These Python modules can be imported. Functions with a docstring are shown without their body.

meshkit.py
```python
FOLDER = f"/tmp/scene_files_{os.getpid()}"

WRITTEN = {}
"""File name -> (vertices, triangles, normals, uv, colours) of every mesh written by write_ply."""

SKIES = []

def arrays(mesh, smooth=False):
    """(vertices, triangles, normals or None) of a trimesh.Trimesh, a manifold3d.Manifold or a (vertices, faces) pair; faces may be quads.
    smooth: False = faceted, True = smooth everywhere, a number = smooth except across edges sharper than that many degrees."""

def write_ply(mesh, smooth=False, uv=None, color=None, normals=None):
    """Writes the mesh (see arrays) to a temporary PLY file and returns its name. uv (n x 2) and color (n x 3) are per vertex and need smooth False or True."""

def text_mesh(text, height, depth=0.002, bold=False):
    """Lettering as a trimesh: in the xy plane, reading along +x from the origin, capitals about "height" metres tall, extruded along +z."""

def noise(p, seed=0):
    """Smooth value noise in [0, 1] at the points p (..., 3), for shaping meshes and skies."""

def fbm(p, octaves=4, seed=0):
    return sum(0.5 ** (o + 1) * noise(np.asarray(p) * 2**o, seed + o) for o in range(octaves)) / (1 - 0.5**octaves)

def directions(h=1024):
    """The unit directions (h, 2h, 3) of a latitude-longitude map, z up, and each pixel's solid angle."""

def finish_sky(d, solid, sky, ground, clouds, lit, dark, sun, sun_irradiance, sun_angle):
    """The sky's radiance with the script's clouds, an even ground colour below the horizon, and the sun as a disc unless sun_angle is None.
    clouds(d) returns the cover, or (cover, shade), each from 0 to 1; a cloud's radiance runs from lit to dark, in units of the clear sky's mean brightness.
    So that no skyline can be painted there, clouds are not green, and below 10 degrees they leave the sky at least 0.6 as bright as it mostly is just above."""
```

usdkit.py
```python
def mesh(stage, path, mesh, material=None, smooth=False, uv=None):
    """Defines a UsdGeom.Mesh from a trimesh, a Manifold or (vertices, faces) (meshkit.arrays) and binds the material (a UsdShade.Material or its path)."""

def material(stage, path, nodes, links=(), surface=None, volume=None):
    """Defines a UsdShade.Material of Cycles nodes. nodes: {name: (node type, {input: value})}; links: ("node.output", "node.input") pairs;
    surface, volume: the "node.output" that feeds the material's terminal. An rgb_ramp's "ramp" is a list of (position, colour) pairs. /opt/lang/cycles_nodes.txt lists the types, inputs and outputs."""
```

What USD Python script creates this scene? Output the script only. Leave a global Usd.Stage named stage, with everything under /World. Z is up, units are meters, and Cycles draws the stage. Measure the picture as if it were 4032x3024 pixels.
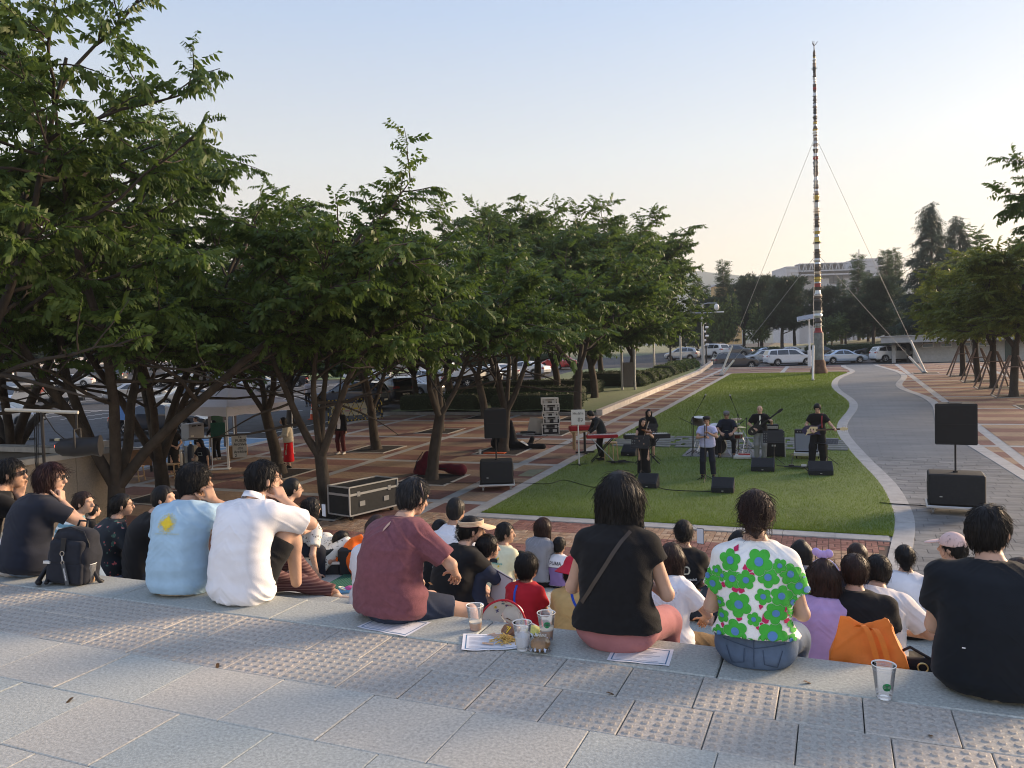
import math, random
import numpy as np, trimesh, usdkit, meshkit
from pxr import Usd, UsdGeom, UsdLux, UsdShade, Gf, Sdf, Vt
from shapely.geometry import Polygon, box as sbox
from shapely.ops import unary_union
stage = Usd.Stage.CreateInMemory()
UsdGeom.SetStageUpAxis(stage, 'Z')
UsdGeom.SetStageMetersPerUnit(stage, 1.0)
UsdGeom.Xform.Define(stage, '/World')
UsdGeom.Scope.Define(stage, '/World/Looks')
rng = np.random.default_rng(7)
V = lambda *a: np.array(a, float)
F_PX, PITCH, ROLL, YAW, EYE = 3029.0, math.radians(2.12), math.radians(1.7), math.radians(22.8), 3.4
CAM = V(0, 0, EYE)
_fw = V(-math.sin(YAW)*math.cos(PITCH), math.cos(YAW)*math.cos(PITCH), -math.sin(PITCH))
_r0 = V(math.cos(YAW), math.sin(YAW), 0); _u0 = np.cross(_r0, _fw)
_rt = _r0*math.cos(ROLL)-_u0*math.sin(ROLL); _up = _u0*math.cos(ROLL)+_r0*math.sin(ROLL)
cam = UsdGeom.Camera.Define(stage, '/World/camera')
cam.CreateHorizontalApertureAttr(36.0); cam.CreateVerticalApertureAttr(27.0)
cam.CreateFocalLengthAttr(36.0*F_PX/4032); cam.CreateClippingRangeAttr((0.05, 20000.0))
M4 = Gf.Matrix4d(*_rt, 0, *_up, 0, *(-_fw), 0, *CAM, 1)
UsdGeom.Xformable(cam).AddTransformOp().Set(M4)
cam.CreateExposureAttr(EXPOSURE := 1.93)
SUN_EL, SUN_AZ = math.radians(15.0), math.radians(44.0)      # azimuth from +y towards +x
SUN = V(math.sin(SUN_AZ)*math.cos(SUN_EL), math.cos(SUN_AZ)*math.cos(SUN_EL), math.sin(SUN_EL))
dome = UsdLux.DomeLight.Define(stage, '/World/sky')
dome.GetPrim().SetCustomDataByKey('kind', 'structure')
SKY_STRENGTH = 0.15
skym = usdkit.material(stage, '/World/Looks/sky', {
 's': ('sky_texture', {'sky_type': 'single_scattering', 'sun_disc': False, 'sun_elevation': SUN_EL, 'sun_rotation': SUN_AZ, 'altitude': 50.0, 'air_density': 1.0, 'aerosol_density': 1.2, 'ozone_density': 1.0}),
 'tc': ('texture_coordinate', {}),
 'x': ('separate_xyz', {}),
 'r': ('rgb_ramp', {'ramp': [(0.0, (.84, .52, .29)), (.04, (.86, .57, .34)), (.12, (.88, .70, .49)), (.24, (.79, .77, .72)), (.40, (.53, .64, .82)), (.58, (.40, .52, .80)), (1.0, (.40, .52, .81))]}),
 'm': ('mix_color', {'blend_type': 'mix', 'fac': 0.9}),
 'k': ('mix_color', {'blend_type': 'multiply', 'fac': 1.0, 'b': (1.64, 1.64, 1.64), 'use_clamp': False}),
 'b': ('background_shader', {'strength': SKY_STRENGTH})},
 [('tc.generated', 'x.vector'), ('x.z', 'r.fac'), ('r.color', 'k.a'), ('s.color', 'm.a'), ('k.result', 'm.b'), ('m.result', 'b.color')], surface='b.background')
UsdShade.MaterialBindingAPI.Apply(dome.GetPrim()).Bind(skym)
sun = UsdLux.DistantLight.Define(stage, '/World/sun')
sun.CreateIntensityAttr(0.6); sun.CreateAngleAttr(18.0); sun.CreateNormalizeAttr(True)
sun.CreateColorAttr(Gf.Vec3f(1.0, 0.74, 0.48))
_z = SUN/np.linalg.norm(SUN); _x = np.cross(V(0, 0, 1), _z); _x /= np.linalg.norm(_x); _y = np.cross(_z, _x)
UsdGeom.Xformable(sun).AddTransformOp().Set(Gf.Matrix4d(*_x, 0, *_y, 0, *_z, 0, 0, 0, 100, 1))
def ray(px, py): return _fw + _rt*((px-2016)/F_PX) - _up*((py-1512)/F_PX)
def zp(y): return .035*(y-21.7)                       # the plaza rises gently away from the steps
def G(px, py, f=lambda x, y: zp(y)):
 d = ray(px, py); t = 20.
 for _ in range(120): t = .5*t + .5*(f(*(CAM+d*t)[:2])-EYE)/d[2]
 return CAM + d*t
def Zp(px, py, z): d = ray(px, py); return CAM + d*((z-EYE)/d[2])
def Yp(px, py, y): d = ray(px, py); return CAM + d*(y/d[1])
def Dp(px, py, dep): return CAM + ray(px, py)*dep
DK = 4032/2212                                        # display -> photo pixels
_used = {}
def numbered(parent, name):
 n = _used.get((parent, name), 0); _used[(parent, name)] = n+1
 return f'{parent}/{name}' + (f'_{n:03d}' if n else '')
def tag(path, label=None, cat=None, group=None, kind=None):
 p = stage.GetPrimAtPath(path)
 for k, v in (('label', label), ('category', cat), ('group', group), ('kind', kind)):
  if v: p.SetCustomDataByKey(k, v)
 return path
def place(x, loc=(0, 0, 0), rz=0, sc=None, rot=None):
 x.AddTranslateOp().Set(Gf.Vec3d(*map(float, loc)))
 if rot is not None: x.AddRotateXYZOp().Set(Gf.Vec3f(*map(float, rot)))
 else: x.AddRotateZOp().Set(float(math.degrees(rz)))
 if sc is not None: x.AddScaleOp().Set(Gf.Vec3f(*(map(float, sc) if np.ndim(sc) else (float(sc),)*3)))
def thing(name, label, cat, loc=(0, 0, 0), rz=0, group=None, kind=None, sc=None, rot=None):
 path = numbered('/World', name); x = UsdGeom.Xform.Define(stage, path); place(x, loc, rz, sc, rot)
 return tag(path, label, cat, group, kind)
def part(parent, name, mesh, mat, smooth=35, label=None, kind=None):
 if not len(mesh.faces): return parent
 path = numbered(parent, name)
 usdkit.mesh(stage, path, mesh, mat, smooth=smooth)
 return tag(path, label, None, None, kind)
def solo(name, mesh, mat, label, cat, group=None, kind=None, smooth=35):
 return tag(part('/World', name, mesh, mat, smooth), label, cat, group, kind)
def struct(name, mesh, mat, smooth=False):
 return tag(part('/World', name, mesh, mat, smooth), kind='structure')
def dup(src, label, loc, rz=0, group=None, sc=None, rot=None, name=None, cat=None):
 base = src.rsplit('/', 1)[1]
 path = numbered('/World', name or base.rstrip('0123456789').rstrip('_')); x = UsdGeom.Xform.Define(stage, path)
 place(x, loc, rz, sc, rot)
 p = x.GetPrim(); p.GetReferences().AddInternalReference(src); p.SetInstanceable(True)
 return tag(path, label, cat, group)
_mats = {}
def pm(name, col, rough=.6, metal=0, spec=.4, var=0, vs=6, bump=0, bs=30, coat=0, trans=0, ior=1.45, alpha=1, world=False, emit=None, sheen=0, col2=None, stretch=(1, 1, 1), detail=4, rand=0, ripple=0):
 if name in _mats: return _mats[name]
 n = {'p': ('principled_bsdf', {'base_color': col, 'roughness': rough, 'metallic': metal, 'specular_ior_level': spec, 'coat_weight': coat, 'transmission_weight': trans, 'ior': ior, 'alpha': alpha, 'sheen_weight': sheen})}
 if emit: n['p'][1].update(emission_color=emit[0], emission_strength=emit[1])
 l = []
 if var or bump or col2 is not None:
  if world: n['g'] = ('geometry', {}); src = 'g.position'
  else: n['g'] = ('texture_coordinate', {}); src = 'g.object'
  n['mp'] = ('mapping', {'scale': stretch}); l.append((src, 'mp.vector'))
 if var or col2 is not None:
  n['no'] = ('noise_texture', {'scale': vs, 'detail': detail, 'roughness': .6})
  lo = col2 if col2 is not None else tuple(max(c*(1-var), 0) for c in col); hi = col if col2 is not None else tuple(c*(1+var) for c in col)
  n['r'] = ('rgb_ramp', {'ramp': [(.3, lo), (.7, hi)]})
  l += [('mp.vector', 'no.vector'), ('no.fac', 'r.fac'), ('r.color', 'p.base_color')]
  if rand:
   n['oi'] = ('geometry', {}); n['h'] = ('hsv', {}); n['mr'] = ('map_range', {'to_min': 1-rand, 'to_max': 1+rand})
   l = [q for q in l if q[1] != 'p.base_color'] + [('oi.random_per_island', 'mr.value'), ('mr.result', 'h.value'), ('r.color', 'h.color'), ('h.color', 'p.base_color')]
 if bump:
  n['bn'] = ('noise_texture', {'scale': bs, 'detail': 4, 'roughness': .6}); n['bu'] = ('bump', {'strength': 1.0, 'distance': bump})
  l += [('mp.vector', 'bn.vector'), ('bn.fac', 'bu.height'), ('bu.normal', 'p.normal')]
 _mats[name] = usdkit.material(stage, '/World/Looks/'+name, n, l, surface='p.BSDF')
 return _mats[name]
def cat(ms): return trimesh.util.concatenate([m if isinstance(m, trimesh.Trimesh) else trimesh.Trimesh(*m, process=False) for m in ms])
def bx(x0, x1, y0, y1, z0, z1):
 m = trimesh.creation.box([x1-x0, y1-y0, z1-z0]); m.apply_translation([(x0+x1)/2, (y0+y1)/2, (z0+z1)/2]); return m
def cbox(c, s, rz=0, rx=0, ry=0, bev=0):
 if bev:
  h = np.array(s, float)/2; v = []
  for sx in (-1, 1):
   for sy in (-1, 1):
    for sz in (-1, 1):
     for a in range(3):
      q = h.copy(); q -= bev; q[a] += bev; v.append(q*[sx, sy, sz])
  m = trimesh.convex.convex_hull(np.array(v))
 else: m = trimesh.creation.box(s)
 if rx: m.apply_transform(trimesh.transformations.rotation_matrix(rx, [1, 0, 0]))
 if ry: m.apply_transform(trimesh.transformations.rotation_matrix(ry, [0, 1, 0]))
 if rz: m.apply_transform(trimesh.transformations.rotation_matrix(rz, [0, 0, 1]))
 m.apply_translation(c); return m
def tube(pts, r, n=8, caps=True):
 p = np.asarray(pts, float); m = len(p); r = np.broadcast_to(np.asarray(r, float), (m,))
 t = np.gradient(p, axis=0) if m > 1 else p; t = t/(np.linalg.norm(t, axis=1, keepdims=True)+1e-12)
 a = np.cross(t[0], [0, 0, 1.] if abs(t[0, 2]) < .9 else [1., 0, 0]); A = np.zeros_like(p); A[0] = a/np.linalg.norm(a)
 for i in range(1, m):
  a = A[i-1]-t[i]*(A[i-1]@t[i]); A[i] = a/(np.linalg.norm(a)+1e-12)
 B = np.cross(t, A); th = np.arange(n)*2*np.pi/n
 v = (p[:, None]+r[:, None, None]*(np.cos(th)[None, :, None]*A[:, None]+np.sin(th)[None, :, None]*B[:, None])).reshape(-1, 3)
 i, j = np.meshgrid(np.arange(m-1), np.arange(n), indexing='ij'); k = (j+1) % n
 q = np.stack([i*n+j, i*n+k, (i+1)*n+k, (i+1)*n+j], -1).reshape(-1, 4); f = np.vstack([q[:, [0, 1, 2]], q[:, [0, 2, 3]]])
 if caps:
  v = np.vstack([v, p[0], p[-1]]); c0, c1 = len(v)-2, len(v)-1; jj = np.arange(n); kk = (jj+1) % n
  f = np.vstack([f, np.stack([np.full(n, c0), kk, jj], 1), np.stack([np.full(n, c1), (m-1)*n+jj, (m-1)*n+kk], 1)])
 return trimesh.Trimesh(v, f, process=False)
def rod(a, b, r, n=8, r2=None): return tube([a, b], [r, r if r2 is None else r2], n)
def lathe(prof, n=24, c=(0, 0, 0)):
 m = trimesh.creation.revolve(np.array(prof, float), sections=n); m.apply_translation(c); return m
def prism(poly, z0, z1):
 p = poly if isinstance(poly, Polygon) else Polygon(poly)
 ms = [trimesh.creation.extrude_polygon(g, z1-z0, engine='earcut') for g in getattr(p, 'geoms', [p]) if g.area > 1e-7]
 m = cat(ms); m.apply_translation([0, 0, z0]); return m
def sheet(poly, lift=0, zf=None, step=0):
 p = poly if not isinstance(poly, (list, tuple)) else Polygon(poly)
 ms = []
 for g in getattr(p, 'geoms', [p]):
  v, f = trimesh.creation.triangulate_polygon(g, engine='earcut'); v = np.c_[v, np.zeros(len(v))]; ms.append(trimesh.Trimesh(v, f, process=False))
 m = cat(ms); m.vertices[:, 2] = (zf or (lambda x, y: zp(y)))(m.vertices[:, 0], m.vertices[:, 1])+lift
 if m.face_normals[:, 2].mean() < 0: m.invert()
 return m
def slab(poly, h, lift=0):
 m = prism(poly, -h, 0); m.vertices[:, 2] += zp(m.vertices[:, 1])+lift; return m
def grid(xs, ys, f):
 X, Y = np.meshgrid(xs, ys, indexing='ij'); v = np.stack([X, Y, f(X, Y)], -1).reshape(-1, 3); a, b = len(xs), len(ys)
 i, j = np.meshgrid(np.arange(a-1), np.arange(b-1), indexing='ij'); q = np.stack([i*b+j, (i+1)*b+j, (i+1)*b+j+1, i*b+j+1], -1).reshape(-1, 4)
 return trimesh.Trimesh(v, np.vstack([q[:, [0, 1, 2]], q[:, [0, 2, 3]]]), process=False)
def rotm(ax, a): return trimesh.transformations.rotation_matrix(a, ax)[:3, :3]
def xf(m, loc=(0, 0, 0), rz=0, rx=0, ry=0, sc=None):
 m = m.copy()
 if sc is not None: m.apply_scale(sc)
 if rx: m.apply_transform(trimesh.transformations.rotation_matrix(rx, [1, 0, 0]))
 if ry: m.apply_transform(trimesh.transformations.rotation_matrix(ry, [0, 1, 0]))
 if rz: m.apply_transform(trimesh.transformations.rotation_matrix(rz, [0, 0, 1]))
 m.apply_translation(loc); return m
def ell(c, r, sub=2, rot=None):
 m = trimesh.creation.icosphere(sub); m.vertices *= np.asarray(r)
 if rot is not None: m.vertices = m.vertices@np.asarray(rot).T
 m.apply_translation(c); return m
def text(s, h, depth=.003, bold=True): return meshkit.text_mesh(s, h, depth, bold)
# ==== the setting ====================================================================================
granite = lambda n, c, **k: pm(n, c, rough=.75, spec=.3, var=.28, vs=70, detail=6, world=True, bump=.002, bs=120, **k)
M_slab = [granite('granite_%d' % i, c) for i, c in enumerate([(.44, .45, .415), (.47, .46, .415), (.42, .44, .41), (.475, .455, .405)])]
M_tile = [granite('tactile_%d' % i, c) for i, c in enumerate([(.45, .41, .36), (.43, .405, .36), (.46, .42, .37), (.42, .395, .355)])]
M_dome = pm('tactile_dome', (.36, .33, .295), .75, var=.2, vs=60, world=True)
M_cope = [granite('coping_%d' % i, c) for i, c in enumerate([(.39, .405, .375), (.42, .43, .395), (.37, .385, .36)])]
M_joint = pm('joint', (.09, .085, .08), .9)
M_band = pm('band_granite', (.36, .36, .355), .7, var=.18, vs=5, world=True, bump=.002, bs=60)
M_kerb = pm('kerb_granite', (.38, .37, .355), .75, var=.15, vs=4, world=True, bump=.003, bs=50)
M_asph = pm('asphalt', (.062, .063, .066), .9, var=.25, vs=1.3, world=True, bump=.003, bs=80)
M_soil = pm('soil', (.05, .042, .034), .95, var=.4, vs=8, world=True, bump=.02, bs=20)
M_white = pm('road_paint', (.72, .72, .70), .7, var=.08, vs=4, world=True)
M_bluep = pm('bay_paint', (.15, .29, .45), .7, var=.12, vs=3, world=True)
M_cyanl = pm('cyan_paint', (.34, .58, .70), .7, world=True)
def zland(x, y):
 z = zp(np.minimum(y, 150))-.16
 z = np.where((y > 71.5) & (x > -9.9), .95+.045*(np.minimum(y, 97.1)-75), z)
 return z
xs = np.r_[-1700, -900, -500, -250, -150, -100, -70, np.linspace(-60, -23, 20), -22, -9.95, -9.85, 5, 16, 40, 80, 200, 600, 1700]
ys = np.r_[-60, -20, 0, 5, 9, np.linspace(12, 70, 20), 71.45, 71.55, np.linspace(75, 97, 5), 97.2, 110, 130, 150, 200, 400, 1000, 2200]
def zg_all(X, Y):
 z = zland(X, Y)
 z = np.where((Y > 97.15) & (X > -9.9), 1.9, z)
 z = np.where((Y < 12) & (X > -24), -1.0, z)
 return np.where(Y > 400, np.minimum(z, 2.0), z)
struct('ground', grid(xs, ys, zg_all), M_asph)
NOSE = [3.92, 5.35, 7.45, 9.35, 10.4]; LEV = [1.9, 1.4, .9, .42, .05]
SX0, SX1 = -16.0, 9.0
def step_block(i):
 y0 = -4.0 if i == 0 else NOSE[i-1]-.02
 return bx(SX0, SX1, y0, NOSE[i]-.004, -1.2, LEV[i]-.035)
steps = thing('terrace_steps', None, None, kind='structure')
for i in range(5): part(steps, 'step_core', step_block(i), M_joint, False)
def block(x0, x1, y0, y1, zt, h=.034, bev=.004):
 return cbox(((x0+x1)/2, (y0+y1)/2, zt-h/2), (x1-x0, y1-y0, h), bev=bev)
r_ = random.Random(3)
gap = .004
def coping(i, x, x1, w):
 while x < x1:
  e = min(x+w, x1)
  t = r_.uniform(-.002, .002)
  y0, y1, z = NOSE[i]-.38, NOSE[i], LEV[i]
  m = cbox(((x+e)/2, (y0+y1)/2+gap, z-.07+t), (e-x-2*gap, y1-y0-2*gap, .14), bev=.006)
  part(steps, 'coping_block', m, M_cope[r_.randrange(3)], False); x = e
coping(0, -14.6, 8.5, 1.28)
for i, w in ((1, 1.28), (2, 1.28), (3, 1.28), (4, 1.28)): coping(i, -15.4, 8.8, w)
def dots(x0, y0, w, h, z):
 ms = []
 n = 6
 for a in range(n):
  for b in range(n):
   c = (x0+(a+.5)*w/n, y0+(b+.5)*h/n)
   th = np.arange(7)*2*np.pi/7; o = np.c_[np.cos(th), np.sin(th)]
   v = np.vstack([np.c_[c[0]+.0165*o[:, 0], c[1]+.0165*o[:, 1], np.full(7, z)], np.c_[c[0]+.0115*o[:, 0], c[1]+.0115*o[:, 1], np.full(7, z+.0045)]])
   f = [[k, (k+1) % 7, 7+(k+1) % 7] for k in range(7)]+[[k, 7+(k+1) % 7, 7+k] for k in range(7)]+[[7, 7+k, 8+k] for k in range(1, 6)]
   ms.append(trimesh.Trimesh(v, f, process=False))
 return cat(ms)
TW = .331
for row in range(2):
 y1 = 3.54-row*TW; y0 = y1-TW
 x = -6.2+(.09 if row else 0)
 while x < 1.6:
  z = LEV[0]+r_.uniform(-.0025, .0015)
  t = part(steps, 'tactile_tile', block(x+gap*.6, x+TW-gap*.6, y0+gap*.6, y1-gap*.6, z), M_tile[r_.randrange(4)], False)
  part(t, 'tile_dots', dots(x+.008, y0+.008, TW-.016, TW-.016, z), M_dome, 40)
  x += TW
for (y0, y1, w, off) in ((2.44, 2.878, .5, .18), (1.99, 2.44, .5, -.02), (1.54, 1.99, .5, .2), (1.09, 1.54, .5, .05), (.2, 1.09, .9, .1), (-1.5, .2, 1.5, 0)):
 x = -5.6+off
 while x < 3:
  z = LEV[0]+r_.uniform(-.0015, .0015)
  dk = (y0 == 1.99 and abs(x+.46) < .3)
  part(steps, 'paving_slab', block(x+gap*.4, x+w-gap*.4, y0+gap*.4, y1-gap*.4, z), M_slab[r_.randrange(4)], False)
  x += w
for (xa, xb) in ((-14.6, -6.2), (1.78, 8.5)):
 x = xa
 while x < xb-.2:
  e = min(x+.9, xb); part(steps, 'paving_slab', block(x+gap, e-gap, 2.9, 3.53, LEV[0]), M_slab[r_.randrange(4)], False); x = e
for i in range(1, 5):
 x = -15.4+.4*i
 while x < 8:
  part(steps, 'paving_slab', block(x+gap, x+1.19-gap, NOSE[i-1]+.003, NOSE[i]-.384, LEV[i]), M_slab[r_.randrange(4)], False); x += 1.19
solo('drain_cover', cat([cbox((-.275, 2.03, LEV[0]+.006), (.40, .20, .012), bev=.003)]), pm('drain_metal', (.055, .055, .06), .7, var=.3, vs=90, world=True, bump=.002, bs=200), 'dark grey flat cover plate on the terrace floor', 'cover plate')
PL = sbox(-21.8, 10.4, 30.0, 70.9)
struct('plaza', sheet(sbox(-21.8, 10.38, 30, 71.4), 0), M_band)
from scipy.interpolate import PchipInterpolator as Pch, CubicSpline
M_red = pm('brick_red', (.235, .095, .075), .85, var=.25, vs=9, world=True, bump=.003, bs=40)
M_tan = pm('brick_tan', (.365, .225, .135), .85, var=.22, vs=9, world=True, bump=.003, bs=40)
def brickmat(name, a, b, mortar):
 return usdkit.material(stage, '/World/Looks/'+name, {
  'g': ('geometry', {}), 'b': ('brick_texture', {'scale': 1.0, 'brick_width': .2, 'row_height': .1, 'mortar_size': .006, 'color1': a, 'color2': b, 'mortar': mortar, 'bias': 0.0}),
  'n': ('noise_texture', {'scale': .7, 'detail': 4}), 'r': ('rgb_ramp', {'ramp': [(.3, (.72, .72, .72)), (.7, (1.12, 1.1, 1.08))]}),
  'm': ('mix_color', {'blend_type': 'multiply', 'fac': 1.0, 'use_clamp': False}), 'bu': ('bump', {'strength': .6, 'distance': .004, 'invert': True}), 'p': ('principled_bsdf', {'roughness': .85, 'specular_ior_level': .3})},
  [('g.position', 'b.vector'), ('g.position', 'n.vector'), ('n.fac', 'r.fac'), ('b.color', 'm.a'), ('r.color', 'm.b'), ('m.result', 'p.base_color'), ('b.fac', 'bu.height'), ('bu.normal', 'p.normal')], surface='p.BSDF')
M_redf = brickmat('paving_red', (.235, .115, .095), (.19, .095, .08), (.12, .085, .07))
M_tanf = brickmat('paving_tan', (.36, .255, .175), (.30, .205, .14), (.19, .14, .10))
BX = [-24.8, -19.55, -14.35, -9.05, -3.8, 1.45]; BXR = [4.7, 9.95, 15.2, 20.45, 25.7, 31.0]
BY = [11.62+5.22*k for k in range(12)]
PLx = CubicSpline([11, 13, 15.4, 17.1, 18.6, 20.8, 23.4, 26.1, 30.2, 32.4, 36.9, 40.2, 46, 53, 59.3, 62.6, 66, 71.4], [.55, .95, 1.26, 1.43, 1.45, 1.35, 1.04, .73, .40, .43, .85, .95, .4, .17, .8, 1.35, 1.2, .9])
PRx = CubicSpline([11, 14, 18, 21.8, 26, 29, 32.5, 35.9, 39.5, 43.9, 47, 50.5, 54, 57.9, 61.9, 66.7, 71.4], [6.1, 5.3, 4.55, 4.18, 3.86, 3.62, 3.49, 3.75, 4.0, 3.79, 3.35, 3.28, 3.7, 4.1, 4.0, 3.4, 2.9])
yy = np.linspace(11, 71.38, 140)
path_poly = Polygon([(float(PLx(y)), y) for y in yy]+[(float(PRx(y)), y) for y in yy[::-1]])
KW = .36
lawn_y = np.linspace(15.85, 61.6, 100)
lawn_poly = Polygon([(-7.52, 15.85)]+[(float(PLx(y))-KW, y) for y in lawn_y]+[(.7, 62.3), (.2, 62.6), (-7.0, 62.75), (-7.52, 62.4)])
kerbL = Polygon([(float(PLx(y))-KW, y) for y in yy]+[(float(PLx(y)), y) for y in yy[::-1]])
kerbR = Polygon([(float(PRx(y)), y) for y in yy]+[(float(PRx(y))+KW, y) for y in yy[::-1]])
keep_out = unary_union([path_poly.buffer(.02), kerbL, kerbR, lawn_poly.buffer(.33), sbox(-21.9, -10.1, 0, 0) if 0 else sbox(-22.2, 34.85, -10.05, 75)])
pits = [(-17.0, 15.6), (-16.1, 19.3), (-11.4, 15.3), (-15.68, 24.15), (-10.71, 19.33), (-15.64, 29.06), (-10.64, 24.36), (-10.86, 33.55), (-15.7, 33.9), (-10.6, 28.9), (7.58, 56.9), (7.74, 52.1), (7.8, 47.7), (7.85, 43.0), (7.9, 38.2), (5.75, 59.8), (-8.15, 60.9)]
PITS = {k: (1.5 if k[0] < 7 or k[1] < 56 else 1.4, 1.5) for k in pits}; PITS[(5.75, 59.8)] = (1.5, 1.0); PITS[(-8.15, 60.9)] = (1.1, 1.3)
pit_union = unary_union([sbox(x-w/2-.09, y-h/2-.09, x+w/2+.09, y+h/2+.09) for (x, y), (w, h) in PITS.items()])
BR0, BR1 = 10.45, 15.45                       # the strip where every brick is built
plz = '/World/plaza'
cells = []
def panels(x0, x1, y0, y1, ncol, nrow, par):
 for c in range(ncol):
  for r in range(nrow):
   a, b = x0+(x1-x0)*c/ncol, x0+(x1-x0)*(c+1)/ncol; d, e = y0+(y1-y0)*r/nrow, y0+(y1-y0)*(r+1)/nrow
   cells.append((sbox(a, d, b, e), (c+r+par) % 2, (a+b)/2, (d+e)/2))
for k in range(len(BX)-1):
 for j in range(-1, len(BY)):
  y0 = (BY[j]+.16) if j >= 0 else 10.4; y1 = BY[j+1]-.16 if j+1 < len(BY) else 71.3
  x0 = max(BX[k]+.16, -21.55); x1 = min(BX[k+1]-.16, 1.3)
  if x1-x0 < .3: continue
  panels(x0, x1, y0, y1, 2 if x1-x0 > 3 else 1, 5 if y1-y0 > 3 else 1, j % 2)
for k in range(-1, len(BXR)-1):
 for j in range(0, len(BY)):
  y0 = BY[j]+.16; y1 = BY[j+1]-.16 if j+1 < len(BY) else 71.3
  x0 = BXR[k]+.16 if k >= 0 else 2.6; x1 = BXR[k+1]-.16
  panels(x0, min(x1, 29.9), y0, y1, 2 if k >= 0 else 1, 5 if y1-y0 > 3 else 2, (j+k) % 2)
bricks = [[], []]; pan = []
for (p, col, cx, cy) in cells:
 q = p.difference(keep_out).difference(pit_union)
 if q.area < .04: continue
 if cy < BR1+.3 and -9.3 < cx < 1.4 or (cy < 15.0 and cx < -9.2 and cx > -12):
  qq = q.intersection(sbox(-30, 0, 40, BR1+.6))
  bricks[col].append((qq, p.bounds)); continue
 pan.append((abs(cx+6)*.5+cy, q, col))
pan.sort(key=lambda t: t[0])
for n, (d, q, col) in enumerate(pan[:300]): part(plz, 'paving_panel', sheet(q, .005), (M_redf, M_tanf)[col], False)
for col in (0, 1):
 rest = [sheet(q, .005) for (d, q, c) in pan[300:] if c == col]
 if rest: part(plz, 'far_panels', cat(rest), (M_redf, M_tanf)[col], False, kind='stuff')
bl = []
for col in (0, 1):
 for g, (xa, ya, xb, yb) in bricks[col]:
  nx, ny = max(round((xb-xa)/.2), 1), max(round((yb-ya)/.2), 1); dx, dy = (xb-xa)/nx, (yb-ya)/ny
  for i in range(nx):
   for j in range(ny):
    x, y = xa+i*dx, ya+j*dy
    two = [(x, y, dx, dy/2), (x, y+dy/2, dx, dy/2)] if (i+j) % 2 else [(x, y, dx/2, dy), (x+dx/2, y, dx/2, dy)]
    for (u, w, sx, sy) in two: bl.append((u, w, sx, sy, col, g))
from shapely.prepared import prep
pg = {}
def brick_mesh(u, w, sx, sy):
 h = r_.uniform(.003, .009); g_ = .004
 x0, x1, y0, y1 = u+g_, u+sx-g_, w+g_, w+sy-g_; b = .004
 lo = [(x0, y0), (x1, y0), (x1, y1), (x0, y1)]; hi = [(x0+b, y0+b), (x1-b, y0+b), (x1-b, y1-b), (x0+b, y1-b)]
 tx, ty = r_.uniform(-.008, .008), r_.uniform(-.008, .008)
 v = np.array([(*p, zp(p[1])-.002) for p in lo]+[(*p, zp(p[1])+.004+h+(p[0]-u)*tx+(p[1]-w)*ty) for p in hi])
 f = [[4, 5, 6], [4, 6, 7]]+[t for k in range(4) for t in ([k, (k+1) % 4, 4+(k+1) % 4], [k, 4+(k+1) % 4, 4+k])]
 return trimesh.Trimesh(v, f, process=False)
bm = []
for (u, w, sx, sy, col, g) in bl:
 P_ = pg.setdefault(id(g), prep(g))
 if P_.contains(sbox(u+.01, w+.01, u+sx-.01, w+sy-.01)): bm.append((w+.15*abs(u+1.5), brick_mesh(u, w, sx, sy), col))
bm.sort(key=lambda t: t[0] if t[0] > 11.7 else 99)
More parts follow.
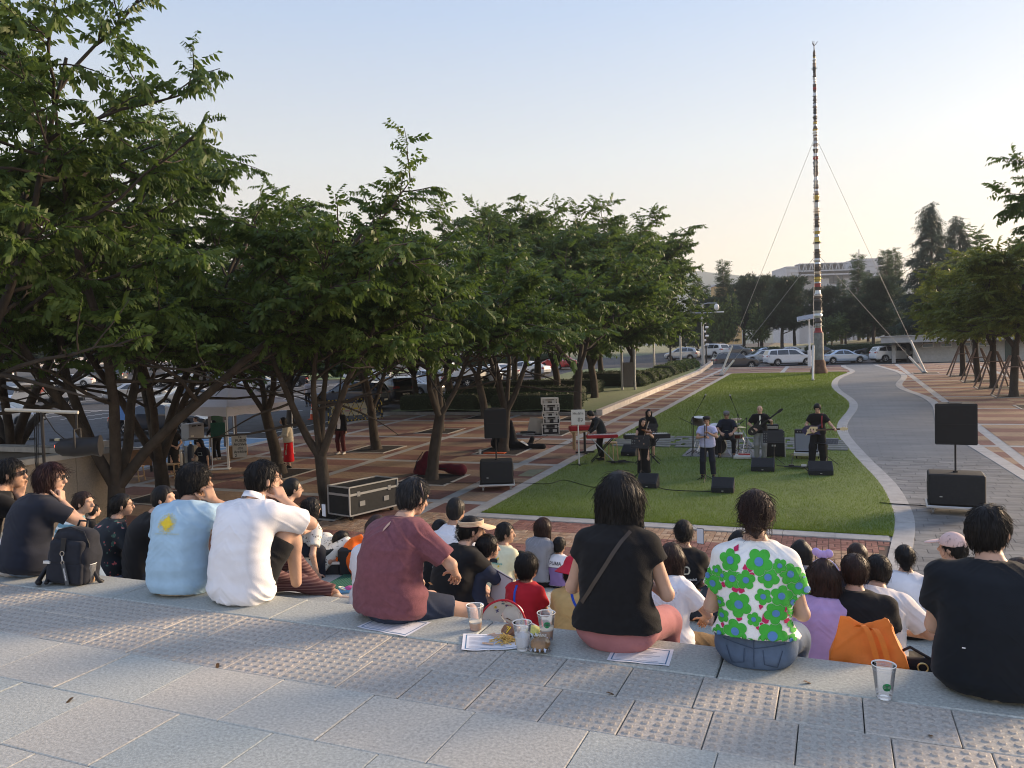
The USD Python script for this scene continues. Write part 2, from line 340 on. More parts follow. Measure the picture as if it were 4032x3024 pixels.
vr = lambda n, c: pm(n, c, .85, var=.22, vs=11, world=True, bump=.003, bs=60)
BM = [[vr('brick_r%d' % i, c) for i, c in enumerate([(.25, .115, .09), (.215, .10, .08), (.28, .14, .11)])], [vr('brick_t%d' % i, c) for i, c in enumerate([(.375, .25, .16), (.325, .205, .13), (.41, .29, .20)])]]
for d, m, col in bm[:300]: part(plz, 'brick', m, BM[col][r_.randrange(3)], False)
for col in (0, 1):
 for v_ in range(3):
  ms = [m for i, (d, m, c) in enumerate(bm[300:]) if c == col and i % 3 == v_]
  if ms: part(plz, 'bricks', cat(ms), BM[col][v_], False, kind='stuff')
part(plz, 'bed', sheet(unary_union([b[0] for b in bricks[0]+bricks[1]]).buffer(0), .0025), pm('brick_bed', (.085, .06, .05), .95), False)
def pathmat():
 return usdkit.material(stage, '/World/Looks/path_stone', {
  'g': ('geometry', {}), 'b': ('brick_texture', {'scale': 1.0, 'brick_width': .62, 'row_height': .26, 'mortar_size': .008, 'color1': (.17, .17, .168), 'color2': (.19, .188, .183), 'mortar': (.12, .12, .12)}),
  'n': ('noise_texture', {'scale': .55, 'detail': 5, 'roughness': .65}), 'mp': ('mapping', {'scale': (.6, 2.2, 1)}), 'r': ('rgb_ramp', {'ramp': [(.3, (.78, .78, .79)), (.55, (1.0, 1, 1)), (.75, (1.35, 1.32, 1.28))]}),
  'm': ('mix_color', {'blend_type': 'multiply', 'fac': 1.0, 'use_clamp': False}), 'p': ('principled_bsdf', {'roughness': .62, 'specular_ior_level': .4})},
  [('g.position', 'b.vector'), ('g.position', 'mp.vector'), ('mp.vector', 'n.vector'), ('n.fac', 'r.fac'), ('b.color', 'm.a'), ('r.color', 'm.b'), ('m.result', 'p.base_color')], surface='p.BSDF')
M_path = pathmat()
PSPLIT = 25.0
struct('stone_path', sheet(path_poly.intersection(sbox(-9, PSPLIT, 20, 80)).segmentize(1.0), .006), M_path)
part('/World/stone_path', 'bed', sheet(path_poly.intersection(sbox(-9, 0, 20, PSPLIT)), .002), M_joint, False)
M_pav = [pm('paver_%d' % i, c, .6, var=.3, vs=1.6, world=True, bump=.002, bs=70, stretch=(.7, 2, 1)) for i, c in enumerate([(.165, .165, .162), (.18, .178, .172), (.15, .15, .15), (.19, .187, .18)])]
pv = []
y = 11.0; n_ = 0
while y < PSPLIT:
 x = -1.0+(n_*.37 % .62)
 while x < 6.6:
  q = sbox(x+.005, y+.004, x+.615, min(y+.256, PSPLIT)-.0).intersection(path_poly)
  if q.area > .008: pv.append((y, slab(q, .02, .008+r_.uniform(-.0015, .0015))))
  x += .62
 y += .26; n_ += 1
pv.sort(key=lambda t: t[0])
for d, m in pv[40:340]: part('/World/stone_path', 'paver', m, M_pav[r_.randrange(4)], False)
for i in range(4): part('/World/stone_path', 'pavers', cat([m for d, m in (pv[:40]+pv[340:])[i::4]]), M_pav[i], False, kind='stuff')
for nm, poly in (('path_kerb', kerbL), ('path_kerb', kerbR)):
 k = struct(nm, slab(poly, .03, .004), M_joint)
 for i in range(60):
  q = poly.intersection(sbox(-3, 11+i+.004, 12, 12+i-.004))
  if q.area > .02: part(k, 'kerb_stone', slab(q, .03, .016+r_.uniform(-.002, .002)), M_kerb, False)
lk = struct('lawn_kerb', slab(sbox(-7.86, 15.5, -7.54, 62.8), .03, .004), M_joint)
for i in range(48):
 part(lk, 'kerb_stone', slab(sbox(-7.86, 15.5+i*.985+.004, -7.53, 15.5+(i+1)*.985-.004), .04, .03), M_kerb, False)
for i in range(9):
 part(lk, 'kerb_stone', slab(sbox(-7.52+i*.935+.004, 15.5, -7.52+(i+1)*.935-.004, 15.84), .04, .03), M_kerb, False)
def grassmat(name, a, b, c, s=.5):
 return usdkit.material(stage, '/World/Looks/'+name, {
  'g': ('geometry', {}), 'n': ('noise_texture', {'scale': s, 'detail': 6, 'roughness': .65}), 'n2': ('noise_texture', {'scale': 22.0, 'detail': 4, 'roughness': .7}), 'r': ('rgb_ramp', {'ramp': [(.28, a), (.5, b), (.74, c)]}),
  'r2': ('rgb_ramp', {'ramp': [(.25, (.55, .55, .5)), (.75, (1.35, 1.35, 1.3))]}), 'm': ('mix_color', {'blend_type': 'multiply', 'fac': 1.0, 'use_clamp': False}),
  'bu': ('bump', {'strength': .8, 'distance': .03}), 'p': ('principled_bsdf', {'roughness': .8, 'specular_ior_level': .2, 'sheen_weight': .15})},
  [('g.position', 'n.vector'), ('g.position', 'n2.vector'), ('n.fac', 'r.fac'), ('n2.fac', 'r2.fac'), ('r.color', 'm.a'), ('r2.color', 'm.b'), ('m.result', 'p.base_color'), ('n2.fac', 'bu.height'), ('bu.normal', 'p.normal')], surface='p.BSDF')
M_grass = grassmat('grass_base', (.075, .125, .016), (.115, .175, .022), (.15, .205, .035))
struct('lawn', sheet(lawn_poly.segmentize(1.2), .02), M_grass)
M_blade = usdkit.material(stage, '/World/Looks/grass_blade', {
 'g': ('geometry', {}), 'r': ('rgb_ramp', {'ramp': [(0, (.11, .17, .018)), (.5, (.19, .27, .03)), (.85, (.26, .32, .05)), (1, (.22, .22, .075))]}), 'n': ('noise_texture', {'scale': .5, 'detail': 5}), 'mx': ('mix_float', {'fac': .55}),
 'p': ('principled_bsdf', {'roughness': .6, 'specular_ior_level': .3}), 't': ('translucent_bsdf', {}), 'ms': ('mix_closure', {'fac': .3})},
 [('g.random_per_island', 'mx.a'), ('g.position', 'n.vector'), ('n.fac', 'mx.b'), ('mx.result', 'r.fac'), ('r.color', 'p.base_color'), ('r.color', 't.color'), ('p.BSDF', 'ms.closure1'), ('t.BSDF', 'ms.closure2')], surface='ms.closure')
def blades(poly, n, h0, h1, w, zf, seed, power=1.0):
 R = np.random.default_rng(seed); xa, ya, xb, yb = poly.bounds; pts = []
 import shapely
 while sum(map(len, pts)) < n:
  u = R.random((n, 2)); q = np.c_[xa+(xb-xa)*u[:, 0], ya+(yb-ya)*u[:, 1]**power]
  pts.append(q[shapely.contains_xy(poly, q[:, 0], q[:, 1])])
 p = np.vstack(pts)[:n]; a = R.random(n)*6.283; h = R.uniform(h0, h1, n)*np.where(R.random(n) > .97, 1.5, 1); lean = R.normal(0, .5, (n, 2))*h[:, None]
 z = zf(p[:, 0], p[:, 1])+.015; far = np.clip((p[:, 1]-12)/14, .6, 4.5); d = np.c_[np.cos(a), np.sin(a)]*w*far[:, None]
 v = np.empty((n, 3, 3)); v[:, 0, :2] = p-d; v[:, 1, :2] = p+d; v[:, 2, :2] = p+lean; v[:, 0, 2] = v[:, 1, 2] = z; v[:, 2, 2] = z+h
 return trimesh.Trimesh(v.reshape(-1, 3), np.arange(3*n).reshape(-1, 3), process=False)
g_ = blades(lawn_poly, 230000, .025, .06, .006, lambda x, y: zp(y), 5, 1.9)
solo('grass', g_, M_blade, 'short mown green grass of the lawn where the band plays', 'grass', kind='stuff', smooth=False)
M_step = pm('stepping_stone', (.155, .165, .16), .8, var=.25, vs=3, world=True, bump=.003, bs=40)
ss = struct('stepping_stones', sheet(sbox(-7.4, 26.0, .1, 26.02), .021), M_step)
for r in range(6):
 x = -7.45+r_.uniform(0, .4)
 while x < .6:
  w = r_.uniform(.75, 1.15); y0 = 25.75+r*.42
  q = sbox(x, y0, x+w, y0+.33).intersection(lawn_poly)
  if q.area > .1: part(ss, 'stone', slab(q, .05, .055), M_step, False)
  x += w+r_.uniform(.06, .25)
M_mulch = pm('pit_soil', (.032, .028, .026), .95, var=.5, vs=18, world=True, bump=.02, bs=30)
M_pitfr = pm('pit_frame', (.40, .38, .35), .8, var=.2, vs=4, world=True)
for (x, y), (w, h) in PITS.items():
 k = struct('tree_pit', sheet(sbox(x-w/2, y-h/2, x+w/2, y+h/2), .010), M_mulch)
 part(k, 'pit_frame', slab(sbox(x-w/2-.08, y-h/2-.08, x+w/2+.08, y+h/2+.08).difference(sbox(x-w/2, y-h/2, x+w/2, y+h/2)), .03, .018), M_pitfr, False)
solo('utility_cover', slab(sbox(-8.4, 20.2, -7.95, 21.2), .02, .016), pm('cover_green', (.21, .22, .15), .6, var=.2, vs=3, world=True), 'pale green flat inspection cover set in the bricks beside the lawn kerb', 'cover')
kk = struct('car_park_kerb', slab(sbox(-22.05, 10.4, -21.8, 34.8), .2, .006), M_kerb)
for i in range(24): part(kk, 'kerb_stone', slab(sbox(-22.06, 10.5+i+.006, -21.79, 11.5+i-.006), .12, .014), M_kerb, False)
zlot = lambda x, y: zp(y)-.16
lots = struct('car_park_marks', sheet(sbox(-22.5, 12, -22.33, 34), .006, zlot), M_white)
def mark(poly, mat, nm='painted_line', lift=.008): part(lots, nm, sheet(poly, lift, zlot), mat, False)
from shapely.geometry import Point, LineString
bay = sbox(-27.3, 19.2, -22.6, 27.2)
mark(bay, M_bluep, 'accessible_bay', .005)
for yb_ in (19.2, 21.9, 24.55, 27.2): mark(sbox(-27.3, yb_-.07, -22.6, yb_+.07), M_white)
for yb_ in (20.55, 23.2, 25.9):
 mark(Point(-24.9, yb_).buffer(.85).difference(Point(-24.9, yb_).buffer(.66)).difference(sbox(-25.0, yb_-.2, -23.5, yb_+1.2)), M_white, 'wheelchair_mark')
 mark(Point(-24.0, yb_).buffer(.17), M_white, 'wheelchair_mark')
for i in range(9):
 ln = LineString([(-46+2.5*i*.72, 18.2+.0*i), (-42.6+2.5*i*.72, 23.6)]).buffer(.055); mark(ln, M_cyanl)
for row, (xa, xb, y0) in enumerate([(-62, -30, 33.2), (-70, -29, 44.5), (-75, -29, 55.5), (-75, -27, 68)]):
 for i in range(int((xb-xa)/2.5)): mark(LineString([(xa+2.5*i, y0), (xa+2.5*i, y0+5)]).buffer(.06), M_white)
 mark(LineString([(xa, y0+5), (xb, y0+5)]).buffer(.06), M_white)
mark(LineString([(-24.4, 33.6), (-24.4, 28.9), (-27, 28.9)]).buffer(.07), M_white)
pw = struct('planter_wall', slab(sbox(-10.42, 34.95, -10.13, 70.9), .3, .0), M_kerb)
for i in range(36):
 h = .26 if i < 29 else .26+.05*(i-28)
 part(pw, 'wall_stone', slab(sbox(-10.43, 34.95+i+.004, -10.12, 35.95+i-.004), .3, h), pm('wall_stone', (.46, .42, .38), .8, var=.2, vs=3, world=True, bump=.003, bs=40), False)
for i in range(12): part(pw, 'kerb_stone', slab(sbox(-22.1+i*.975+.004, 34.85, -22.1+(i+1)*.975-.004, 35.1), .3, .14), pm('kerb_dark', (.20, .20, .195), .8, var=.2, vs=3, world=True), False)
struct('planter_ground', grid(np.linspace(-21.9, -10.45, 14), np.linspace(35.1, 70.8, 30), lambda X, Y: zp(Y)+.1+.12*np.sin(X*1.1)*np.sin(Y*.5)*.4+.1), grassmat('verge_grass', (.05, .09, .02), (.075, .13, .025), (.10, .15, .04), .4))
pe = struct('plaza_edge_wall', bx(-9.86, 30, 71.36, 71.6, .6, 1.752), M_kerb)
struct('bank', grid(np.linspace(-60, 70, 30), np.r_[97.3, 98.0, np.linspace(100, 150, 8)], lambda X, Y: 2.36+np.clip(Y-98, 0, 40)*.045+.1*np.sin(X*.13)*np.clip(Y-99,0,4)), grassmat('bank_grass', (.03, .055, .015), (.05, .08, .02), (.07, .10, .03), .3))
struct('retaining_wall', bx(-9.8, 60, 97.1, 97.4, .8, 2.38), pm('retaining_stone', (.20, .20, .19), .9, var=.25, vs=2, world=True))
pl = thing('granite_planter', 'raised beige granite planter wall left of the steps beside the big tree', 'planter wall')
M_beige = pm('beige_granite', (.30, .255, .205), .8, var=.18, vs=40, world=True, bump=.002, bs=90)
ztop = 1.56
part(pl, 'core', bx(-15.7, -15.44, 1.0, 12.68, -.5, ztop-.12), M_joint, False)
part(pl, 'core', bx(-23, -15.7, 12.42, 12.68, -.5, ztop-.12), M_joint, False)
for i in range(13): part(pl, 'wall_panel', bx(-15.44, -15.41, 1+i*.9+.006, min(1.9+i*.9, 12.7)-.006, -.5, ztop-.125), M_beige, False)
for i in range(8): part(pl, 'wall_panel', bx(-23+i*.95+.006, -22.05+i*.95-.006, 12.68, 12.71, -.5, ztop-.125), M_beige, False)
for i in range(10): part(pl, 'coping_block', bx(-15.78, -15.36, .9+i*1.19+.004, .9+(i+1)*1.19-.004 if i < 9 else 12.76, ztop-.12, ztop), M_kerb, False)
for i in range(6): part(pl, 'coping_block', bx(-23+i*1.2+.004, -21.8+i*1.2-.004, 12.34, 12.76, ztop-.12, ztop), M_kerb, False)
part(pl, 'soil', bx(-24, -15.78, 0, 12.34, .5, ztop-.32), M_soil, False)
def hill(x0, x1, y0, hs, seed):
 n = 120; xx = np.linspace(x0, x1, n); prof = np.interp(np.linspace(0, 1, n), np.linspace(0, 1, len(hs)), hs)+(meshkit.fbm(np.c_[xx/75., np.zeros(n), np.zeros(n)], 5, seed)-.5)*16
 rows = [(0, 0), (.12, .2), (.3, .5), (.5, .75), (.75, .95), (1, 1), (1.5, .5), (2, 0)]
 v = np.array([[(x, y0+d*400+(meshkit.noise(np.array([x/55., d*3, 1.]), seed)-.5)*75*d, max(h*k, -5)) for x, h in zip(xx, prof)] for d, k in rows])
 m, n2 = v.shape[:2]; i, j = np.meshgrid(np.arange(m-1), np.arange(n2-1), indexing='ij'); q = np.stack([i*n2+j, i*n2+j+1, (i+1)*n2+j+1, (i+1)*n2+j], -1).reshape(-1, 4)
 return trimesh.Trimesh(v.reshape(-1, 3), np.vstack([q[:, [0, 1, 2]], q[:, [0, 2, 3]]]), process=False)
M_hill = pm('hill_wood', (.045, .07, .04), .95, var=.3, vs=.02, world=True)
struct('hills', hill(-1180, 1090, 1040, [28, 46, 68, 104, 130, 145, 147, 130, 108, 93, 104, 112, 104, 78, 55, 42], 4), M_hill, True)
# ==== trees and hedges =================================================================================
def leafmat(name, lo, hi, tip, tr=.42, s=.55):
 return usdkit.material(stage, '/World/Looks/'+name, {
  'g': ('geometry', {}), 'n': ('noise_texture', {'scale': s, 'detail': 3}), 'mx': ('mix_float', {'fac': .5}), 'r': ('rgb_ramp', {'ramp': [(.2, lo), (.55, hi), (.85, tip)]}),
  'p': ('principled_bsdf', {'roughness': .5, 'specular_ior_level': .35}), 't': ('translucent_bsdf', {}), 'ms': ('mix_closure', {'fac': tr})},
  [('g.random_per_island', 'mx.a'), ('g.position', 'n.vector'), ('n.fac', 'mx.b'), ('mx.result', 'r.fac'), ('r.color', 'p.base_color'), ('r.color', 't.color'), ('p.BSDF', 'ms.closure1'), ('t.BSDF', 'ms.closure2')], surface='ms.closure')
M_leaf = leafmat('zelkova_leaf', (.066, .112, .022), (.132, .195, .034), (.25, .30, .055))
M_leafy = leafmat('zelkova_leaf_yellow', (.12, .15, .025), (.22, .24, .035), (.33, .32, .06))
M_hedge = leafmat('hedge_leaf', (.03, .055, .018), (.055, .095, .026), (.11, .15, .04), .2, .9)
M_hedgeb = pm('hedge_core', (.018, .028, .012), .9)
M_hedgel = leafmat('clipped_leaf', (.05, .085, .022), (.11, .15, .035), (.19, .22, .055), .25, .9)
M_bark = pm('bark', (.055, .045, .037), .9, var=.35, vs=5, bump=.012, bs=9, stretch=(1, 1, .45))
M_barkp = pm('bark_pale', (.16, .12, .095), .9, var=.3, vs=5, bump=.01, bs=9, stretch=(1, 1, .4))
M_pine = leafmat('pine_needles', (.03, .055, .026), (.055, .088, .038), (.09, .12, .05), .15, .35)
M_meta = leafmat('feathery_needles', (.06, .095, .038), (.095, .135, .05), (.14, .17, .07), .25, .4)
M_cedar = leafmat('cedar_needles', (.03, .055, .032), (.05, .082, .045), (.08, .115, .06), .15, .5)
M_ginkgo = leafmat('ginkgo_leaf', (.08, .12, .028), (.14, .185, .04), (.22, .25, .065), .35, .6)
def unit(v): return v/(np.linalg.norm(v, axis=-1, keepdims=True)+1e-12)
def frames(d, roll):
 x = unit(d); z = np.tile([0, 0, 1.], (len(x), 1)); y = unit(np.cross(z, x)); z = np.cross(x, y)
 c, s = np.cos(roll)[:, None], np.sin(roll)[:, None]; return x, y*c+z*s, z*c-y*s
def spray(nl, L, leaf, wid, R, droop=.7):
 v, f = [], []
 for k in range(nl):
  t = (k+.6)/nl*L; s = 1 if k % 2 else -1; last = k == nl-1
  az = (0 if last else s*R.uniform(.6, 1.15)); dn = R.uniform(droop*.5, droop*1.6)
  d = np.array([math.cos(az)*math.cos(dn), math.sin(az)*math.cos(dn), -math.sin(dn)]); sd = unit(np.cross(d, [0, 0, 1.])); up = np.cross(sd, d)
  l = leaf*R.uniform(.75, 1.2); b = np.array([t, 0, -.12*t*t/L]); w = wid*l
  m = b+d*l*.42
  v += [b, m+sd*w-up*w*.25, b+d*l-[0, 0, .18*l], m-sd*w-up*w*.25]; n = 4*k; f += [[n, n+1, n+2], [n, n+2, n+3]]
 return np.array(v), np.array(f)
def sprays(P, D, size, tmpl, R, rollsd=.8):
 v0, f0 = tmpl; n = len(P); x, y, z = frames(D, R.normal(0, rollsd, n)); s = np.broadcast_to(size, (n,))[:, None, None]
 W = P[:, None]+s*(v0[None, :, 0:1]*x[:, None]+v0[None, :, 1:2]*y[:, None]+v0[None, :, 2:3]*z[:, None])
 F = f0[None]+(np.arange(n)*len(v0))[:, None, None]
 return W.reshape(-1, 3), F.reshape(-1, 3)
class Tree:
 def __init__(s, seed): s.R = np.random.default_rng(seed); s.wood = []; s.tips = []; s.dirs = []; s.sz = []
 def limb(s, p, d, L, r0, r1, up=.0, wob=.12, n=6):
  pts = [np.array(p, float)]; d = unit(np.array(d, float))
  for i in range(n):
   d = unit(d+s.R.normal(0, wob, 3)+[0, 0, up]); pts.append(pts[-1]+d*L/n)
  s.wood.append(tube(pts, np.linspace(r0, r1, n+1), 8 if r0 > .06 else (6 if r0 > .03 else 4), caps=False)); return np.array(pts), d
 def leafy(s, p, d, sz=1.): s.tips.append(p); s.dirs.append(d); s.sz.append(sz)
def zelkova(seed, H=8, R=4, fork=1.5, stems=4, r=.16, lean=(0, 0), nb=(5, 5, 4), base=.3, leaf=.125, twig=.44, nl=12, tw=11, flat=.75, clear=3.3):
 T = Tree(seed); Rn = T.R
 tp, td = T.limb((0, 0, -.1), (lean[0], lean[1], 1), fork, r*1.18, r*.95, wob=.04, n=5)
 T.wood.append(tube([(0, 0, -.1), (0, 0, .08), (0, 0, .3)], [r*1.75, r*1.4, r*1.1], 9, caps=False))
 a0 = Rn.uniform(0, 6.28)
 for i in range(stems):
  a = a0+6.283*i/stems+Rn.normal(0, .25); sp = Rn.uniform(.35, .75) if i else .18
  d = np.array([math.cos(a)*sp, math.sin(a)*sp, 1.]); L1 = (H-fork)*Rn.uniform(.62, .82)
  P1, d1 = T.limb(tp[-1]-td*.1, d, L1, r*Rn.uniform(.55, .75), r*.16, up=.03, wob=.09, n=8)
  for j in range(nb[0]+2):
   t = base+(1-base)*(j+Rn.random())/(nb[0]+2); k = min(int(t*8), 7); p = P1[k]+(P1[k+1]-P1[k])*(t*8-k)
   a2 = a+Rn.normal(0, 1.0) if Rn.random() < .7 else Rn.uniform(0, 6.28); el = Rn.uniform(-.05, .75)*(.4+t*.8)
   d2 = np.array([math.cos(a2)*math.cos(el), math.sin(a2)*math.cos(el), math.sin(el)])
   L2 = R*Rn.uniform(.45, .8)*(1.05-.35*t); P2, e2 = T.limb(p, d2, L2, r*.28*(1.1-t*.5), r*.06, up=.0, wob=.13, n=6)
   for q in range(nb[1]):
    t2 = .25+.75*(q+Rn.random())/nb[1]; k2 = min(int(t2*6), 5); p2 = P2[k2]+(P2[k2+1]-P2[k2])*(t2*6-k2)
    if p2[2] < clear-.5: continue
    d3 = unit(unit(P2[k2+1]-P2[k2])*.8+Rn.normal(0, .75, 3)*[1, 1, flat*.6]+[0, 0, .08]); L3 = Rn.uniform(.7, 1.25)
    P3, e3 = T.limb(p2, d3, L3, .018, .006, up=-.02, wob=.14, n=4)
    for w in range(tw):
     t3 = .15+.85*(w+Rn.random())/tw; k3 = min(int(t3*4), 3); p3 = P3[k3]+(P3[k3+1]-P3[k3])*(t3*4-k3)
     dd = unit(unit(P3[k3+1]-P3[k3])*.7+Rn.normal(0, .7, 3)*[1, 1, .35]+[0, 0, -.05]); 
     if p3[2] > clear+Rn.normal(-.05, .25): T.leafy(p3, dd, Rn.uniform(.75, 1.2))
 P, D = np.array(T.tips), np.array(T.dirs); D[:, 2] = np.clip(D[:, 2]-.12, -.7, .45); S = np.array(T.sz)
 vs, fs, n = [], [], 0
 for k in range(4):
  tm = spray(nl, twig, leaf, .30, Rn); v, f = sprays(P[k::4], D[k::4], S[k::4], tm, Rn); vs.append(v); fs.append(f+n); n += len(v)
 return cat(T.wood), trimesh.Trimesh(np.vstack(vs), np.vstack(fs), process=False)
def plant(name, wood, crown, mw, mc, label, loc, rz=0, sc=None, group=None, wn='trunk'):
 t = thing(name, label, 'tree', loc, rz, group, sc=sc); part(t, wn, wood, mw, True); part(t, 'crown', crown, mc, False); return t
def gz(x, y, dz=0): return (x, y, zp(y)+dz)
GT = 'zelkova trees on the plaza'
Z1 = zelkova(11, H=12.6, R=6.0, fork=1.2, stems=5, r=.19, lean=(.05, 0), nb=(9, 9, 4), base=.22, tw=11, clear=4.1)
Z2 = zelkova(12, H=7.2, R=3.9, fork=1.5, stems=4, r=.145, lean=(-.05, .02), nb=(8, 8, 4), base=.2, clear=3.85)
Z3 = zelkova(13, H=7.6, R=4.0, fork=2.0, stems=3, r=.15, lean=(.04, .02), nb=(10, 8, 4), base=.2, clear=3.85)
Z4 = zelkova(14, H=11.8, R=6.2, fork=2.1, stems=6, r=.2, nb=(10, 8, 4), base=.14, leaf=.17, twig=.6, tw=10, clear=2.9)
big = plant('zelkova_tree', *Z1, M_bark, M_leaf, 'big multi-stemmed zelkova tree at left, its trunks right beside the granite planter wall', gz(-14.9, 12.3), .4)
mid = plant('zelkova_tree', *Z2, M_bark, M_leaf, 'slim zelkova tree with a curved forked trunk, behind the long flight case', gz(-11.39, 15.33), 2.2)
m3 = plant('zelkova_tree', *Z3, M_bark, M_leaf, 'zelkova tree with burgundy instrument bags leaning at its foot', gz(-10.71, 19.33), .3)
far = plant('zelkova_tree', *Z4, M_bark, M_leaf, 'tall wide zelkova tree at the corner of the hedge, right-hand end of the tree mass', gz(-12.6, 42), .8)
dup(big, 'second big zelkova tree from the left, trunk splitting low beside the white tent', gz(-17.0, 15.6), 2.6, sc=.93)
dup(m3, 'zelkova tree whose straight dark trunk partly hides the woman in the red skirt', gz(-16.1, 19.3), 4.1, sc=(1.08, 1.08, 1.05))
dup(mid, 'zelkova tree standing in a pit just right of the man in the dark jacket', gz(-15.68, 24.15), 1.2, sc=1.08)
dup(mid, 'zelkova tree behind the left loudspeaker, its slender stems rising in a bunch', gz(-10.64, 24.36), 4.9, sc=1.05)
dup(m3, 'zelkova tree behind the one with burgundy bags, with a pale-framed pit', gz(-15.64, 29.06), 2.3, sc=1.05)
dup(m3, 'zelkova tree behind the round-seat stool and the white board sign', gz(-10.86, 33.55), 5.5, sc=1.2)
dup(m3, 'zelkova tree in the plaza pit in front of the low hedge', gz(-15.7, 33.9), 3.5, sc=1.12)
ftl = [(-20.5, 39.5, 1.02, 'tall zelkova tree in the hedge bed nearest the car park'), (-14.5, 41, .96, 'tall zelkova tree in the hedge bed behind the rack of audio cases'),
       (-18, 47, 1.08, 'tall zelkova tree deeper in the hedge bed, top of the tree mass'), (-12.8, 51.5, 1.0, 'tall zelkova tree in the bed beside the steel sign posts'), (-22, 53, 1.05, 'tall zelkova tree rising behind the parked cars left of centre'),
       (-16.5, 57, 1.0, 'tall zelkova tree hidden half behind the others deep in the bed')]
for i, (x, y, s, l) in enumerate(ftl): dup(far, l, gz(x, y, .1), 1.1*i+.5, sc=(s, s, s*(1.0+.03*(i % 3))))
dup(big, 'large zelkova tree at the far left edge, its branches reaching over the parked cars', gz(-22.5, 15.2), 1.7, sc=1.08)
dup(big, 'zelkova tree overhanging from the upper left corner against the sky', gz(-15.6, 8.8), 5.0, sc=(.92, .92, 1.13))
dup(far, 'zelkova tree by the car park kerb behind the white tent', gz(-25.5, 31.5), 2.9, sc=.84)
dup(far, 'zelkova tree at the car park behind the striped barrier', gz(-23.6, 41), .2, sc=.85)
yel = plant('propped_tree', *zelkova(21, H=8.6, R=3.6, fork=2.5, stems=3, r=.17, nb=(8, 7, 4), base=.1, leaf=.16, twig=.55), M_bark, M_leafy, 'nearest yellow-green tree of the right-hand row on timber props', gz(7.85, 43.0), .3)
for i, (x, y, s, l) in enumerate([(7.8, 47.7, .96, 'second yellow-green tree of the right-hand row on timber props'), (7.74, 52.1, .92, 'third yellow-green tree of the right-hand row on timber props'), (7.58, 56.9, .86, 'farthest yellow-green tree of the right-hand propped row')]):
 dup(yel, l, gz(x, y), 1.4*i+1, sc=s)
rt = plant('propped_tree', *zelkova(23, H=10.5, R=3.6, fork=2.6, stems=4, r=.2, nb=(9, 8, 4), base=.12, leaf=.15, twig=.5), M_bark, M_leaf, 'darker tall tree at the right edge of the picture', gz(12.1, 38.5), 2.0, sc=1.25)
dup(rt, 'dark green tree behind the propped row at the right edge', gz(14.5, 50), .8, sc=1.0)
def props(x, y, label):
 z = zp(y); t = thing('tree_prop', label, 'tree props', (x, y, z))
 for k in range(4):
  a = .785+k*1.571; o = V(math.cos(a), math.sin(a), 0); part(t, 'pole', rod(o*1.15+V(0, 0, .0), o*.2+V(0, 0, 1.95), .045, 6), M_prop)
 for k in range(4):
  a = .785+k*1.571; b = a+1.571; part(t, 'crossbar', rod(V(math.cos(a)*.42, math.sin(a)*.42, 1.42), V(math.cos(b)*.42, math.sin(b)*.42, 1.42), .035, 6), M_prop)
 return t
M_prop = pm('prop_timber', (.20, .145, .12), .85, var=.25, vs=6)
for (x, y), w in zip([(7.85, 43.0), (7.8, 47.7), (7.74, 52.1), (7.58, 56.9)], ['nearest', 'second nearest', 'third nearest', 'farthest']): props(x, y, f'timber tripod props round the trunk of the {w} right-hand tree')
def hedge(name, label, x0, x1, y0, y1, z0, h, mat=None, n=None, seed=1, group=None, rnd=.18):
 R = np.random.default_rng(seed); t = thing(name, label, 'hedge', group=group)
 b = cbox((0, 0, 0), (x1-x0-.1, y1-y0-.1, h-.06), bev=rnd*.8); b.apply_translation([(x0+x1)/2, (y0+y1)/2, 0])
 m = b.subdivide_to_size(.8); m.vertices += (meshkit.noise(m.vertices*1.6, seed)[:, None]-.5)*unit(m.vertices-[(x0+x1)/2, (y0+y1)/2, 0])*.12
 zc = lambda P: zp(P[:, 1]) if z0 is None else z0
 q, fi = trimesh.sample.sample_surface(m, n or int(min((2*(x1-x0+y1-y0)*h+(x1-x0)*(y1-y0))*130, 26000)), seed=seed); nn = m.face_normals[fi]
 q = q+nn*R.normal(.0, .03, (len(q), 1)); a = unit(nn*.6+R.normal(0, .6, nn.shape)); sd = unit(np.cross(a, R.normal(0, 1, a.shape))); l = R.uniform(.05, .11, (len(q), 1))*(1.0 if y0 < 60 else 1.6)
 v = np.stack([q, q+a*l*.5+sd*l*.3, q+a*l, q+a*l*.5-sd*l*.3], 1); v[..., 2] += h/2
 for arr in (v.reshape(-1, 3), m.vertices): pass
 m.vertices[:, 2] += h/2; m.vertices[:, 2] += zc(m.vertices); w = v.reshape(-1, 3); w[:, 2] += zc(w)
 i = np.arange(len(q))*4; part(t, 'body', m, M_hedgeb, True)
 part(t, 'leaves', trimesh.Trimesh(w, np.vstack([np.c_[i, i+1, i+2], np.c_[i, i+2, i+3]]), process=False), mat or M_hedge, False, kind='stuff'); return t
hedge('hedge', 'clipped dark hedge right of the striped barrier, nearest the car park', -21.6, -16.9, 35.5, 36.8, None, .95, seed=2)
hedge('hedge', 'long clipped dark hedge behind the rack of audio cases', -16.2, -11.6, 35.4, 37.0, None, .95, seed=3)
hedge('hedge', 'second clipped hedge row behind the front hedge', -20.8, -12.5, 39.2, 40.6, None, 1.0, seed=4)
hedge('hedge', 'third clipped hedge row deeper under the trees', -21.5, -13.0, 44, 45.6, None, 1.0, seed=5)
hedge('hedge', 'dark hedge block beside the steel sign posts', -16.5, -11.9, 49.5, 52.5, None, 1.05, seed=6)
R_ = random.Random(9)
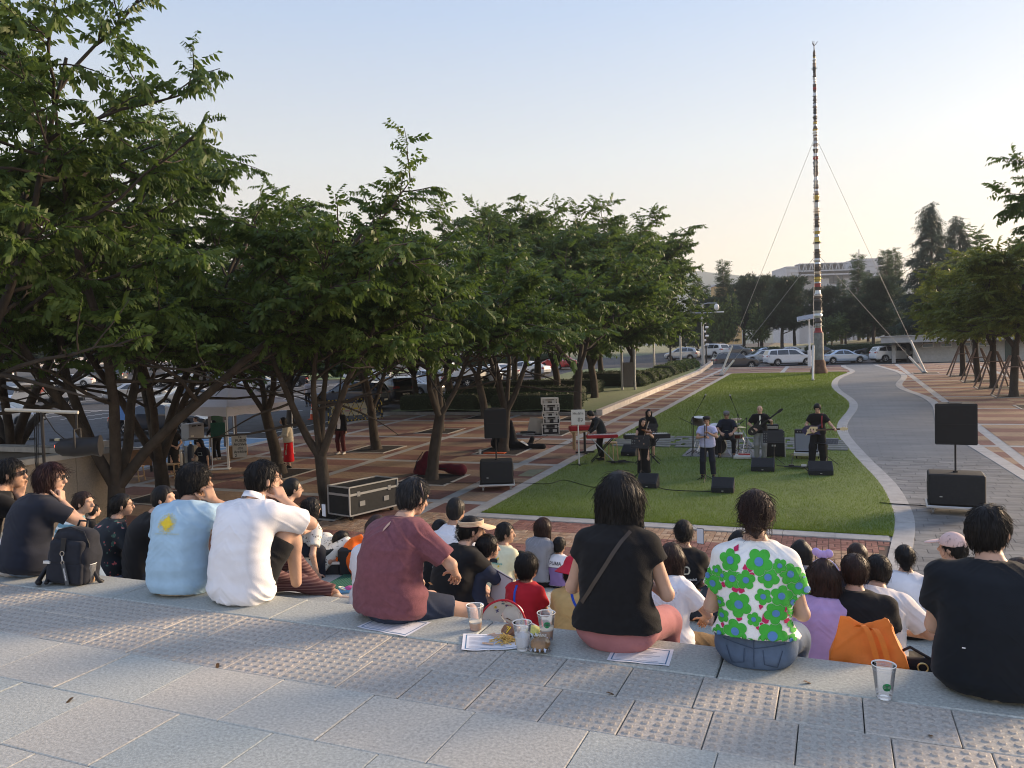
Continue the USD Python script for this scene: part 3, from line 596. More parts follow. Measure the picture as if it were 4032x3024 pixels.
for i in range(9):
 y = 48.5+i*2.5
 hedge('clipped_shrub', ['nearest', 'second', 'third', 'fourth', 'fifth', 'sixth', 'seventh', 'eighth', 'farthest'][i]+' of the rounded yellow-green shrubs along the low wall', -12.9-R_.uniform(0, .5), -11.15, y, y+2.25, None, R_.uniform(.8, 1.05), M_hedgel, 2600, 20+i, rnd=.45)
hedge('hedge', 'long clipped hedge on the bank behind the road, left of the mown gap', -12, -6.2, 98.0, 99.6, 2.33, 1.1, n=9000, seed=30)
hedge('hedge', 'long clipped hedge on the bank behind the road, right of the gap', -3.2, 11.5, 98.0, 99.6, 2.33, 1.1, n=16000, seed=31)
for i, (x0, x1, y0, y1, l) in enumerate([(-66, -52, 78, 80.5, 'wide clipped hedge across the car park at the far left'), (-51, -45, 70, 72, 'rounded hedge by the brown lamp post across the car park'), (-60, -56, 68, 70, 'small rounded hedge with a traffic cone on it at the far left'), (-48, -30, 84, 86, 'long hedge behind the parked cars beyond the tent')]):
 hedge('hedge', l, x0, x1, y0, y1, None, 1.3, n=5000, seed=40+i)
def conifer(seed, H, R, taper=1.0, droop=.15, n=60, leaf=.3, nl=8, start=.08, tw=10, wid=.12):
 T = Tree(seed); Rn = T.R; T.limb((0, 0, 0), (0, 0, 1), H, H*.018+.04, .02, wob=.01, n=8)
 for i in range(n):
  t = start+(1-start)*(i+Rn.random())/n; z = H*t; rr = R*(1-t)**taper*Rn.uniform(.7, 1.1)+.12; a = i*2.4+Rn.normal(0, .3)
  d = V(math.cos(a), math.sin(a), .25-droop); P, e = T.limb((0, 0, z), d, rr, .05*(1-t)+.012, .008, up=-droop*.12, wob=.05, n=4)
  for w in range(max(2, int(tw*(rr/R)**.8))):
   u = .2+.8*Rn.random(); k = min(int(u*4), 3); p = P[k]+(P[k+1]-P[k])*(u*4-k); T.leafy(p, unit(d*.6+Rn.normal(0, .45, 3)*[1, 1, .4]+[0, 0, -droop]), Rn.uniform(.7, 1.3))
 P, D, S = np.array(T.tips), np.array(T.dirs), np.array(T.sz); tm = spray(nl, leaf*2.6, leaf, wid, Rn, .2); v, f = sprays(P, D, S, tm, Rn, .6)
 return cat(T.wood), trimesh.Trimesh(v, f, process=False)
def pine(seed, H, R, fork=.35, clumps=34, leaf=.36):
 T = Tree(seed); Rn = T.R; P0, d = T.limb((0, 0, 0), (Rn.normal(0, .1), Rn.normal(0, .1), 1), H*.9, .24, .07, wob=.07, n=8)
 for i in range(clumps):
  t = fork+(1-fork)*(i+Rn.random())/clumps; k = min(int(t*8), 7); p = P0[k]; a = i*2.4+Rn.normal(0, .4); el = Rn.uniform(-.05, .5)
  P, e = T.limb(p, (math.cos(a), math.sin(a), el), R*Rn.uniform(.55, 1.)*(1.15-t*.65), .07, .02, up=.05, wob=.14, n=5)
  for (c, rr) in ((P[-1], 1.1), (P[3], .9), (P[2], .7)):
   m = int(60*rr); q = Rn.normal(0, 1, (m, 3)); q = unit(q)*Rn.random((m, 1))**.4*[.95, .95, .38]*rr+c+[0, 0, .25]
   for x in q: T.leafy(x, unit((x-c)*[1, 1, 1.6]+[0, 0, .25]+Rn.normal(0, .25, 3)), Rn.uniform(.7, 1.2))
 P, D, S = np.array(T.tips), np.array(T.dirs), np.array(T.sz); tm = spray(9, leaf, leaf, .10, Rn, .05); v, f = sprays(P, D, S, tm, Rn, 1.5)
 return cat(T.wood), trimesh.Trimesh(v, f, process=False)
def bush(seed, H, R, n=900, leaf=.3): 
 T = Tree(seed); Rn = T.R; T.limb((0, 0, 0), (0, 0, 1), H*.7, .14, .05, n=4)
 cs = [(Rn.uniform(-.6, .6)*R, Rn.uniform(-.6, .6)*R, H*Rn.uniform(.35, .85)) for _ in range(14)]
 for i in range(n):
  c = np.array(cs[i % 14]); q = unit(Rn.normal(0, 1, 3))*Rn.random()**.4*R*.5; T.leafy(c+q*[1, 1, .8], unit(q+[0, 0, .1]), Rn.uniform(.7, 1.2))
 P, D, S = np.array(T.tips), np.array(T.dirs), np.array(T.sz); tm = spray(9, leaf*2, leaf, .25, Rn); v, f = sprays(P, D, S, tm, Rn, .8)
 return cat(T.wood), trimesh.Trimesh(v, f, process=False)
zb = lambda x, y: 2.36+min(max(y-98, 0), 40)*.045 if y > 97 else zp(y)
def at(px, dep): 
 p = Dp(px, 1400, dep); return (p[0], p[1], zb(p[0], p[1]))
pn = plant('pine_tree', *pine(31, 10.5, 3.6), M_bark, M_pine, 'broad pine with a visible trunk left of the tall pot tower, on the bank', at(3080, 103))
for i, (px, dep, s, l) in enumerate([(3600-160, 104, .95, 'broad drooping pine beside the white guard house'), (2930, 112, 1.05, 'dark pine in the row behind the hedge, left of centre of the gap'), (3000, 120, 1.15, 'dark pine further back in the row, just left of the tower wires'), (3130, 118, 1.0, 'dark pine standing behind the broad pine left of the tower'), (3250, 112, .86, 'dark pine right behind the tall pot tower'), (3330, 108, .72, 'dark pine between the pot tower and the guard house'), (2790, 108, .8, 'dark pine behind the lamp post with cameras'), (3400, 125, .74, 'dark pine far back in front of the white office block'),
        (2700, 92, .5, 'small pine beside the lamp post with cameras'), (2640, 84, .55, 'small round pine at the end of the low wall')]): dup(pn, l, at(px, dep), i*1.3, sc=s)
mt = plant('dawn_redwood', *conifer(41, 13.5, 2.1, 1.0, .05, 150, .34, 9, tw=18, wid=.2), M_barkp, M_meta, 'slender feathery conifer left of the pines, its tip against the sky', at(2855, 118))
for i, (px, dep, s, l) in enumerate([(3384, 122, 1.02, 'slender feathery conifer in front of the white office block'), (3492, 112, 1.0, 'left of the twin feathery conifers by the guard house'), (3522, 114, 1.02, 'right of the twin feathery conifers by the guard house'), (2748, 112, .8, 'feathery conifer behind the street lamp, left one'), (2782, 115, .72, 'feathery conifer behind the street lamp, right one'), (3315, 116, .72, 'short feathery conifer right of the pot tower'), (3420, 116, .78, 'short feathery conifer under the office block windows')]): dup(mt, l, at(px, dep), i, sc=s)
gk = plant('ginkgo_tree', *bush(51, 8, 2.4, 700), M_barkp, M_ginkgo, 'pale yellow-green ginkgo tree beside the street lamp', at(2852, 101), sc=(.8, .8, 1))
dup(gk, 'small yellow-green tree behind the base of the pot tower', at(3275, 102), 1, sc=(.8, .8, .62)); dup(gk, 'small pale tree among the pines left of the broad pine', at(2985, 104), 2, sc=(.75, .75, .85))
cd = plant('cedar_tree', *conifer(61, 17.5, 5.6, .85, .35, 190, .36, 9, .06, 34, .16), M_bark, M_cedar, 'tall drooping cedar behind the guard house, spiky tip against the sky', at(3668, 92))
dup(cd, 'second cedar behind the guard house, half hidden by yellow trees', at(3772, 96), 2, sc=.93)
dup(yel, 'yellow-green tree behind the guard house roof', at(3800, 88), 1, sc=1.5); dup(yel, 'yellow-green tree beyond the propped row at right', at(3905, 84), 3, sc=1.35); dup(rt, 'dark tree closing the view at the right edge', at(3985, 78), 4, sc=1.25)
for i, (px, dep, s, l) in enumerate([(150, 112, .95, 'dark pine across the car park at the far left'), (20, 105, .9, 'dark pine at the left edge across the car park'), (330, 118, 1.0, 'dark pine across the car park behind the brown lamp'), (520, 120, .9, 'pine across the car park between the big tree trunks'), (700, 125, .95, 'pine across the car park above the parked white cars'), (860, 128, .9, 'pine across the car park left of the gate'), (1250, 130, .9, 'pine across the car park right of the gate'), (1420, 128, .85, 'pine across the car park above the barrier')]):
 p = Dp(px, 1400, dep); dup(pn, l, (p[0], p[1], zp(min(p[1], 150))-.2), i*.9, sc=s)
for i, (px, dep, l) in enumerate([(60, 128, 'leafy dark tree closing the far left of the car park'), (240, 134, 'leafy dark tree behind the hedge across the car park'), (430, 138, 'leafy tree behind the cars seen between the left trunks'), (620, 140, 'leafy tree across the car park above the silver car'), (980, 150, 'leafy tree behind the gate of the car park'), (1120, 145, 'leafy tree just behind the parking barrier booth'), (1330, 150, 'leafy tree beyond the car park right of the barrier'), (1600, 140, 'leafy tree beyond the cars behind the hedge bed'), (1850, 135, 'leafy tree beyond the white saloon at the hedge bed'), (2100, 130, 'leafy tree far behind the hedge bed')]):
 p = Dp(px, 1400, dep); dup(gk if i % 3 == 2 else far, l, (p[0], p[1], zp(min(p[1], 150))-.2), i*.7, sc=(1.0 if i % 3 == 2 else .75))
# ==== people: every body, garment and head of hair is grown from smoothly blended volumes =================
_C8 = np.array([(i, j, k) for i in (0, 1) for j in (0, 1) for k in (0, 1)])
_E12 = [(a, b) for a in range(8) for b in range(a+1, 8) if abs(_C8[a]-_C8[b]).sum() == 1]
def nets(F, o, h):
 S = F < 0; n = np.array(F.shape); c = np.zeros(n-1, np.int8)
 for (i, j, k) in _C8: c += S[i:n[0]-1+i, j:n[1]-1+j, k:n[2]-1+k]
 I = np.argwhere((c > 0) & (c < 8))
 if not len(I): return np.zeros((0, 3)), np.zeros((0, 3), int)
 val = np.stack([F[I[:, 0]+q[0], I[:, 1]+q[1], I[:, 2]+q[2]] for q in _C8], 1)
 acc = np.zeros((len(I), 3)); cnt = np.zeros(len(I))
 for a, b in _E12:
  va, vb = val[:, a], val[:, b]; m = (va < 0) != (vb < 0); t = np.where(m, va/np.where(m, va-vb, 1), 0)[:, None]
  acc += np.where(m[:, None], _C8[a]+(_C8[b]-_C8[a])*t, 0); cnt += m
 P = o+h*(I+acc/cnt[:, None]); idx = -np.ones(n-1, int); idx[tuple(I.T)] = np.arange(len(I)); fs = []
 for ax in range(3):
  b, d = [(1, 2), (2, 0), (0, 1)][ax]; sl0 = [slice(1, -1)]*3; sl1 = [slice(1, -1)]*3; sl0[ax] = slice(0, -1); sl1[ax] = slice(1, None)
  A, B = S[tuple(sl0)], S[tuple(sl1)]; X = np.argwhere(A != B); 
  if not len(X): continue
  s = A[tuple(X.T)]; off = np.ones(3, int); off[ax] = 0; Y = X+off; eb = np.eye(3, dtype=int)[b]; ed = np.eye(3, dtype=int)[d]
  q = np.stack([idx[tuple((Y-eb-ed).T)], idx[tuple((Y-ed).T)], idx[tuple(Y.T)], idx[tuple((Y-eb).T)]], 1)
  q[~s] = q[~s][:, ::-1]; q = q[(q >= 0).all(1)]; fs += [q[:, [0, 1, 2]], q[:, [0, 2, 3]]]
 return P, np.vstack(fs)
class SDF:
 def __init__(s): s.p = []
 def _add(s, f, lo, hi, k, op='u'): s.p.append((f, np.array(lo, float), np.array(hi, float), k, op)); return s
 def cap(s, a, b, ra, rb=None, k=.03, op='u'):
  a, b = V(*a), V(*b); rb = ra if rb is None else rb; ab = b-a; L = ab@ab+1e-9; r = max(ra, rb)
  def f(p): t = np.clip((p-a)@ab/L, 0, 1); return np.linalg.norm(p-a-t[..., None]*ab, axis=-1)-(ra+(rb-ra)*t)
  return s._add(f, np.minimum(a, b)-r, np.maximum(a, b)+r, k, op)
 def sleeve(s, a, b, ra, rb, k=.03, op='u'):
  a, b = V(*a), V(*b); d = b-a; L = np.linalg.norm(d); d = d/L; r = max(ra, rb)
  def f(p):
   q = p-a; t = q@d; x = np.linalg.norm(q-t[..., None]*d, axis=-1)-(ra+(rb-ra)*np.clip(t/L, 0, 1)); return np.maximum(np.where(t < 0, np.linalg.norm(q, axis=-1)-ra, x), t-L)
  return s._add(f, np.minimum(a, b)-r, np.maximum(a, b)+r, k, op)
 def ell(s, c, r, R=None, k=.03, op='u'):
  c, r = V(*c), V(*r); m = r.max()
  def f(p):
   q = p-c
   if R is not None: q = q@R
   k0 = np.linalg.norm(q/r, axis=-1); k1 = np.linalg.norm(q/r**2, axis=-1)+1e-9; return k0*(k0-1)/k1
  return s._add(f, c-m, c+m, k, op)
 def box(s, c, h, R=None, rd=.01, k=.02, op='u'):
  c, h = V(*c), V(*h)-rd; m = np.linalg.norm(h)+rd
  def f(p):
   q = p-c
   if R is not None: q = q@R
   q = np.abs(q)-h; return np.linalg.norm(np.maximum(q, 0), axis=-1)+np.minimum(q.max(-1), 0)-rd
  return s._add(f, c-m, c+m, k, op)
 def stack(s, o, R, z, a, b, cy, k=.03, op='u', pw=2.3):
  o = V(*o); z = V(*z); fa, fb, fc = (Pch(z, V(*x)) for x in (a, b, cy)); m = max(max(a), max(b))+max(map(abs, cy)); ends = np.array([o+R@V(x, y, t) for x in (-m, m) for y in (-m, m) for t in (z[0], z[-1])])
  def f(p):
   q = (p-o)@R; t = np.clip(q[..., 2], z[0], z[-1]); A, B = fa(t), fb(t); x, y = np.abs(q[..., 0])/A, np.abs(q[..., 1]-fc(t))/B
   k0 = (x**pw+y**pw)**(1/pw); d = (k0-1)*np.minimum(A, B)*(1-.0*k0); dz = np.abs(q[..., 2]-t)
   return np.where(dz > 0, np.hypot(np.maximum(d, 0), dz), d)
  return s._add(f, ends.min(0), ends.max(0), k, op)
 def plane(s, c, n, k=.01):
  c, n = V(*c), unit(V(*n)); return s._add(lambda p: (p-c)@n, V(-9, -9, -9), V(9, 9, 9), k, 'i')
 def eval(s, p):
  F = np.full(p.shape[:-1], .3)
  for f, lo, hi, k, op in s.p: F = s._mix(F, f(p), k, op)
  return F
 @staticmethod
 def _mix(F, d, k, op):
  if op == 'u': h = np.clip(.5+.5*(F-d)/k, 0, 1); return F*(1-h)+d*h-k*h*(1-h)
  if op == 'i': return np.maximum(F, d)
  h = np.clip(.5-.5*(F+d)/k, 0, 1); return F*(1-h)-d*h+k*h*(1-h)          # 's'
 def mesh(s, h):
  us = [x for x in s.p if x[4] == 'u']; lo = np.min([x[1] for x in us], 0)-3*h-.01; hi = np.max([x[2] for x in us], 0)+3*h+.01
  n = np.ceil((hi-lo)/h).astype(int)+1; ax = [lo[i]+h*np.arange(n[i]) for i in range(3)]; F = np.full(n, .3)
  for f, a, b, k, op in s.p:
   i0 = np.maximum(np.floor((a-k-.06-lo)/h).astype(int), 0); i1 = np.minimum(np.ceil((b+k+.06-lo)/h).astype(int)+1, n)
   if (i1 <= i0).any(): continue
   sl = tuple(slice(x, y) for x, y in zip(i0, i1)); p = np.stack(np.meshgrid(*[ax[i][sl[i]] for i in range(3)], indexing='ij'), -1); F[sl] = s._mix(F[sl], f(p), k, op)
  v, f = nets(F, lo, h); return trimesh.Trimesh(v, f, process=False)
def vnorm(m):
 n = np.zeros_like(m.vertices); c = np.cross(m.vertices[m.faces[:, 1]]-m.vertices[m.faces[:, 0]], m.vertices[m.faces[:, 2]]-m.vertices[m.faces[:, 0]])
 for k in range(3): np.add.at(n, m.faces[:, k], c)
 return unit(n)
def foldval(q, amp, seed, sc=(5, 5, 15), o=2):
 p = q*np.array(sc); n = meshkit.fbm(p+seed*3.1, o, seed); r = 1-np.abs(2*meshkit.noise(p*[.6, .6, .7]+7.7, seed+5)-1); w = q+.05*(meshkit.noise(q*4.0+seed, seed+3)[:, None]-.5); sx = np.sign(q[:, 0])
 a = w[:, 2]*.8+np.abs(w[:, 0])*.7+w[:, 1]*.3; k = 1-np.abs(2*meshkit.noise(np.c_[a*26, w[:, 0]*3+seed, w[:, 1]*4], seed+9)-1)
 return amp*((n-.5)*.9+(r-.6)*.8+np.clip(k-.62, 0, 1)*2.4*meshkit.noise(q*[5, 5, 4]+3, seed+2)**1.5)
def folds(m, amp, seed, sc=(5, 5, 15), o=2):
 m.vertices = m.vertices+vnorm(m)*foldval(m.vertices, amp, seed, sc, o)[:, None]; return m
def ik(a, t, l1, l2, pole):
 a, t = V(*a), V(*t); d = t-a; D = np.linalg.norm(d); D2 = min(D, (l1+l2)*.999); u = d/(D+1e-9); x = (l1*l1-l2*l2+D2*D2)/(2*D2); y = math.sqrt(max(l1*l1-x*x, 0)); p = V(*pole); p = p-u*(p@u); p = p/(np.linalg.norm(p)+1e-9)
 return a+u*x+p*y, a+u*D2
def rxyz(rx, ry, rz): return rotm([0, 0, 1], rz)@rotm([0, 1, 0], ry)@rotm([1, 0, 0], rx)
SKIN = {'a': pm('skin_fair', (.50, .31, .225), .5, var=.08, vs=12, spec=.35), 'b': pm('skin_tan', (.40, .235, .16), .5, var=.08, vs=12, spec=.35), 'c': pm('skin_deep', (.30, .165, .11), .5, var=.08, vs=12, spec=.35)}
def hairmat(name, c, c2): return pm('hair_'+name, c, .5, col2=c2, vs=60, stretch=(1, 1, .12), spec=.28, bump=.002, bs=120)
HAIR = {'black': hairmat('black', (.011, .010, .010), (.005, .0045, .005)), 'brown': hairmat('brown', (.034, .017, .013), (.012, .008, .007)), 'maroon': hairmat('maroon', (.036, .012, .013), (.014, .006, .006)), 'tipped': pm('hair_tipped', (.04, .016, .012), .5, col2=(.009, .007, .007), vs=4, spec=.28), 'greying': hairmat('greying', (.035, .035, .038), (.009, .009, .010))}
FABS = {}
def fab(name, col, rough=.85, var=.1, **k):
 if name not in FABS: FABS[name] = pm('cloth_'+name, col, rough, var=var, vs=k.pop('vs', 9), spec=.15, sheen=k.pop('sheen', .06), bump=k.pop('bump', .0012), bs=k.pop('bs', 220), **k)
 return FABS[name]
NAVY, BLACK = fab('navy', (.018, .021, .032)), fab('black', (.012, .012, .0135))
def hand(S, w, d, pn, s=1.0, curl=.5, side=1, fat=1.0, thumb=.6):
 d = unit(V(*d)); pn = unit(V(*pn)-d*(V(*pn)@d)); sd = np.cross(d, pn)*side; q = lambda *a: w+s*(a[0]*sd+a[1]*d+a[2]*pn)
 S.box(q(0, .045, 0), (.038*s*fat, .045*s, .0125*s*fat), np.stack([sd, d, pn], 1), .011*s, .015)
 for i, (x, L, r) in enumerate([(.030, .066, .0085), (.010, .074, .0088), (-.011, .069, .0085), (-.030, .054, .0075)]):
  p = q(x, .085, 0); a = 0; L *= s; r *= s*fat
  for j, f in enumerate((.45, .32, .26)):
   a += curl*(1.0, 1.25, .8)[j]; e = p+L*f*(d*math.cos(a)+pn*math.sin(a)+sd*x*.8); S.cap(p, e, r*(1-.08*j), r*(.93-.08*j), .006); p = e
 p = q(.030, .02, .004); 
 for j, (l, c) in enumerate(((.04, .15), (.03, .35), (.026, .6))):
  e = p+s*l*unit(sd*(.85-.5*j*thumb)+d*(.7+.2*j)+pn*(.25+c*thumb)); S.cap(p, e, .0105*s*fat*(1-.1*j), .0095*s*fat*(1-.1*j), .008); p = e
def strands(parent, hh, hc, HR, hs, mat, n, st, out, seed):
 R = np.random.default_rng(seed); q, fi = trimesh.sample.sample_surface(hh, n, seed=seed); nn = hh.face_normals[fi]; k = 6; L = (R.uniform(.03, .075, n) if st in ('short', 'thick') else R.uniform(.06, .14, n))*hs
 crown = hc+HR@V(0, -.05, .11)*hs; P = np.zeros((n, k, 3)); P[:, 0] = q+nn*.0005; d = unit(q-crown); d[:, 2] -= .5
 if st in ('pony', 'bun', 'clip'): d = unit(hc+HR@V(0, -.11, -.01)*hs-q)
 for i in range(1, k):
  d = d-nn*(d*nn).sum(1, keepdims=True)*.8; d = unit(d+R.normal(0, .16, (n, 3))+np.array([0, 0, -.10*i])); P[:, i] = P[:, i-1]+d*(L/k)[:, None]+nn*(R.random((n, 1))*out/k)
 c = UsdGeom.BasisCurves.Define(stage, numbered(parent, 'strands')); c.CreateTypeAttr('linear'); c.CreatePointsAttr(Vt.Vec3fArray.FromNumpy(P.reshape(-1, 3).astype(np.float32))); c.CreateCurveVertexCountsAttr(Vt.IntArray([k]*n))
 c.CreateWidthsAttr(Vt.FloatArray.FromNumpy(np.tile(np.r_[.0026, .0026, .0024, .002, .0015, .0008], n).astype(np.float32))); c.SetWidthsInterpolation('vertex'); c.GetPrim().SetCustomDataByKey('kind', 'stuff'); UsdShade.MaterialBindingAPI.Apply(c.GetPrim()).Bind(mat)
def person(label, loc, rz=0, sc=1.0, sit=True, lean=.1, side=0, slouch=.5, yaw=0, pitch=.0, roll=0, female=False, fat=1.0, child=0, arms=('lap', 'lap'), feet=None, kneel=None, top=('tee', BLACK), bottom=('pants', NAVY), hair=('short', 'black'), skin='a', shoes=None, detail=.010, fold=.009, neck=0, hem=None, group=None, extras=None, hd=1.0, knees=None, wide=1.0, name='person', eyes=False, gl=None, hands=(.7, .7), pdx=0, hipdrop=0, twist=0):
 t = thing(name, label, 'person', loc, rz, group, sc=sc); z0 = .10 if sit else .93-hipdrop; o = V(pdx, 0, z0); R = rotm([0, 0, 1], twist)@rotm([0, 1, 0], side)@rotm([1, 0, 0], -lean)
 hs = hd*(1+.28*child)                                                      # a child's head is large for its body
 zz = V(-.11, -.03, .06, .15, .26, .36, .43, .485, .525, .56); w = wide*(.92 if female else 1.0)
 aa = V(.12, .175, .172, .158, .160, .172, .170, .134, .085, .056)*V(*([fat]*5+[(1+fat)/2]*3+[1, 1])); bb = V(.09, .125, .122, .112, .112, .113, .104, .082, .060, .052)*V(*([fat]*5+[(1+fat)/2]*3+[1, 1]))
 aa[5:8] *= w
 if female: aa[3] *= .90; aa[1:3] *= 1.04
 cy = -slouch*.055*np.sin(np.clip(zz/.5, 0, 1)*math.pi)+np.clip((zz-.40)/.15, 0, 1)*(.02+.03*slouch); T = lambda x, y, z: o+R@V(x, y, z)
 shw = .172*w*(1+.35*(fat-1)); sh = [T(s*shw, .0+.01*slouch, .432) for s in (-1, 1)]
 nb = T(0, cy[-2], .52); hc = nb+R@V(0, .028+.05*slouch+neck, .145*(hs*.5+.5)) if True else 0; HR = rxyz(pitch, roll, yaw)
 H = lambda x, y, z: hc+HR@(V(x, y, z)*hs)
 armp = []
 for i, s in enumerate((-1, 1)):
  A = arms[i]; la, lf = .275, .245
  if isinstance(A, str):
   A = {'lap': ((s*.07, .26, .19), (s*1, -.6, -.5)), 'knees': ((s*.10, .42, .22), (s*1, -.3, -.4)), 'down': ((s*.27, .0, -.02), (s*1, -1, 0)), 'hang': ((s*.235, .03, -.12), (s*.3, -1, 0)), 'cross': ((-s*.10, .24, .24), (s*1, -.2, -.6)), 'phone': ((s*.05, .30, .40), (s*.7, -.2, -1)), 'hug': ((-s*.06, .40, .16), (s*1, 0, -.3)), 'back': ((s*.3, -.25, .02), (s*.4, -1, .2)), 'hips': ((s*.2, -.05, .13), (s*1, -.7, 0))}[A]
   tgt = V(*A[0])+V(0, 0, 0 if sit else z0-.10)
  else: tgt = V(*A[0])+V(0, 0, 0 if sit else 0)
  e, wr = ik(sh[i], tgt, la, lf, A[1]); hdv = V(*A[2]) if len(A) > 2 else (wr-e); hpn = V(*A[3]) if len(A) > 3 else V(-s*.4, .3, -.6); armp.append((sh[i], e, wr, hdv, hpn))
 hip = [o+rotm([0, 0, 1], twist)@V(s*.092*(1+.4*(fat-1)), .015, -.005) for s in (-1, 1)]
 feet = feet or ([(-.13, .44, -.42), (.13, .44, -.42)] if sit else [(-.11, 0, .085), (.11, 0, .085)])
 legs = []
 for i, s in enumerate((-1, 1)):
  kn, an = ik(hip[i], feet[i], .43 if sit else .435, .42, (knees[i] if knees else ((s*.15, .4, 1) if sit else (s*.05, 1, 0)))); legs.append((hip[i], kn, an))
 S = SDF(); S.stack(o, R, zz, aa*.93-.004, bb*.93-.004, cy, .03)
 S.cap(nb-R@V(0, 0, .05), hc+HR@V(0, -.02*hs, -.05*hs), .056 if not female else .048, .052*hs if not female else .046, .03)
 S.ell(H(0, -.012, .022), V(.074, .093, .090)*hs, HR, .02); S.ell(H(0, .028, -.045), V(.056, .060, .064)*hs, HR, .035); S.ell(H(0, .052, -.088), V(.026, .024, .02)*hs, HR, .025)
 S.cap(H(0, .086, .004), H(0, .103, -.032), .010*hs, .0155*hs, .014); S.cap(H(-.034, .078, .024), H(.034, .078, .024), .010*hs, None, .016); S.cap(H(-.018, .082, -.062), H(.018, .082, -.062), .0085*hs, None, .012)
 for s in (-1, 1):
  S.ell(H(s*.036, .082, .006), V(.016, .012, .011)*hs, HR, .008, 's'); S.ell(H(s*.078, -.008, -.012), V(.011, .021, .032)*hs, HR@rotm([0, 0, 1], -s*.35), .008)
 af = (.5+.5*fat)*(.9 if female else 1)
 for i, (a, e, wr, hdv, hpn) in enumerate(armp):
  S.cap(a, e, .049*af, .038*af, .03); S.cap(e, wr, .039*af, .026*af, .02); s = (-1, 1)[i]
  hand(S, wr, hdv, hpn, 1.0, hands[i], s, 1.0 if detail < .012 else 1.25)
 for h_, k_, a_ in legs:
  S.cap(h_, k_, .082*(.4+.6*fat), .052, .04); S.cap(k_, k_+(a_-k_)*.35, .05, .052, .03); S.cap(k_+(a_-k_)*.3, a_, .052, .035, .03)
 bod = S.mesh(detail); part(t, 'body', bod, SKIN[skin], True)
 kind, mat = bottom[0], bottom[1]; B = SDF(); lo = zz < .2
 B.stack(o, R, zz[lo], aa[lo]*1.0+.008, bb[lo]+.010, cy[lo], .04)
 if kind in ('pants', 'shorts'):
  fr = bottom[2] if len(bottom) > 2 else .62
  for h_, k_, a_ in legs:
   if kind == 'pants':
    lw = bottom[2] if len(bottom) > 2 else 1.0
    B.cap(h_, k_, .098*(.4+.6*fat), .068*lw, .05); B.sleeve(k_, k_+(a_-k_)*.93, .069*lw, .057*lw, .035)
   else: B.sleeve(h_, h_+(k_-h_)*fr, .100*(.4+.6*fat), .086, .05)
 elif kind == 'skirt':
  mid = lambda q: (legs[0][q]+legs[1][q])/2; L = bottom[2] if len(bottom) > 2 else .8
  if sit:
   for h_, k_, a_ in legs: B.cap(h_, k_, .108*fat, .085, .09); B.sleeve(k_, k_+(a_-k_)*L, .088, .095, .07)
   B.cap(mid(0), mid(1), .10, .085, .08)
  else:
   zt = z0+.1; zb_ = z0-(z0-.05)*L; B.stack((pdx, 0, 0), np.eye(3), (zb_, zb_+(zt-zb_)*.5, zt-.12, zt), (.20*fat, .18*fat, .172*fat, .14*fat), (.17, .15, .125, .10), (0, 0, 0, 0), .04)
 m = folds(B.mesh(max(detail, .010)), fold*.8, len(label), (9, 9, 9)); part(t, {'pants': 'trousers', 'shorts': 'shorts', 'skirt': 'skirt'}[kind], m, mat, True)
 kind, mat = top[0], top[1]; C = SDF(); hz = hem if hem is not None else -.055; slv = {'tee': .62, 'long': 2.0, 'none': 0, 'cap': .35, 'half': .8, 'roll': 1.35}[kind]; ease = top[2] if len(top) > 2 else .014
 sel = (zz > hz+.01) & (zz < .54); Z = np.r_[hz, zz[sel]]; A_ = np.r_[np.interp(hz, zz, aa)+.004, aa[sel]]+ease+np.r_[.012, np.where(zz[sel] < .2, .010, 0)]; B_ = np.r_[np.interp(hz, zz, bb)+.006, bb[sel]]+ease+np.r_[.012, np.where(zz[sel] < .2, .010, 0)]
 C.stack(o, R, Z, A_, B_, np.r_[np.interp(hz, zz, cy), cy[sel]], .03)
 for a, e, wr, _, _ in armp:
  if slv > 1: C.cap(a, e, .060*af+ease*.4, .052*af, .045); C.sleeve(e, e+(wr-e)*min(slv-1, .97), .053*af, .041*af, .03)
  elif slv > 0: C.sleeve(a, a+(e-a)*slv, .062*af+ease*.4, .064*af+ease*.4, .05)
  else: C.cap(a, a+(e-a)*.08, .05*af, .05*af, .04)
 cl = folds(C.mesh(detail), fold, len(label)+3); sp = part(t, 'shirt' if kind != 'long' else 'jacket' if (len(top) > 3 and top[3] == 'jacket') else 'shirt', cl, mat, True)
 st, hm = hair[0], HAIR.get(hair[1], hair[1]) if hair[1] else None; hh = None
 if st != 'bald':
  Q = SDF(); r = V(.086, .104, .100)*hs
  Q.ell(H(0, -.016, .028), r, HR, .02)
  if st == 'short': Q.ell(H(0, -.045, -.02), V(.076, .066, .085)*hs, HR, .04)
  if st == 'thick': Q.ell(H(0, -.03, .03), V(.096, .11, .105)*hs, HR, .03); Q.ell(H(0, -.045, -.03), V(.082, .075, .085)*hs, HR, .04)
  if st in ('bob', 'long', 'midlong'):
   L = {'bob': .13, 'midlong': .19, 'long': .27}[st]
   dn = HR@V(0, 0, -1) if st == 'bob' else unit(HR@V(0, -.1, -1)*.5+V(0, -.12, -1))
   for s in (-1, 0, 1): b = H(s*.056, -.035 if s else -.065, .0); Q.cap(b, b+dn*L*hs, .062*hs, .056*hs if st != 'long' else .047*hs, .045)
   if st != 'bob':
    for s in (-1, 1): b = H(s*.07, .0, -.0); Q.cap(b, b+dn*L*.8*hs, .03*hs, .024*hs, .04)
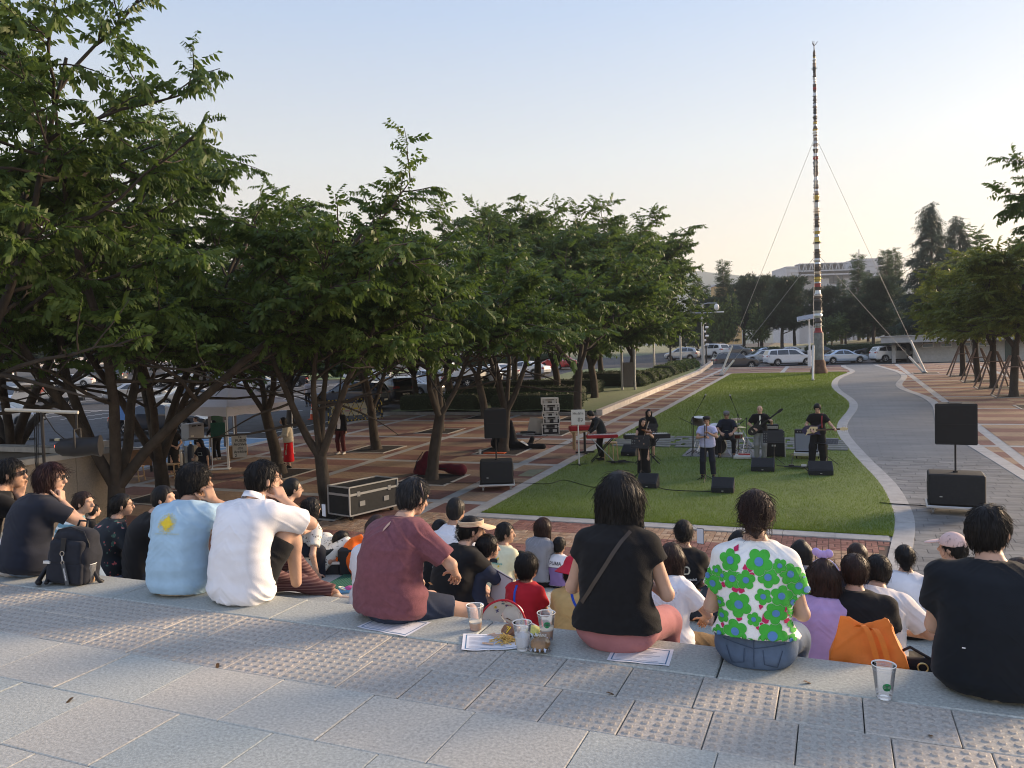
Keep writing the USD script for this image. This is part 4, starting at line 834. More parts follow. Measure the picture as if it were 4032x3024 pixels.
  if st in ('bun', 'pony', 'clip'):
   Q.ell(H(0, -.04, -.01), V(.078, .07, .08)*hs, HR, .03)
   if st == 'bun': Q.ell(H(0, -.105, -.035), V(.042, .034, .04)*hs, HR, .012)
   if st == 'pony': Q.cap(H(0, -.10, -.005), H(0, -.115, -.09), .026*hs, .034*hs, .02); Q.cap(H(0, -.112, -.08), H(0.01, -.10, -.135), .03*hs, .012*hs, .02)
   if st == 'clip': Q.cap(H(0, -.09, .03), H(0, -.085, -.09), .045*hs, .04*hs, .03)
  fz = {'short': .035, 'thick': .03}.get(st, .04)
  Q.box(H(0, .115, -.06+fz*.3), V(.070, .075, .10)*hs, HR@rotm([1, 0, 0], -.12), .03*hs, .02, 's')
  if st in ('short', 'thick', 'bun', 'pony', 'clip'):
   Q.box(H(0, .05, -.12), V(.2, .075, .075)*hs, HR, .03*hs, .03, 's')
   if st in ('short', 'thick'): Q.box(H(0, -.0, -.165), V(.2, .2, .075)*hs, HR@rotm([1, 0, 0], .25), .02*hs, .03, 's')
  hh = Q.mesh(min(detail, .009) if detail < .012 else detail); q = (hh.vertices-hc)@HR; ang = np.arctan2(q[:, 0], -q[:, 1]+.02)
  st_ = meshkit.fbm(np.c_[ang*9, q[:, 2]*7, np.linalg.norm(q, axis=1)*10], 3, 3)-.5; cl_ = meshkit.noise(hh.vertices*32, 8)-.5
  hh.vertices = hh.vertices+vnorm(hh)*(.013*st_+(.012 if hair[-1] == 'messy' else .004)*cl_)[:, None]
  hp = part(t, 'hair', hh, hm, True)
  if detail < .0105: strands(hp, hh, hc, HR, hs, hm, 1500 if detail < .009 else 600, st, .016 if hair[-1] == 'messy' else .006, len(label))
 if shoes is not None:
  for i, (h_, k_, a_) in enumerate(legs):
   f = SDF(); fwd = unit(V((-1, 1)[i]*.12, 1, 0)); f.cap(a_+V(0, 0, -.05)-fwd*.03, a_+V(0, 0, -.058)+fwd*.15, .036, .028, .02); f.cap(a_+V(0, 0, -.02), a_+V(0, 0, -.05)-fwd*.02, .042, .038, .03); f.plane(a_+V(0, 0, -.082), (0, 0, -1)); part(t, 'shoe', f.mesh(.012), shoes, True)
 if eyes:
  for s in (-1, 1):
   part(t, 'eye', ell(H(s*.034, .0785, .006), V(.014, .008, .0085)*hs, 1, HR), M_eye, True); part(t, 'eyebrow', tube([H(s*.018, .091, .026), H(s*.036, .089, .031), H(s*.054, .078, .025)], [.003, .004, .002], 5), M_brow, True)
  part(t, 'mouth', tube([H(-.021, .086, -.058), H(0, .0925, -.057), H(.021, .086, -.058)], [.002, .0045, .002], 5), M_lip, True)
 if gl:
  g = []
  for s in (-1, 1):
   th = np.linspace(0, 6.283, 17); g.append(tube([H(s*.034+.026*math.cos(a), .100-.010*abs(math.cos(a))*(s*math.cos(a) > 0), .006+.021*math.sin(a)) for a in th], .0022, 5, False)); g.append(tube([H(s*.060, .088, .010), H(s*.076, .05, .012), H(s*.080, -.005, .008)], .002, 5))
  g.append(tube([H(-.009, .100, .01), H(.009, .100, .01)], .002, 5)); p_ = part(t, 'glasses', cat(g), pm('spectacle_frame', (.03, .03, .035), .3), True)
  if gl == 'dark':
   for s in (-1, 1): part(p_, 'lens', ell(H(s*.034, .098, .006), V(.026, .003, .021), 2, HR), pm('dark_lens', (.01, .01, .012), .08), True)
  else:
   for s in (-1, 1): part(p_, 'lens', ell(H(s*.034, .099, .006), V(.025, .002, .02), 2, HR), M_lens, True)
 ctx = dict(fa=(fold, len(label)+3), fb=(fold*.8, len(label), (9, 9, 9)), t=t, H=H, HR=HR, hc=hc, o=o, R=R, T=T, C=C, S=S, B=B, arm=armp, leg=legs, hs=hs, shirt=sp, bod=bod, nb=nb)
 if extras: extras(ctx)
 return ctx
M_eye, M_brow, M_lip = pm('eye_dark', (.03, .022, .02), .3), pm('brow_dark', (.03, .025, .022), .8), pm('lip', (.30, .13, .11), .5)
M_lens = usdkit.material(stage, '/World/Looks/clear_lens', {'a': ('transparent_bsdf', {'color': (.9, .92, .93)}), 'b': ('glossy_bsdf', {'roughness': .05}), 'f': ('fresnel', {'IOR': 1.45}), 'm': ('mix_closure', {})}, [('f.fac', 'm.fac'), ('a.BSDF', 'm.closure1'), ('b.BSDF', 'm.closure2')], surface='m.closure')
def project(c, mesh, depth=.6, off=.003, sdf=None):
 m = mesh.copy(); F = sdf or c['C']; R, o = c['R'], c['o']; p = m.vertices; q = o+np.c_[p[:, 0], np.full(len(p), -depth), p[:, 1]]@R.T; d = R@V(0, 1, 0)
 for _ in range(60):
  f = F.eval(q); q = q+np.where(f[:, None] > .001, np.clip(f-.0005, .0004, .05)[:, None]*d, 0)
 e = .004; g = unit(np.stack([F.eval(q+e*a)-F.eval(q-e*a) for a in np.eye(3)], 1)); keep = np.abs(F.eval(q)) < .008
 q = q+g*(foldval(q, *(c['fb'] if sdf is c['B'] else c['fa']))+off)[:, None]
 m.vertices = q; m.update_faces(keep[m.faces].all(1)); m.remove_unreferenced_vertices(); return m
def decal(poly, step=.02):
 g = poly.segmentize(step); v, f = trimesh.creation.triangulate_polygon(g, engine='earcut'); m = trimesh.Trimesh(np.c_[v, np.zeros(len(v))], f, process=False); v2, f2 = trimesh.remesh.subdivide_to_size(m.vertices, m.faces, step); return trimesh.Trimesh(v2, f2, process=False)
def textdecal(s, h): 
 m = text(s, h, .001); n = m.face_normals[:, 2] > .9; m.update_faces(n); m.remove_unreferenced_vertices(); m.vertices[:, 2] = 0; v, f = trimesh.remesh.subdivide_to_size(m.vertices, m.faces, .02); return trimesh.Trimesh(v, f, process=False)
def strap(c, pts, w, mat, name='strap', F=None, off=.004):
 P = np.array(pts); t = np.r_[0, np.cumsum(np.linalg.norm(np.diff(P, axis=0), axis=1))]; n = max(int(t[-1]/.02), 4); u = np.linspace(0, t[-1], n); X = np.c_[np.interp(u, t, P[:, 0]), np.interp(u, t, P[:, 1])]; d = np.gradient(X, axis=0); d /= np.linalg.norm(d, axis=1, keepdims=True); s = np.c_[-d[:, 1], d[:, 0]]*w/2
 v = np.vstack([X-s, X+s]); i = np.arange(n-1); f = np.vstack([np.c_[i, i+1, n+i+1], np.c_[i, n+i+1, n+i]]); m = project(c, trimesh.Trimesh(np.c_[v, np.zeros(len(v))], f, process=False), off=off, sdf=F); return part(c['t'], name, m, mat, True)
# ==== the audience on the steps ===========================================================================
TIER = {1: (3.79, 1.9), 2: (5.2, 1.4), 3: (7.28, .9), 4: (9.2, .42)}
def headtop(k):
 lean, sl, hs = k.get('lean', .1), k.get('slouch', .5), k.get('hd', 1.0)*(1+.28*k.get('child', 0)); R = rotm([0, 1, 0], k.get('side', 0))@rotm([1, 0, 0], -lean)
 cy = -sl*.055*math.sin(math.pi)+.0+(.125/.15)*(.02+.03*sl); nb = V(0, 0, .10)+R@V(0, cy, .52); hc = nb+R@V(0, .028+.05*sl+k.get('neck', 0), .145*(hs*.5+.5))
 p = hc+rxyz(k.get('pitch', 0), k.get('roll', 0), k.get('yaw', 0))@(V(0, -.03, .128)*hs); return rotm([0, 0, 1], k.get('rz', 0))@p
def seat(dx, dy, tier, label, H0=None, y=None, hy=.08, sc=None, **k):
 ys, z = TIER[tier]; ys = y or ys; t = headtop(k); s = 1.0
 for _ in range(6): p = Yp(dx*DK, dy*DK, ys+s*t[1]); s = sc or min(max((p[2]-z)/t[2], .5), 1.2)
 return person(label, (p[0]-s*t[0], ys, z), sc=s, **k)
WH = lambda n, c, **k: fab(n, c, .8, .05, **k)
DENIM = pm('denim', (.085, .125, .20), .85, var=.25, vs=5, bump=.001, bs=300); DENIMD = pm('denim_dark', (.025, .035, .065), .85, var=.3, vs=6, bump=.001, bs=300); DENIML = pm('denim_light', (.16, .22, .31), .85, var=.2, vs=5, bump=.001, bs=300)
BEIGE, BROWNP = fab('beige', (.50, .45, .38)), fab('brown_twill', (.17, .115, .06), var=.2)
YEL = pm('print_yellow', (.75, .55, .04), .8); GREYPR = pm('print_grey', (.35, .42, .42), .8); INK = pm('print_black', (.012, .012, .016), .7)
def tracked(pat): return pat
chin_r = ((.055, .21, .60), (.5, .4, -1), (-.2, .1, 1), (-.6, .6, .2))
def chin(H, s=1): return None
def sung(c): pass
seat(14, 990, 1, 'man in black with sunglasses at the far left, hands pressed before his mouth', rz=-.42, yaw=-.5, lean=.28, arms=(((-.03, .30, .53), (-1, .3, -1), (.25, .3, 1), (1, .2, 0)), ((.03, .30, .53), (1, .3, -1), (-.25, .3, 1), (-1, .2, 0))), top=('tee', BLACK, .02), bottom=('pants', BLACK), gl='dark', skin='b', detail=.008, hands=(.2, .2), feet=[(-.14, .48, -.42), (.16, .46, -.42)])
seat(104, 998, 1, 'woman with a maroon bob, glasses and navy tee, chin on hand', female=True, fat=1.08, rz=-.18, yaw=-.85, lean=.22, pitch=-.05, arms=('lap', ((.12, .235, .545), (.9, .5, -1), (-.35, .15, 1), (-.5, -.2, .3))), top=('tee', NAVY, .03), bottom=('pants', DENIML, 1.15), hair=('bob', 'maroon'), gl='clear', detail=.008, hands=(.7, 1.25), feet=[(-.14, .46, -.42), (.06, .62, -.40)], knees=[(-.1, .4, 1), (.1, .3, 1)], hem=-.09)
def bluelogo(c):
 R = np.random.default_rng(4); ps = []
 from shapely.geometry import Point
 for i in range(11):
  n = 5-abs(i-5)//1.6
  for j in range(int(n*2)+1):
   x, z = (i-5)*.0125, (j-n)*.0125; r = .0085 if abs(x)+abs(z) < .05 else R.uniform(.002, .005)
   ps.append(Point(x+R.normal(0, .001), z+R.normal(0, .001)).buffer(r, 6))
 U = unary_union(ps); ms = [decal(g) for g in getattr(U, 'geoms', [U])]; m = cat(ms); m.vertices[:, :2] += [-.015, .365]; part(c['t'], 'print', project(c, m), YEL, True)
 tx = textdecal('Summer Camp Volunteers', .011); tx.vertices[:, :2] += [-.10, .292]; part(c['t'], 'lettering', project(c, tx), pm('print_pale', (.46, .52, .42), .8), True)
seat(418, 1002, 1, 'man in light blue tee with yellow print, hand at his ear', rz=.18, yaw=-.6, lean=.22, pitch=-.08, slouch=.7, fat=1.06, arms=('lap', ((.145, .20, .60), (.9, .5, -1), (-.3, -.1, 1), (-.9, .3, .2))), top=('tee', fab('sky_blue', (.36, .52, .66), fold=0) if 0 else fab('sky_blue', (.36, .52, .66)), .026), bottom=('pants', BEIGE, 1.1), hair=('thick', 'black', 'messy'), skin='b', detail=.007, hands=(.7, .9), feet=[(-.14, .48, -.42), (.2, .40, -.42)], hem=-.10, fold=.011, extras=bluelogo)
def collar(c):
 th = np.linspace(0, 6.283, 25); ring = [c['T'](.066*math.cos(a), c['o'][1]*0+.018+.062*math.sin(a), .525-.02*math.sin(a)) for a in th]
 v0 = np.array(ring); v1 = v0+c['R']@V(0, 0, .038); cen = v0.mean(0); v2 = v0+(v0-cen)*.22+c['R']@V(0, 0, -.004); v = np.vstack([v0, v1, v2]); n = 25; i = np.arange(n-1)
 f = np.vstack([np.c_[i, i+1, n+i+1], np.c_[i, n+i+1, n+i], np.c_[n+i, n+i+1, 2*n+i+1], np.c_[n+i, 2*n+i+1, 2*n+i]]); return part(c['t'], 'collar', trimesh.Trimesh(v, f, process=False), c.get('cm', WHT), True)
WHT = WH('white', (.74, .74, .78))
seat(560, 994, 1, 'man in a white shirt and black shorts with his fist to his cheek', rz=.02, yaw=-.6, lean=.24, slouch=.75, fat=1.02, arms=('lap', ((.135, .26, .595), (.9, .5, -1), (-.6, .2, .8), (-.7, .2, -.5))), top=('half', WHT, .03), bottom=('shorts', BLACK, .72), hair=('short', 'black'), skin='a', gl='clear', detail=.007, hands=(.7, 1.6), feet=[(-.10, .34, .02), (.17, .32, .03)], knees=[(-.2, .5, 1), (.3, .5, 1)], hem=-.11, fold=.013, extras=collar)
def plumx(c):
 k = trimesh.Trimesh(*map(np.array, ([(0, 0, 0), (.012, -.02, 0), (.009, -.055, 0), (0, -.065, 0), (-.007, -.05, 0), (-.008, -.02, 0)], [[0, 1, 5], [1, 2, 5], [2, 4, 5], [2, 3, 4]])), process=False)
 k.vertices[:, :2] += [.012, .50]; k.vertices[:, :2] *= 1; part(c['t'], 'keyhole', project(c, k, off=.004), SKIN['a'], True)
 part(c['t'], 'hair_pin', tube([c['H'](.085, -.04, .09), c['H'](.092, -.02, .05), c['H'](.094, -.0, .02)], [.006, .009, .005], 6), pm('hair_pin', (.05, .04, .05), .3), True)
PLUM = fab('plum_linen', (.175, .068, .085), var=.14, vs=30, bump=.002, bs=160)
seat(898, 1030, 1, 'heavyset woman in a plum linen top and denim shorts, head bent down', female=True, fat=1.1, wide=1.0, rz=-.16, yaw=-.3, pitch=-.35, lean=.2, slouch=.9, arms=('lap', ((.24, .36, .22), (1, -.2, -.4))), top=('half', PLUM, .04), bottom=('shorts', DENIMD, .72), hair=('short', 'greying'), detail=.008, feet=[(-.02, .5, -.42), (.38, .44, -.42)], knees=[(.1, .4, 1), (.5, .4, 1)], hem=-.075, fold=.014, extras=plumx, neck=.02)
def strap6(c): strap(c, [(.085, .50), (.03, .42), (-.06, .27), (-.15, .13)], .02, pm('strap_leather', (.05, .038, .03), .5))
KNITB = fab('black_knit', (.011, .011, .0125), var=.15, vs=40, bump=.0025, bs=260)
seat(1336, 1018, 1, 'woman with long black hair, black top and pink trousers, thin strap across her back', female=True, fat=1.08, wide=1.0, rz=.04, lean=.12, slouch=.5, arms=(((-.12, .27, .26), (-.7, -.7, -.6)), ((.12, .27, .26), (.7, -.7, -.6))), top=('cap', KNITB, .022), bottom=('pants', fab('dusty_pink', (.36, .155, .165)), 1.2), hair=('midlong', 'black'), hd=1.08, detail=.008, feet=[(-.15, .45, -.42), (.17, .45, -.42)], hem=-.005, fold=.008, extras=strap6)
def flowers(c):
 from shapely.geometry import Point
 R = np.random.default_rng(12); G_, B_, K_ = [], [], []
 spots = [(-.115, .43, .052), (.03, .435, .062), (.125, .42, .034), (.075, .365, .05), (-.035, .345, .046), (-.10, .345, .05), (.175, .38, .05), (-.185, .37, .03), (-.205, .30, .05), (-.155, .35, .028), (.135, .275, .05), (.05, .27, .04), (-.07, .22, .062), (-.17, .215, .03), (.105, .19, .052), (.185, .24, .045), (.005, .155, .034), (-.155, .15, .036), (.20, .13, .04), (-.085, .085, .058), (.09, .08, .068), (-.17, .06, .036), (.175, .06, .028), (.16, .005, .03), (.0, .01, .052), (-.145, .0, .036), (.215, .32, .05), (.25, .30, .045), (-.24, .335, .045), (.07, -.035, .03), (-.06, -.03, .03), (.24, .36, .03), (-.235, .26, .035), (.19, .19, .03)]
 for x, z, r in spots:
  a0 = R.uniform(0, 6.28); G_.append(unary_union([Point(x, z).buffer(r*.55)]+[Point(x+r*.62*math.cos(a0+k*1.2566), z+r*.62*math.sin(a0+k*1.2566)).buffer(r*.44, 8) for k in range(5)])); B_.append(Point(x+R.normal(0, .002), z).buffer(r*.34, 8))
  for q in range(R.integers(1, 3)):
   a = R.uniform(0, 6.28); d = V(math.cos(a), math.sin(a)); s = V(-d[1], d[0]); b = V(x, z)+d*r*.95; l = r*.75; K_.append(Polygon([b-s*l*.12, b+d*l*.35-s*l*.38, b+d*l, b+d*l*.35+s*l*.38, b+s*l*.12]))
 gm, bm_, km = pm('print_green', (.055, .40, .045), .8, var=.06), pm('print_blue', (.09, .22, .46), .8, var=.08), pm('print_crimson', (.50, .02, .10), .8, var=.08); gu = unary_union([g.buffer(.001) for g in G_]); done = Polygon()
 for g, b in zip(G_, B_):
  g = g.difference(done); done = done.union(g.buffer(.002)); m = project(c, cat([decal(x) for x in getattr(g, 'geoms', [g]) if x.area > 1e-6]), off=.0025)
  if len(m.faces) < 8: continue
  fp = part(c['t'], 'print_flower', m, gm, True); m = project(c, decal(b), off=.0042)
  if len(m.faces) > 3: part(fp, 'flower_centre', m, bm_, True)
 for x in K_:
  x = x.difference(gu)
  for g in getattr(x, 'geoms', [x]):
   if g.area > 4e-5:
    m = project(c, decal(g), off=.0025)
    if len(m.faces) > 3: part(c['t'], 'print_leaf', m, km, True)
 for s in (-1, 1):
  pk = LineString([(s*.045, .0), (s*.05, -.07), (s*.11, -.085), (s*.135, .0)]).buffer(.0022); part(c['t'], 'pocket_seam', project(c, decal(pk, .01), sdf=c['B'], off=.003), pm('seam', (.045, .07, .12), .9), True)
 part(c['t'], 'yoke_seam', project(c, decal(LineString([(-.15, .035), (0, .005), (.15, .035)]).buffer(.0025), .01), sdf=c['B'], off=.003), pm('seam', (.045, .07, .12), .9), True)
 part(c['t'], 'centre_seam', project(c, decal(LineString([(0, .05), (0, -.09)]).buffer(.0022), .01), sdf=c['B'], off=.003), pm('seam', (.045, .07, .12), .9), True)
seat(1632, 1056, 1, 'woman in a white tee with big green flowers and blue jeans, hair tied low', female=True, fat=1.04, wide=.97, rz=.02, pitch=-.3, lean=.12, slouch=.45, arms=(((-.13, .25, .22), (-.55, -.8, -.6)), ((.13, .25, .22), (.55, -.8, -.6))), top=('tee', WH('tee_white', (.78, .78, .77)), .024), bottom=('pants', DENIM, 1.15), hair=('pony', 'brown'), detail=.007, hem=.055, fold=.007, feet=[(-.16, .45, -.42), (.16, .45, -.42)], extras=flowers)
seat(2132, 1090, 1, 'broad man in a plain black tee with dark-rimmed glasses at the right edge', fat=1.32, wide=1.12, rz=-.08, yaw=-.55, pitch=-.05, lean=.14, slouch=.6, arms=('lap', 'lap'), top=('tee', fab('black_tee', (.010, .0125, .017)), .03), bottom=('pants', BEIGE), hair=('short', 'black'), hd=1.06, skin='a', gl='clear', detail=.008, hem=-.10, fold=.007, extras=lambda c: part(c['t'], 'label_tag', project(c, decal(sbox(-.142, .125, -.128, .130))), WHT, True))
def stripes(name, a, b, n): return usdkit.material(stage, '/World/Looks/cloth_'+name, {'t': ('texture_coordinate', {}), 'w': ('wave_texture', {'bands_direction': 'z', 'scale': n, 'distortion': .6, 'detail': 1}), 'r': ('rgb_ramp', {'ramp': [(0, a), (.62, a), (.66, b), (1, b)], 'interpolate': True}), 'p': ('principled_bsdf', {'roughness': .85})}, [('t.object', 'w.vector'), ('w.fac', 'r.fac'), ('r.color', 'p.base_color')], surface='p.BSDF')
def printed(name, base, cols, sc, cut=.42):
 n = {'t': ('texture_coordinate', {}), 'nz': ('noise_texture', {'scale': sc*1.6, 'detail': 2}), 'ad': ('mix_vector', {'fac': .035}), 'v': ('voronoi_texture', {'scale': sc, 'randomness': .9}), 'v2': ('voronoi_texture', {'scale': sc*3.1}), 'a1': ('math', {'math_type': 'multiply', 'value2': .45}), 'ac': ('math', {'math_type': 'add'}), 'lt': ('math', {'math_type': 'less_than', 'value2': cut}), 'w': ('separate_color', {}), 'r': ('rgb_ramp', {'ramp': [(i/len(cols), c) for i, c in enumerate(cols)], 'interpolate': False}), 'm': ('mix_color', {'a': base}), 'p': ('principled_bsdf', {'roughness': .85})}
 return usdkit.material(stage, '/World/Looks/cloth_'+name, n, [('t.object', 'ad.a'), ('t.object', 'nz.vector'), ('nz.color', 'ad.b'), ('ad.result', 'v.vector'), ('ad.result', 'v2.vector'), ('v2.distance', 'a1.value1'), ('v.distance', 'ac.value1'), ('a1.value', 'ac.value2'), ('ac.value', 'lt.value1'), ('lt.value', 'm.fac'), ('v2.color', 'w.color'), ('w.r', 'r.fac'), ('r.color', 'm.b'), ('m.result', 'p.base_color')], surface='p.BSDF')
seat(176, 1061, 2, 'young woman with brown hair tied back in a teal and white striped tee', female=True, rz=-.6, yaw=-.7, top=('tee', stripes('teal_stripe', (.13, .27, .34), (.62, .66, .64), 5.2)), hair=('pony', 'brown'), detail=.010, slouch=.8)
def phone(c, s=1, dz=.02, sc=1):
 p = c['arm'][1][2]+V(-.02*s, .05, .07); return p
def phone_thing(c, label, loc):  # a phone held in the hands is its own thing
 pass
FLO = printed('tropical', (.012, .017, .024), [(.50, .10, .10), (.06, .13, .11), (.55, .22, .20), (.04, .10, .08)], 11.5, .47)
seat(258, 1066, 2, 'woman with glasses in a dark shirt printed with red flowers, raising a phone', female=True, fat=1.12, rz=-.4, yaw=-.45, slouch=.8, arms=('lap', ((.16, .32, .42), (.8, -.2, -1))), top=('half', FLO, .032), bottom=('skirt', fab('periwinkle', (.22, .27, .47)), .7), hair=('clip', 'black'), gl='clear', detail=.010)
seat(347, 1048, 2, 'man in black looking right, seated in front of the man in light blue', rz=-.5, yaw=-.7, lean=.2, slouch=.8, arms=('lap', 'phone'), top=('tee', BLACK), hair=('short', 'black'), detail=.011)
seat(812, 1112, 2, 'woman with long brown hair in a white tee, mostly hidden behind the plum top', female=True, rz=.1, lean=.1, top=('tee', WHT, .03), hair=('long', 'brown'), detail=.011, bottom=('pants', BLACK), y=5.15)
def visorx(c):
 H, HR, hs = c['H'], c['HR'], c['hs']; th = np.linspace(-1.15, 1.15, 21); v, f = [], []
 for a in th: v += [H(.092*math.sin(a), -.012+.108*math.cos(a), .052), H(.125*math.sin(a), .0+.215*math.cos(a)**.6 if math.cos(a) > 0 else .0, .012), H(.092*math.sin(a), -.012+.108*math.cos(a), .046)]
 for i in range(20): a = 3*i; f += [[a, a+1, a+4], [a, a+4, a+3], [a+1, a+2, a+5], [a+1, a+5, a+4]]
 m = trimesh.Trimesh(np.array(v), f, process=False); VIS = fab('visor_straw', (.62, .47, .33)); p = part(c['t'], 'visor_brim', m, VIS, True); t2 = np.linspace(0, 6.283, 29)
 part(p, 'visor_band', cat([tube([H(.094*math.sin(a), -.012+.112*math.cos(a), z) for a in t2], .007, 6, False) for z in (.048, .060, .072, .082)]), VIS, True); part(p, 'ribbon', tube([H(.097*math.sin(a), -.012+.115*math.cos(a), .044) for a in t2], .004, 6, False), pm('visor_ribbon', (.16, .06, .06), .7), True)
 part(c['t'], 'hair_claw', cat([tube([H(-.035+q, -.118, .02), H(-.035+q, -.15, -.02), H(-.03+q, -.12, -.075)], .006, 6) for q in (0, .03, .06)]+[rod(H(-.035, -.13, .02), H(.03, -.13, .02), .006), rod(H(-.03, -.14, -.03), H(.03, -.14, -.03), .006)]), pm('claw_pale', (.62, .62, .56), .4), True)
seat(1012, 1114, 2, 'woman in black tee with straw sun visor and pale hair claw', female=True, rz=-.38, yaw=-.6, lean=.25, slouch=.8, fat=1.12, arms=(((-.1, .36, .3), (-1, -.2, -.6)), ((-.04, .42, .30), (1, .2, -.5))), top=('tee', BLACK, .03), bottom=('shorts', BLACK, .5), hair=('clip', 'black'), detail=.009, feet=[(-.05, .5, -.3), (.15, .5, -.34)], knees=[(0, .3, 1), (.3, .3, 1)], extras=visorx)
seat(1050, 1156, 2, 'child in navy, cheek on hand, beside the woman with the visor', child=.6, rz=-.5, yaw=-.3, lean=.25, slouch=.9, arms=('lap', ((.08, .22, .50), (.8, .4, -1))), top=('tee', fab('slate_navy', (.035, .045, .075)), .02), hair=('thick', 'black'), detail=.010, y=5.3)
def redx(c):
 strap(c, [(-.065, .50), (-.05, .36), (-.03, .2), (.0, .0)], .03, pm('strap_blue', (.01, .06, .42), .6), 'hat_strap')
seat(1136, 1196, 2, 'boy in a red tee with a blue strap down his back', child=1, rz=-.1, yaw=-.25, slouch=.6, lean=.06, top=('tee', fab('red', (.42, .018, .03)), .03), bottom=('shorts', NAVY), hair=('thick', 'black'), skin='c', detail=.008, y=5.0, extras=redx)
def hatx(c):
 H, HR = c['H'], c['HR']; RED = pm('hat_red', (.46, .012, .035), .8, var=.06)
 pr = [(0, .125), (.05, .123), (.085, .105), (.098, .065), (.103, .03), (.165, -.035), (.168, -.042), (.100, .022), (.09, .06), (.0, .10)]; m = lathe(pr, 32); m.vertices[:, 1] *= 1.12; m.vertices = c['hc']+((m.vertices+V(0, -.012, .018))@HR.T)*c['hs']
 part(c['t'], 'bucket_hat', m, RED, True); strap(c, [(.03, .49), (.08, .40), (.13, .33)], .026, pm('strap_blue', (.01, .06, .42), .6))
seat(1243, 1205, 2, 'small child in a red bucket hat and a mustard yellow tee', child=1.1, rz=.0, pitch=-.3, roll=.12, slouch=.6, lean=.05, top=('tee', fab('mustard', (.56, .40, .17)), .03), bottom=('shorts', fab('khaki', (.35, .27, .15))), hair=('short', 'black'), detail=.009, y=5.0, extras=hatx)
def cable(c):
 ms = []
 for x in (-.13, -.075, -.02, .035, .09, .14):
  for j in range(11):
   z = .02+.04*j
   for s in (-1, 1): ms.append(decal(LineString([(x-s*.012, z), (x, z+.015), (x+s*.011, z+.032)]).buffer(.005), .01))
 part(c['t'], 'cable_knit', project(c, cat(ms), off=.006), WHT, True, kind='stuff')
seat(1448, 1172, 2, 'woman with long dark hair in a white cable-knit top and brown shorts', female=True, rz=-.25, yaw=-.1, slouch=.7, fat=1.12, arms=('lap', ((.2, .34, .2), (1, -.3, -.4))), top=('tee', WHT, .03), bottom=('shorts', BROWNP, .92), hair=('long', 'brown'), skin='b', detail=.009, y=5.05, feet=[(-.05, .5, -.42), (.42, .5, -.40)], knees=[(0, .4, 1), (.4, .4, 1)], extras=cable)
def ribbon(c):
 H = c['H']; L = pm('lilac_ribbon', (.46, .36, .72), .5); th = np.linspace(-1.65, 1.65, 22); part(c['t'], 'hair_band', tube([H(.095*math.sin(a), .0, .02+.098*math.cos(a)) for a in th], .009, 6), pm('lilac_pale', (.62, .56, .80), .6), True)
 for k, (x, a) in enumerate(((-.03, .7), (.03, -.5), (0, .1), (-.055, 1.3))): part(c['t'], 'bow_loop', ell(H(x, .0, .15+.012*(k % 2)), V(.034, .014, .034), 2, c['HR']@rotm([0, 1, 0], a)), L, True)
seat(1778, 1207, 2, 'small girl in a lilac tee with a lilac bow on her hair band', child=1, hd=.9, female=True, rz=-.12, yaw=-.15, slouch=.5, lean=.06, top=('tee', fab('lilac', (.43, .31, .55)), .035), hair=('bob', 'brown'), detail=.009, y=4.95, bottom=('shorts', BEIGE), extras=ribbon, hem=-.1)
seat(1846, 1199, 2, 'short-haired person in black tee between the lilac girl and the white shirt', rz=-.05, slouch=.6, fat=1.25, wide=1.1, top=('tee', BLACK, .03), hair=('thick', 'brown'), detail=.009, y=5.0, hd=.96)
seat(1897, 1198, 2, 'man in a rumpled white shirt bending forward, right of the orange bag', rz=-.2, lean=.35, slouch=.9, fat=1.12, arms=('lap', ((.2, .36, .22), (1, -.5, -.3))), top=('half', WH('shirt_warm', (.66, .62, .62)), .035), bottom=('pants', BLACK), hair=('short', 'black'), skin='b', detail=.009, fold=.014, y=5.1, H0=.80, feet=[(-.1, .5, -.42), (.25, .5, -.42)])
seat(2206, 1208, 2, 'child with curly dark hair at the right edge beside the broad man', child=.8, hair=('thick', 'brown', 'messy'), detail=.012)
seat(200, 1089, 3, 'person with black hair in black beyond the striped tee, half hidden by the tree trunk', rz=-.3, slouch=.9, top=('tee', BLACK), detail=.013)
p13 = Yp(600*DK, 1034*DK, 7.0); person('man in black with glasses sitting behind the mixing desk', (p13[0], 6.95, p13[2]-.87), rz=-.5, yaw=-.2, lean=.2, arms=('lap', ((.12, .36, .26), (1, -.4, -.6))), top=('tee', BLACK), detail=.012, gl='clear')
DRS = printed('ditsy', (.68, .67, .62), [(.05, .04, .035), (.22, .13, .09), (.03, .035, .03), (.12, .10, .06)], 26, .45)
seat(668, 1074, 3, 'wavy-haired woman in white dress with small dark flowers, leaning on one arm', female=True, rz=-.25, yaw=-.1, lean=.0, side=.06, slouch=.4, arms=('lap', ((.26, -.06, .06), (.5, -1, .2))), top=('tee', DRS, .022), bottom=('skirt', DRS, .55), hair=('midlong', 'black', 'messy'), detail=.010, feet=[(-.1, .55, -.1), (.3, .5, -.1)], extras=lambda c: None)
ob = Zp(1432, 2262, .9)
person('boy in bright orange tee lying on the green mat', (ob[0], ob[1], .9), sc=.72, child=1, rz=0, side=-.92, lean=.15, slouch=.3, yaw=-.35, roll=.7, pitch=-.1, arms=(((-.56, -.02, .06), (-.4, -1, -.2)), ((-.05, .42, .36), (.6, .3, 1))), top=('tee', fab('orange', (.78, .145, .02)), .024), bottom=('shorts', NAVY), hair=('short', 'black'), skin='b', detail=.010, feet=[(.5, .25, .0), (.55, .35, .02)], knees=[(0, .6, .8), (0, .6, .8)])
sp = Zp(985, 2330, 1.4)
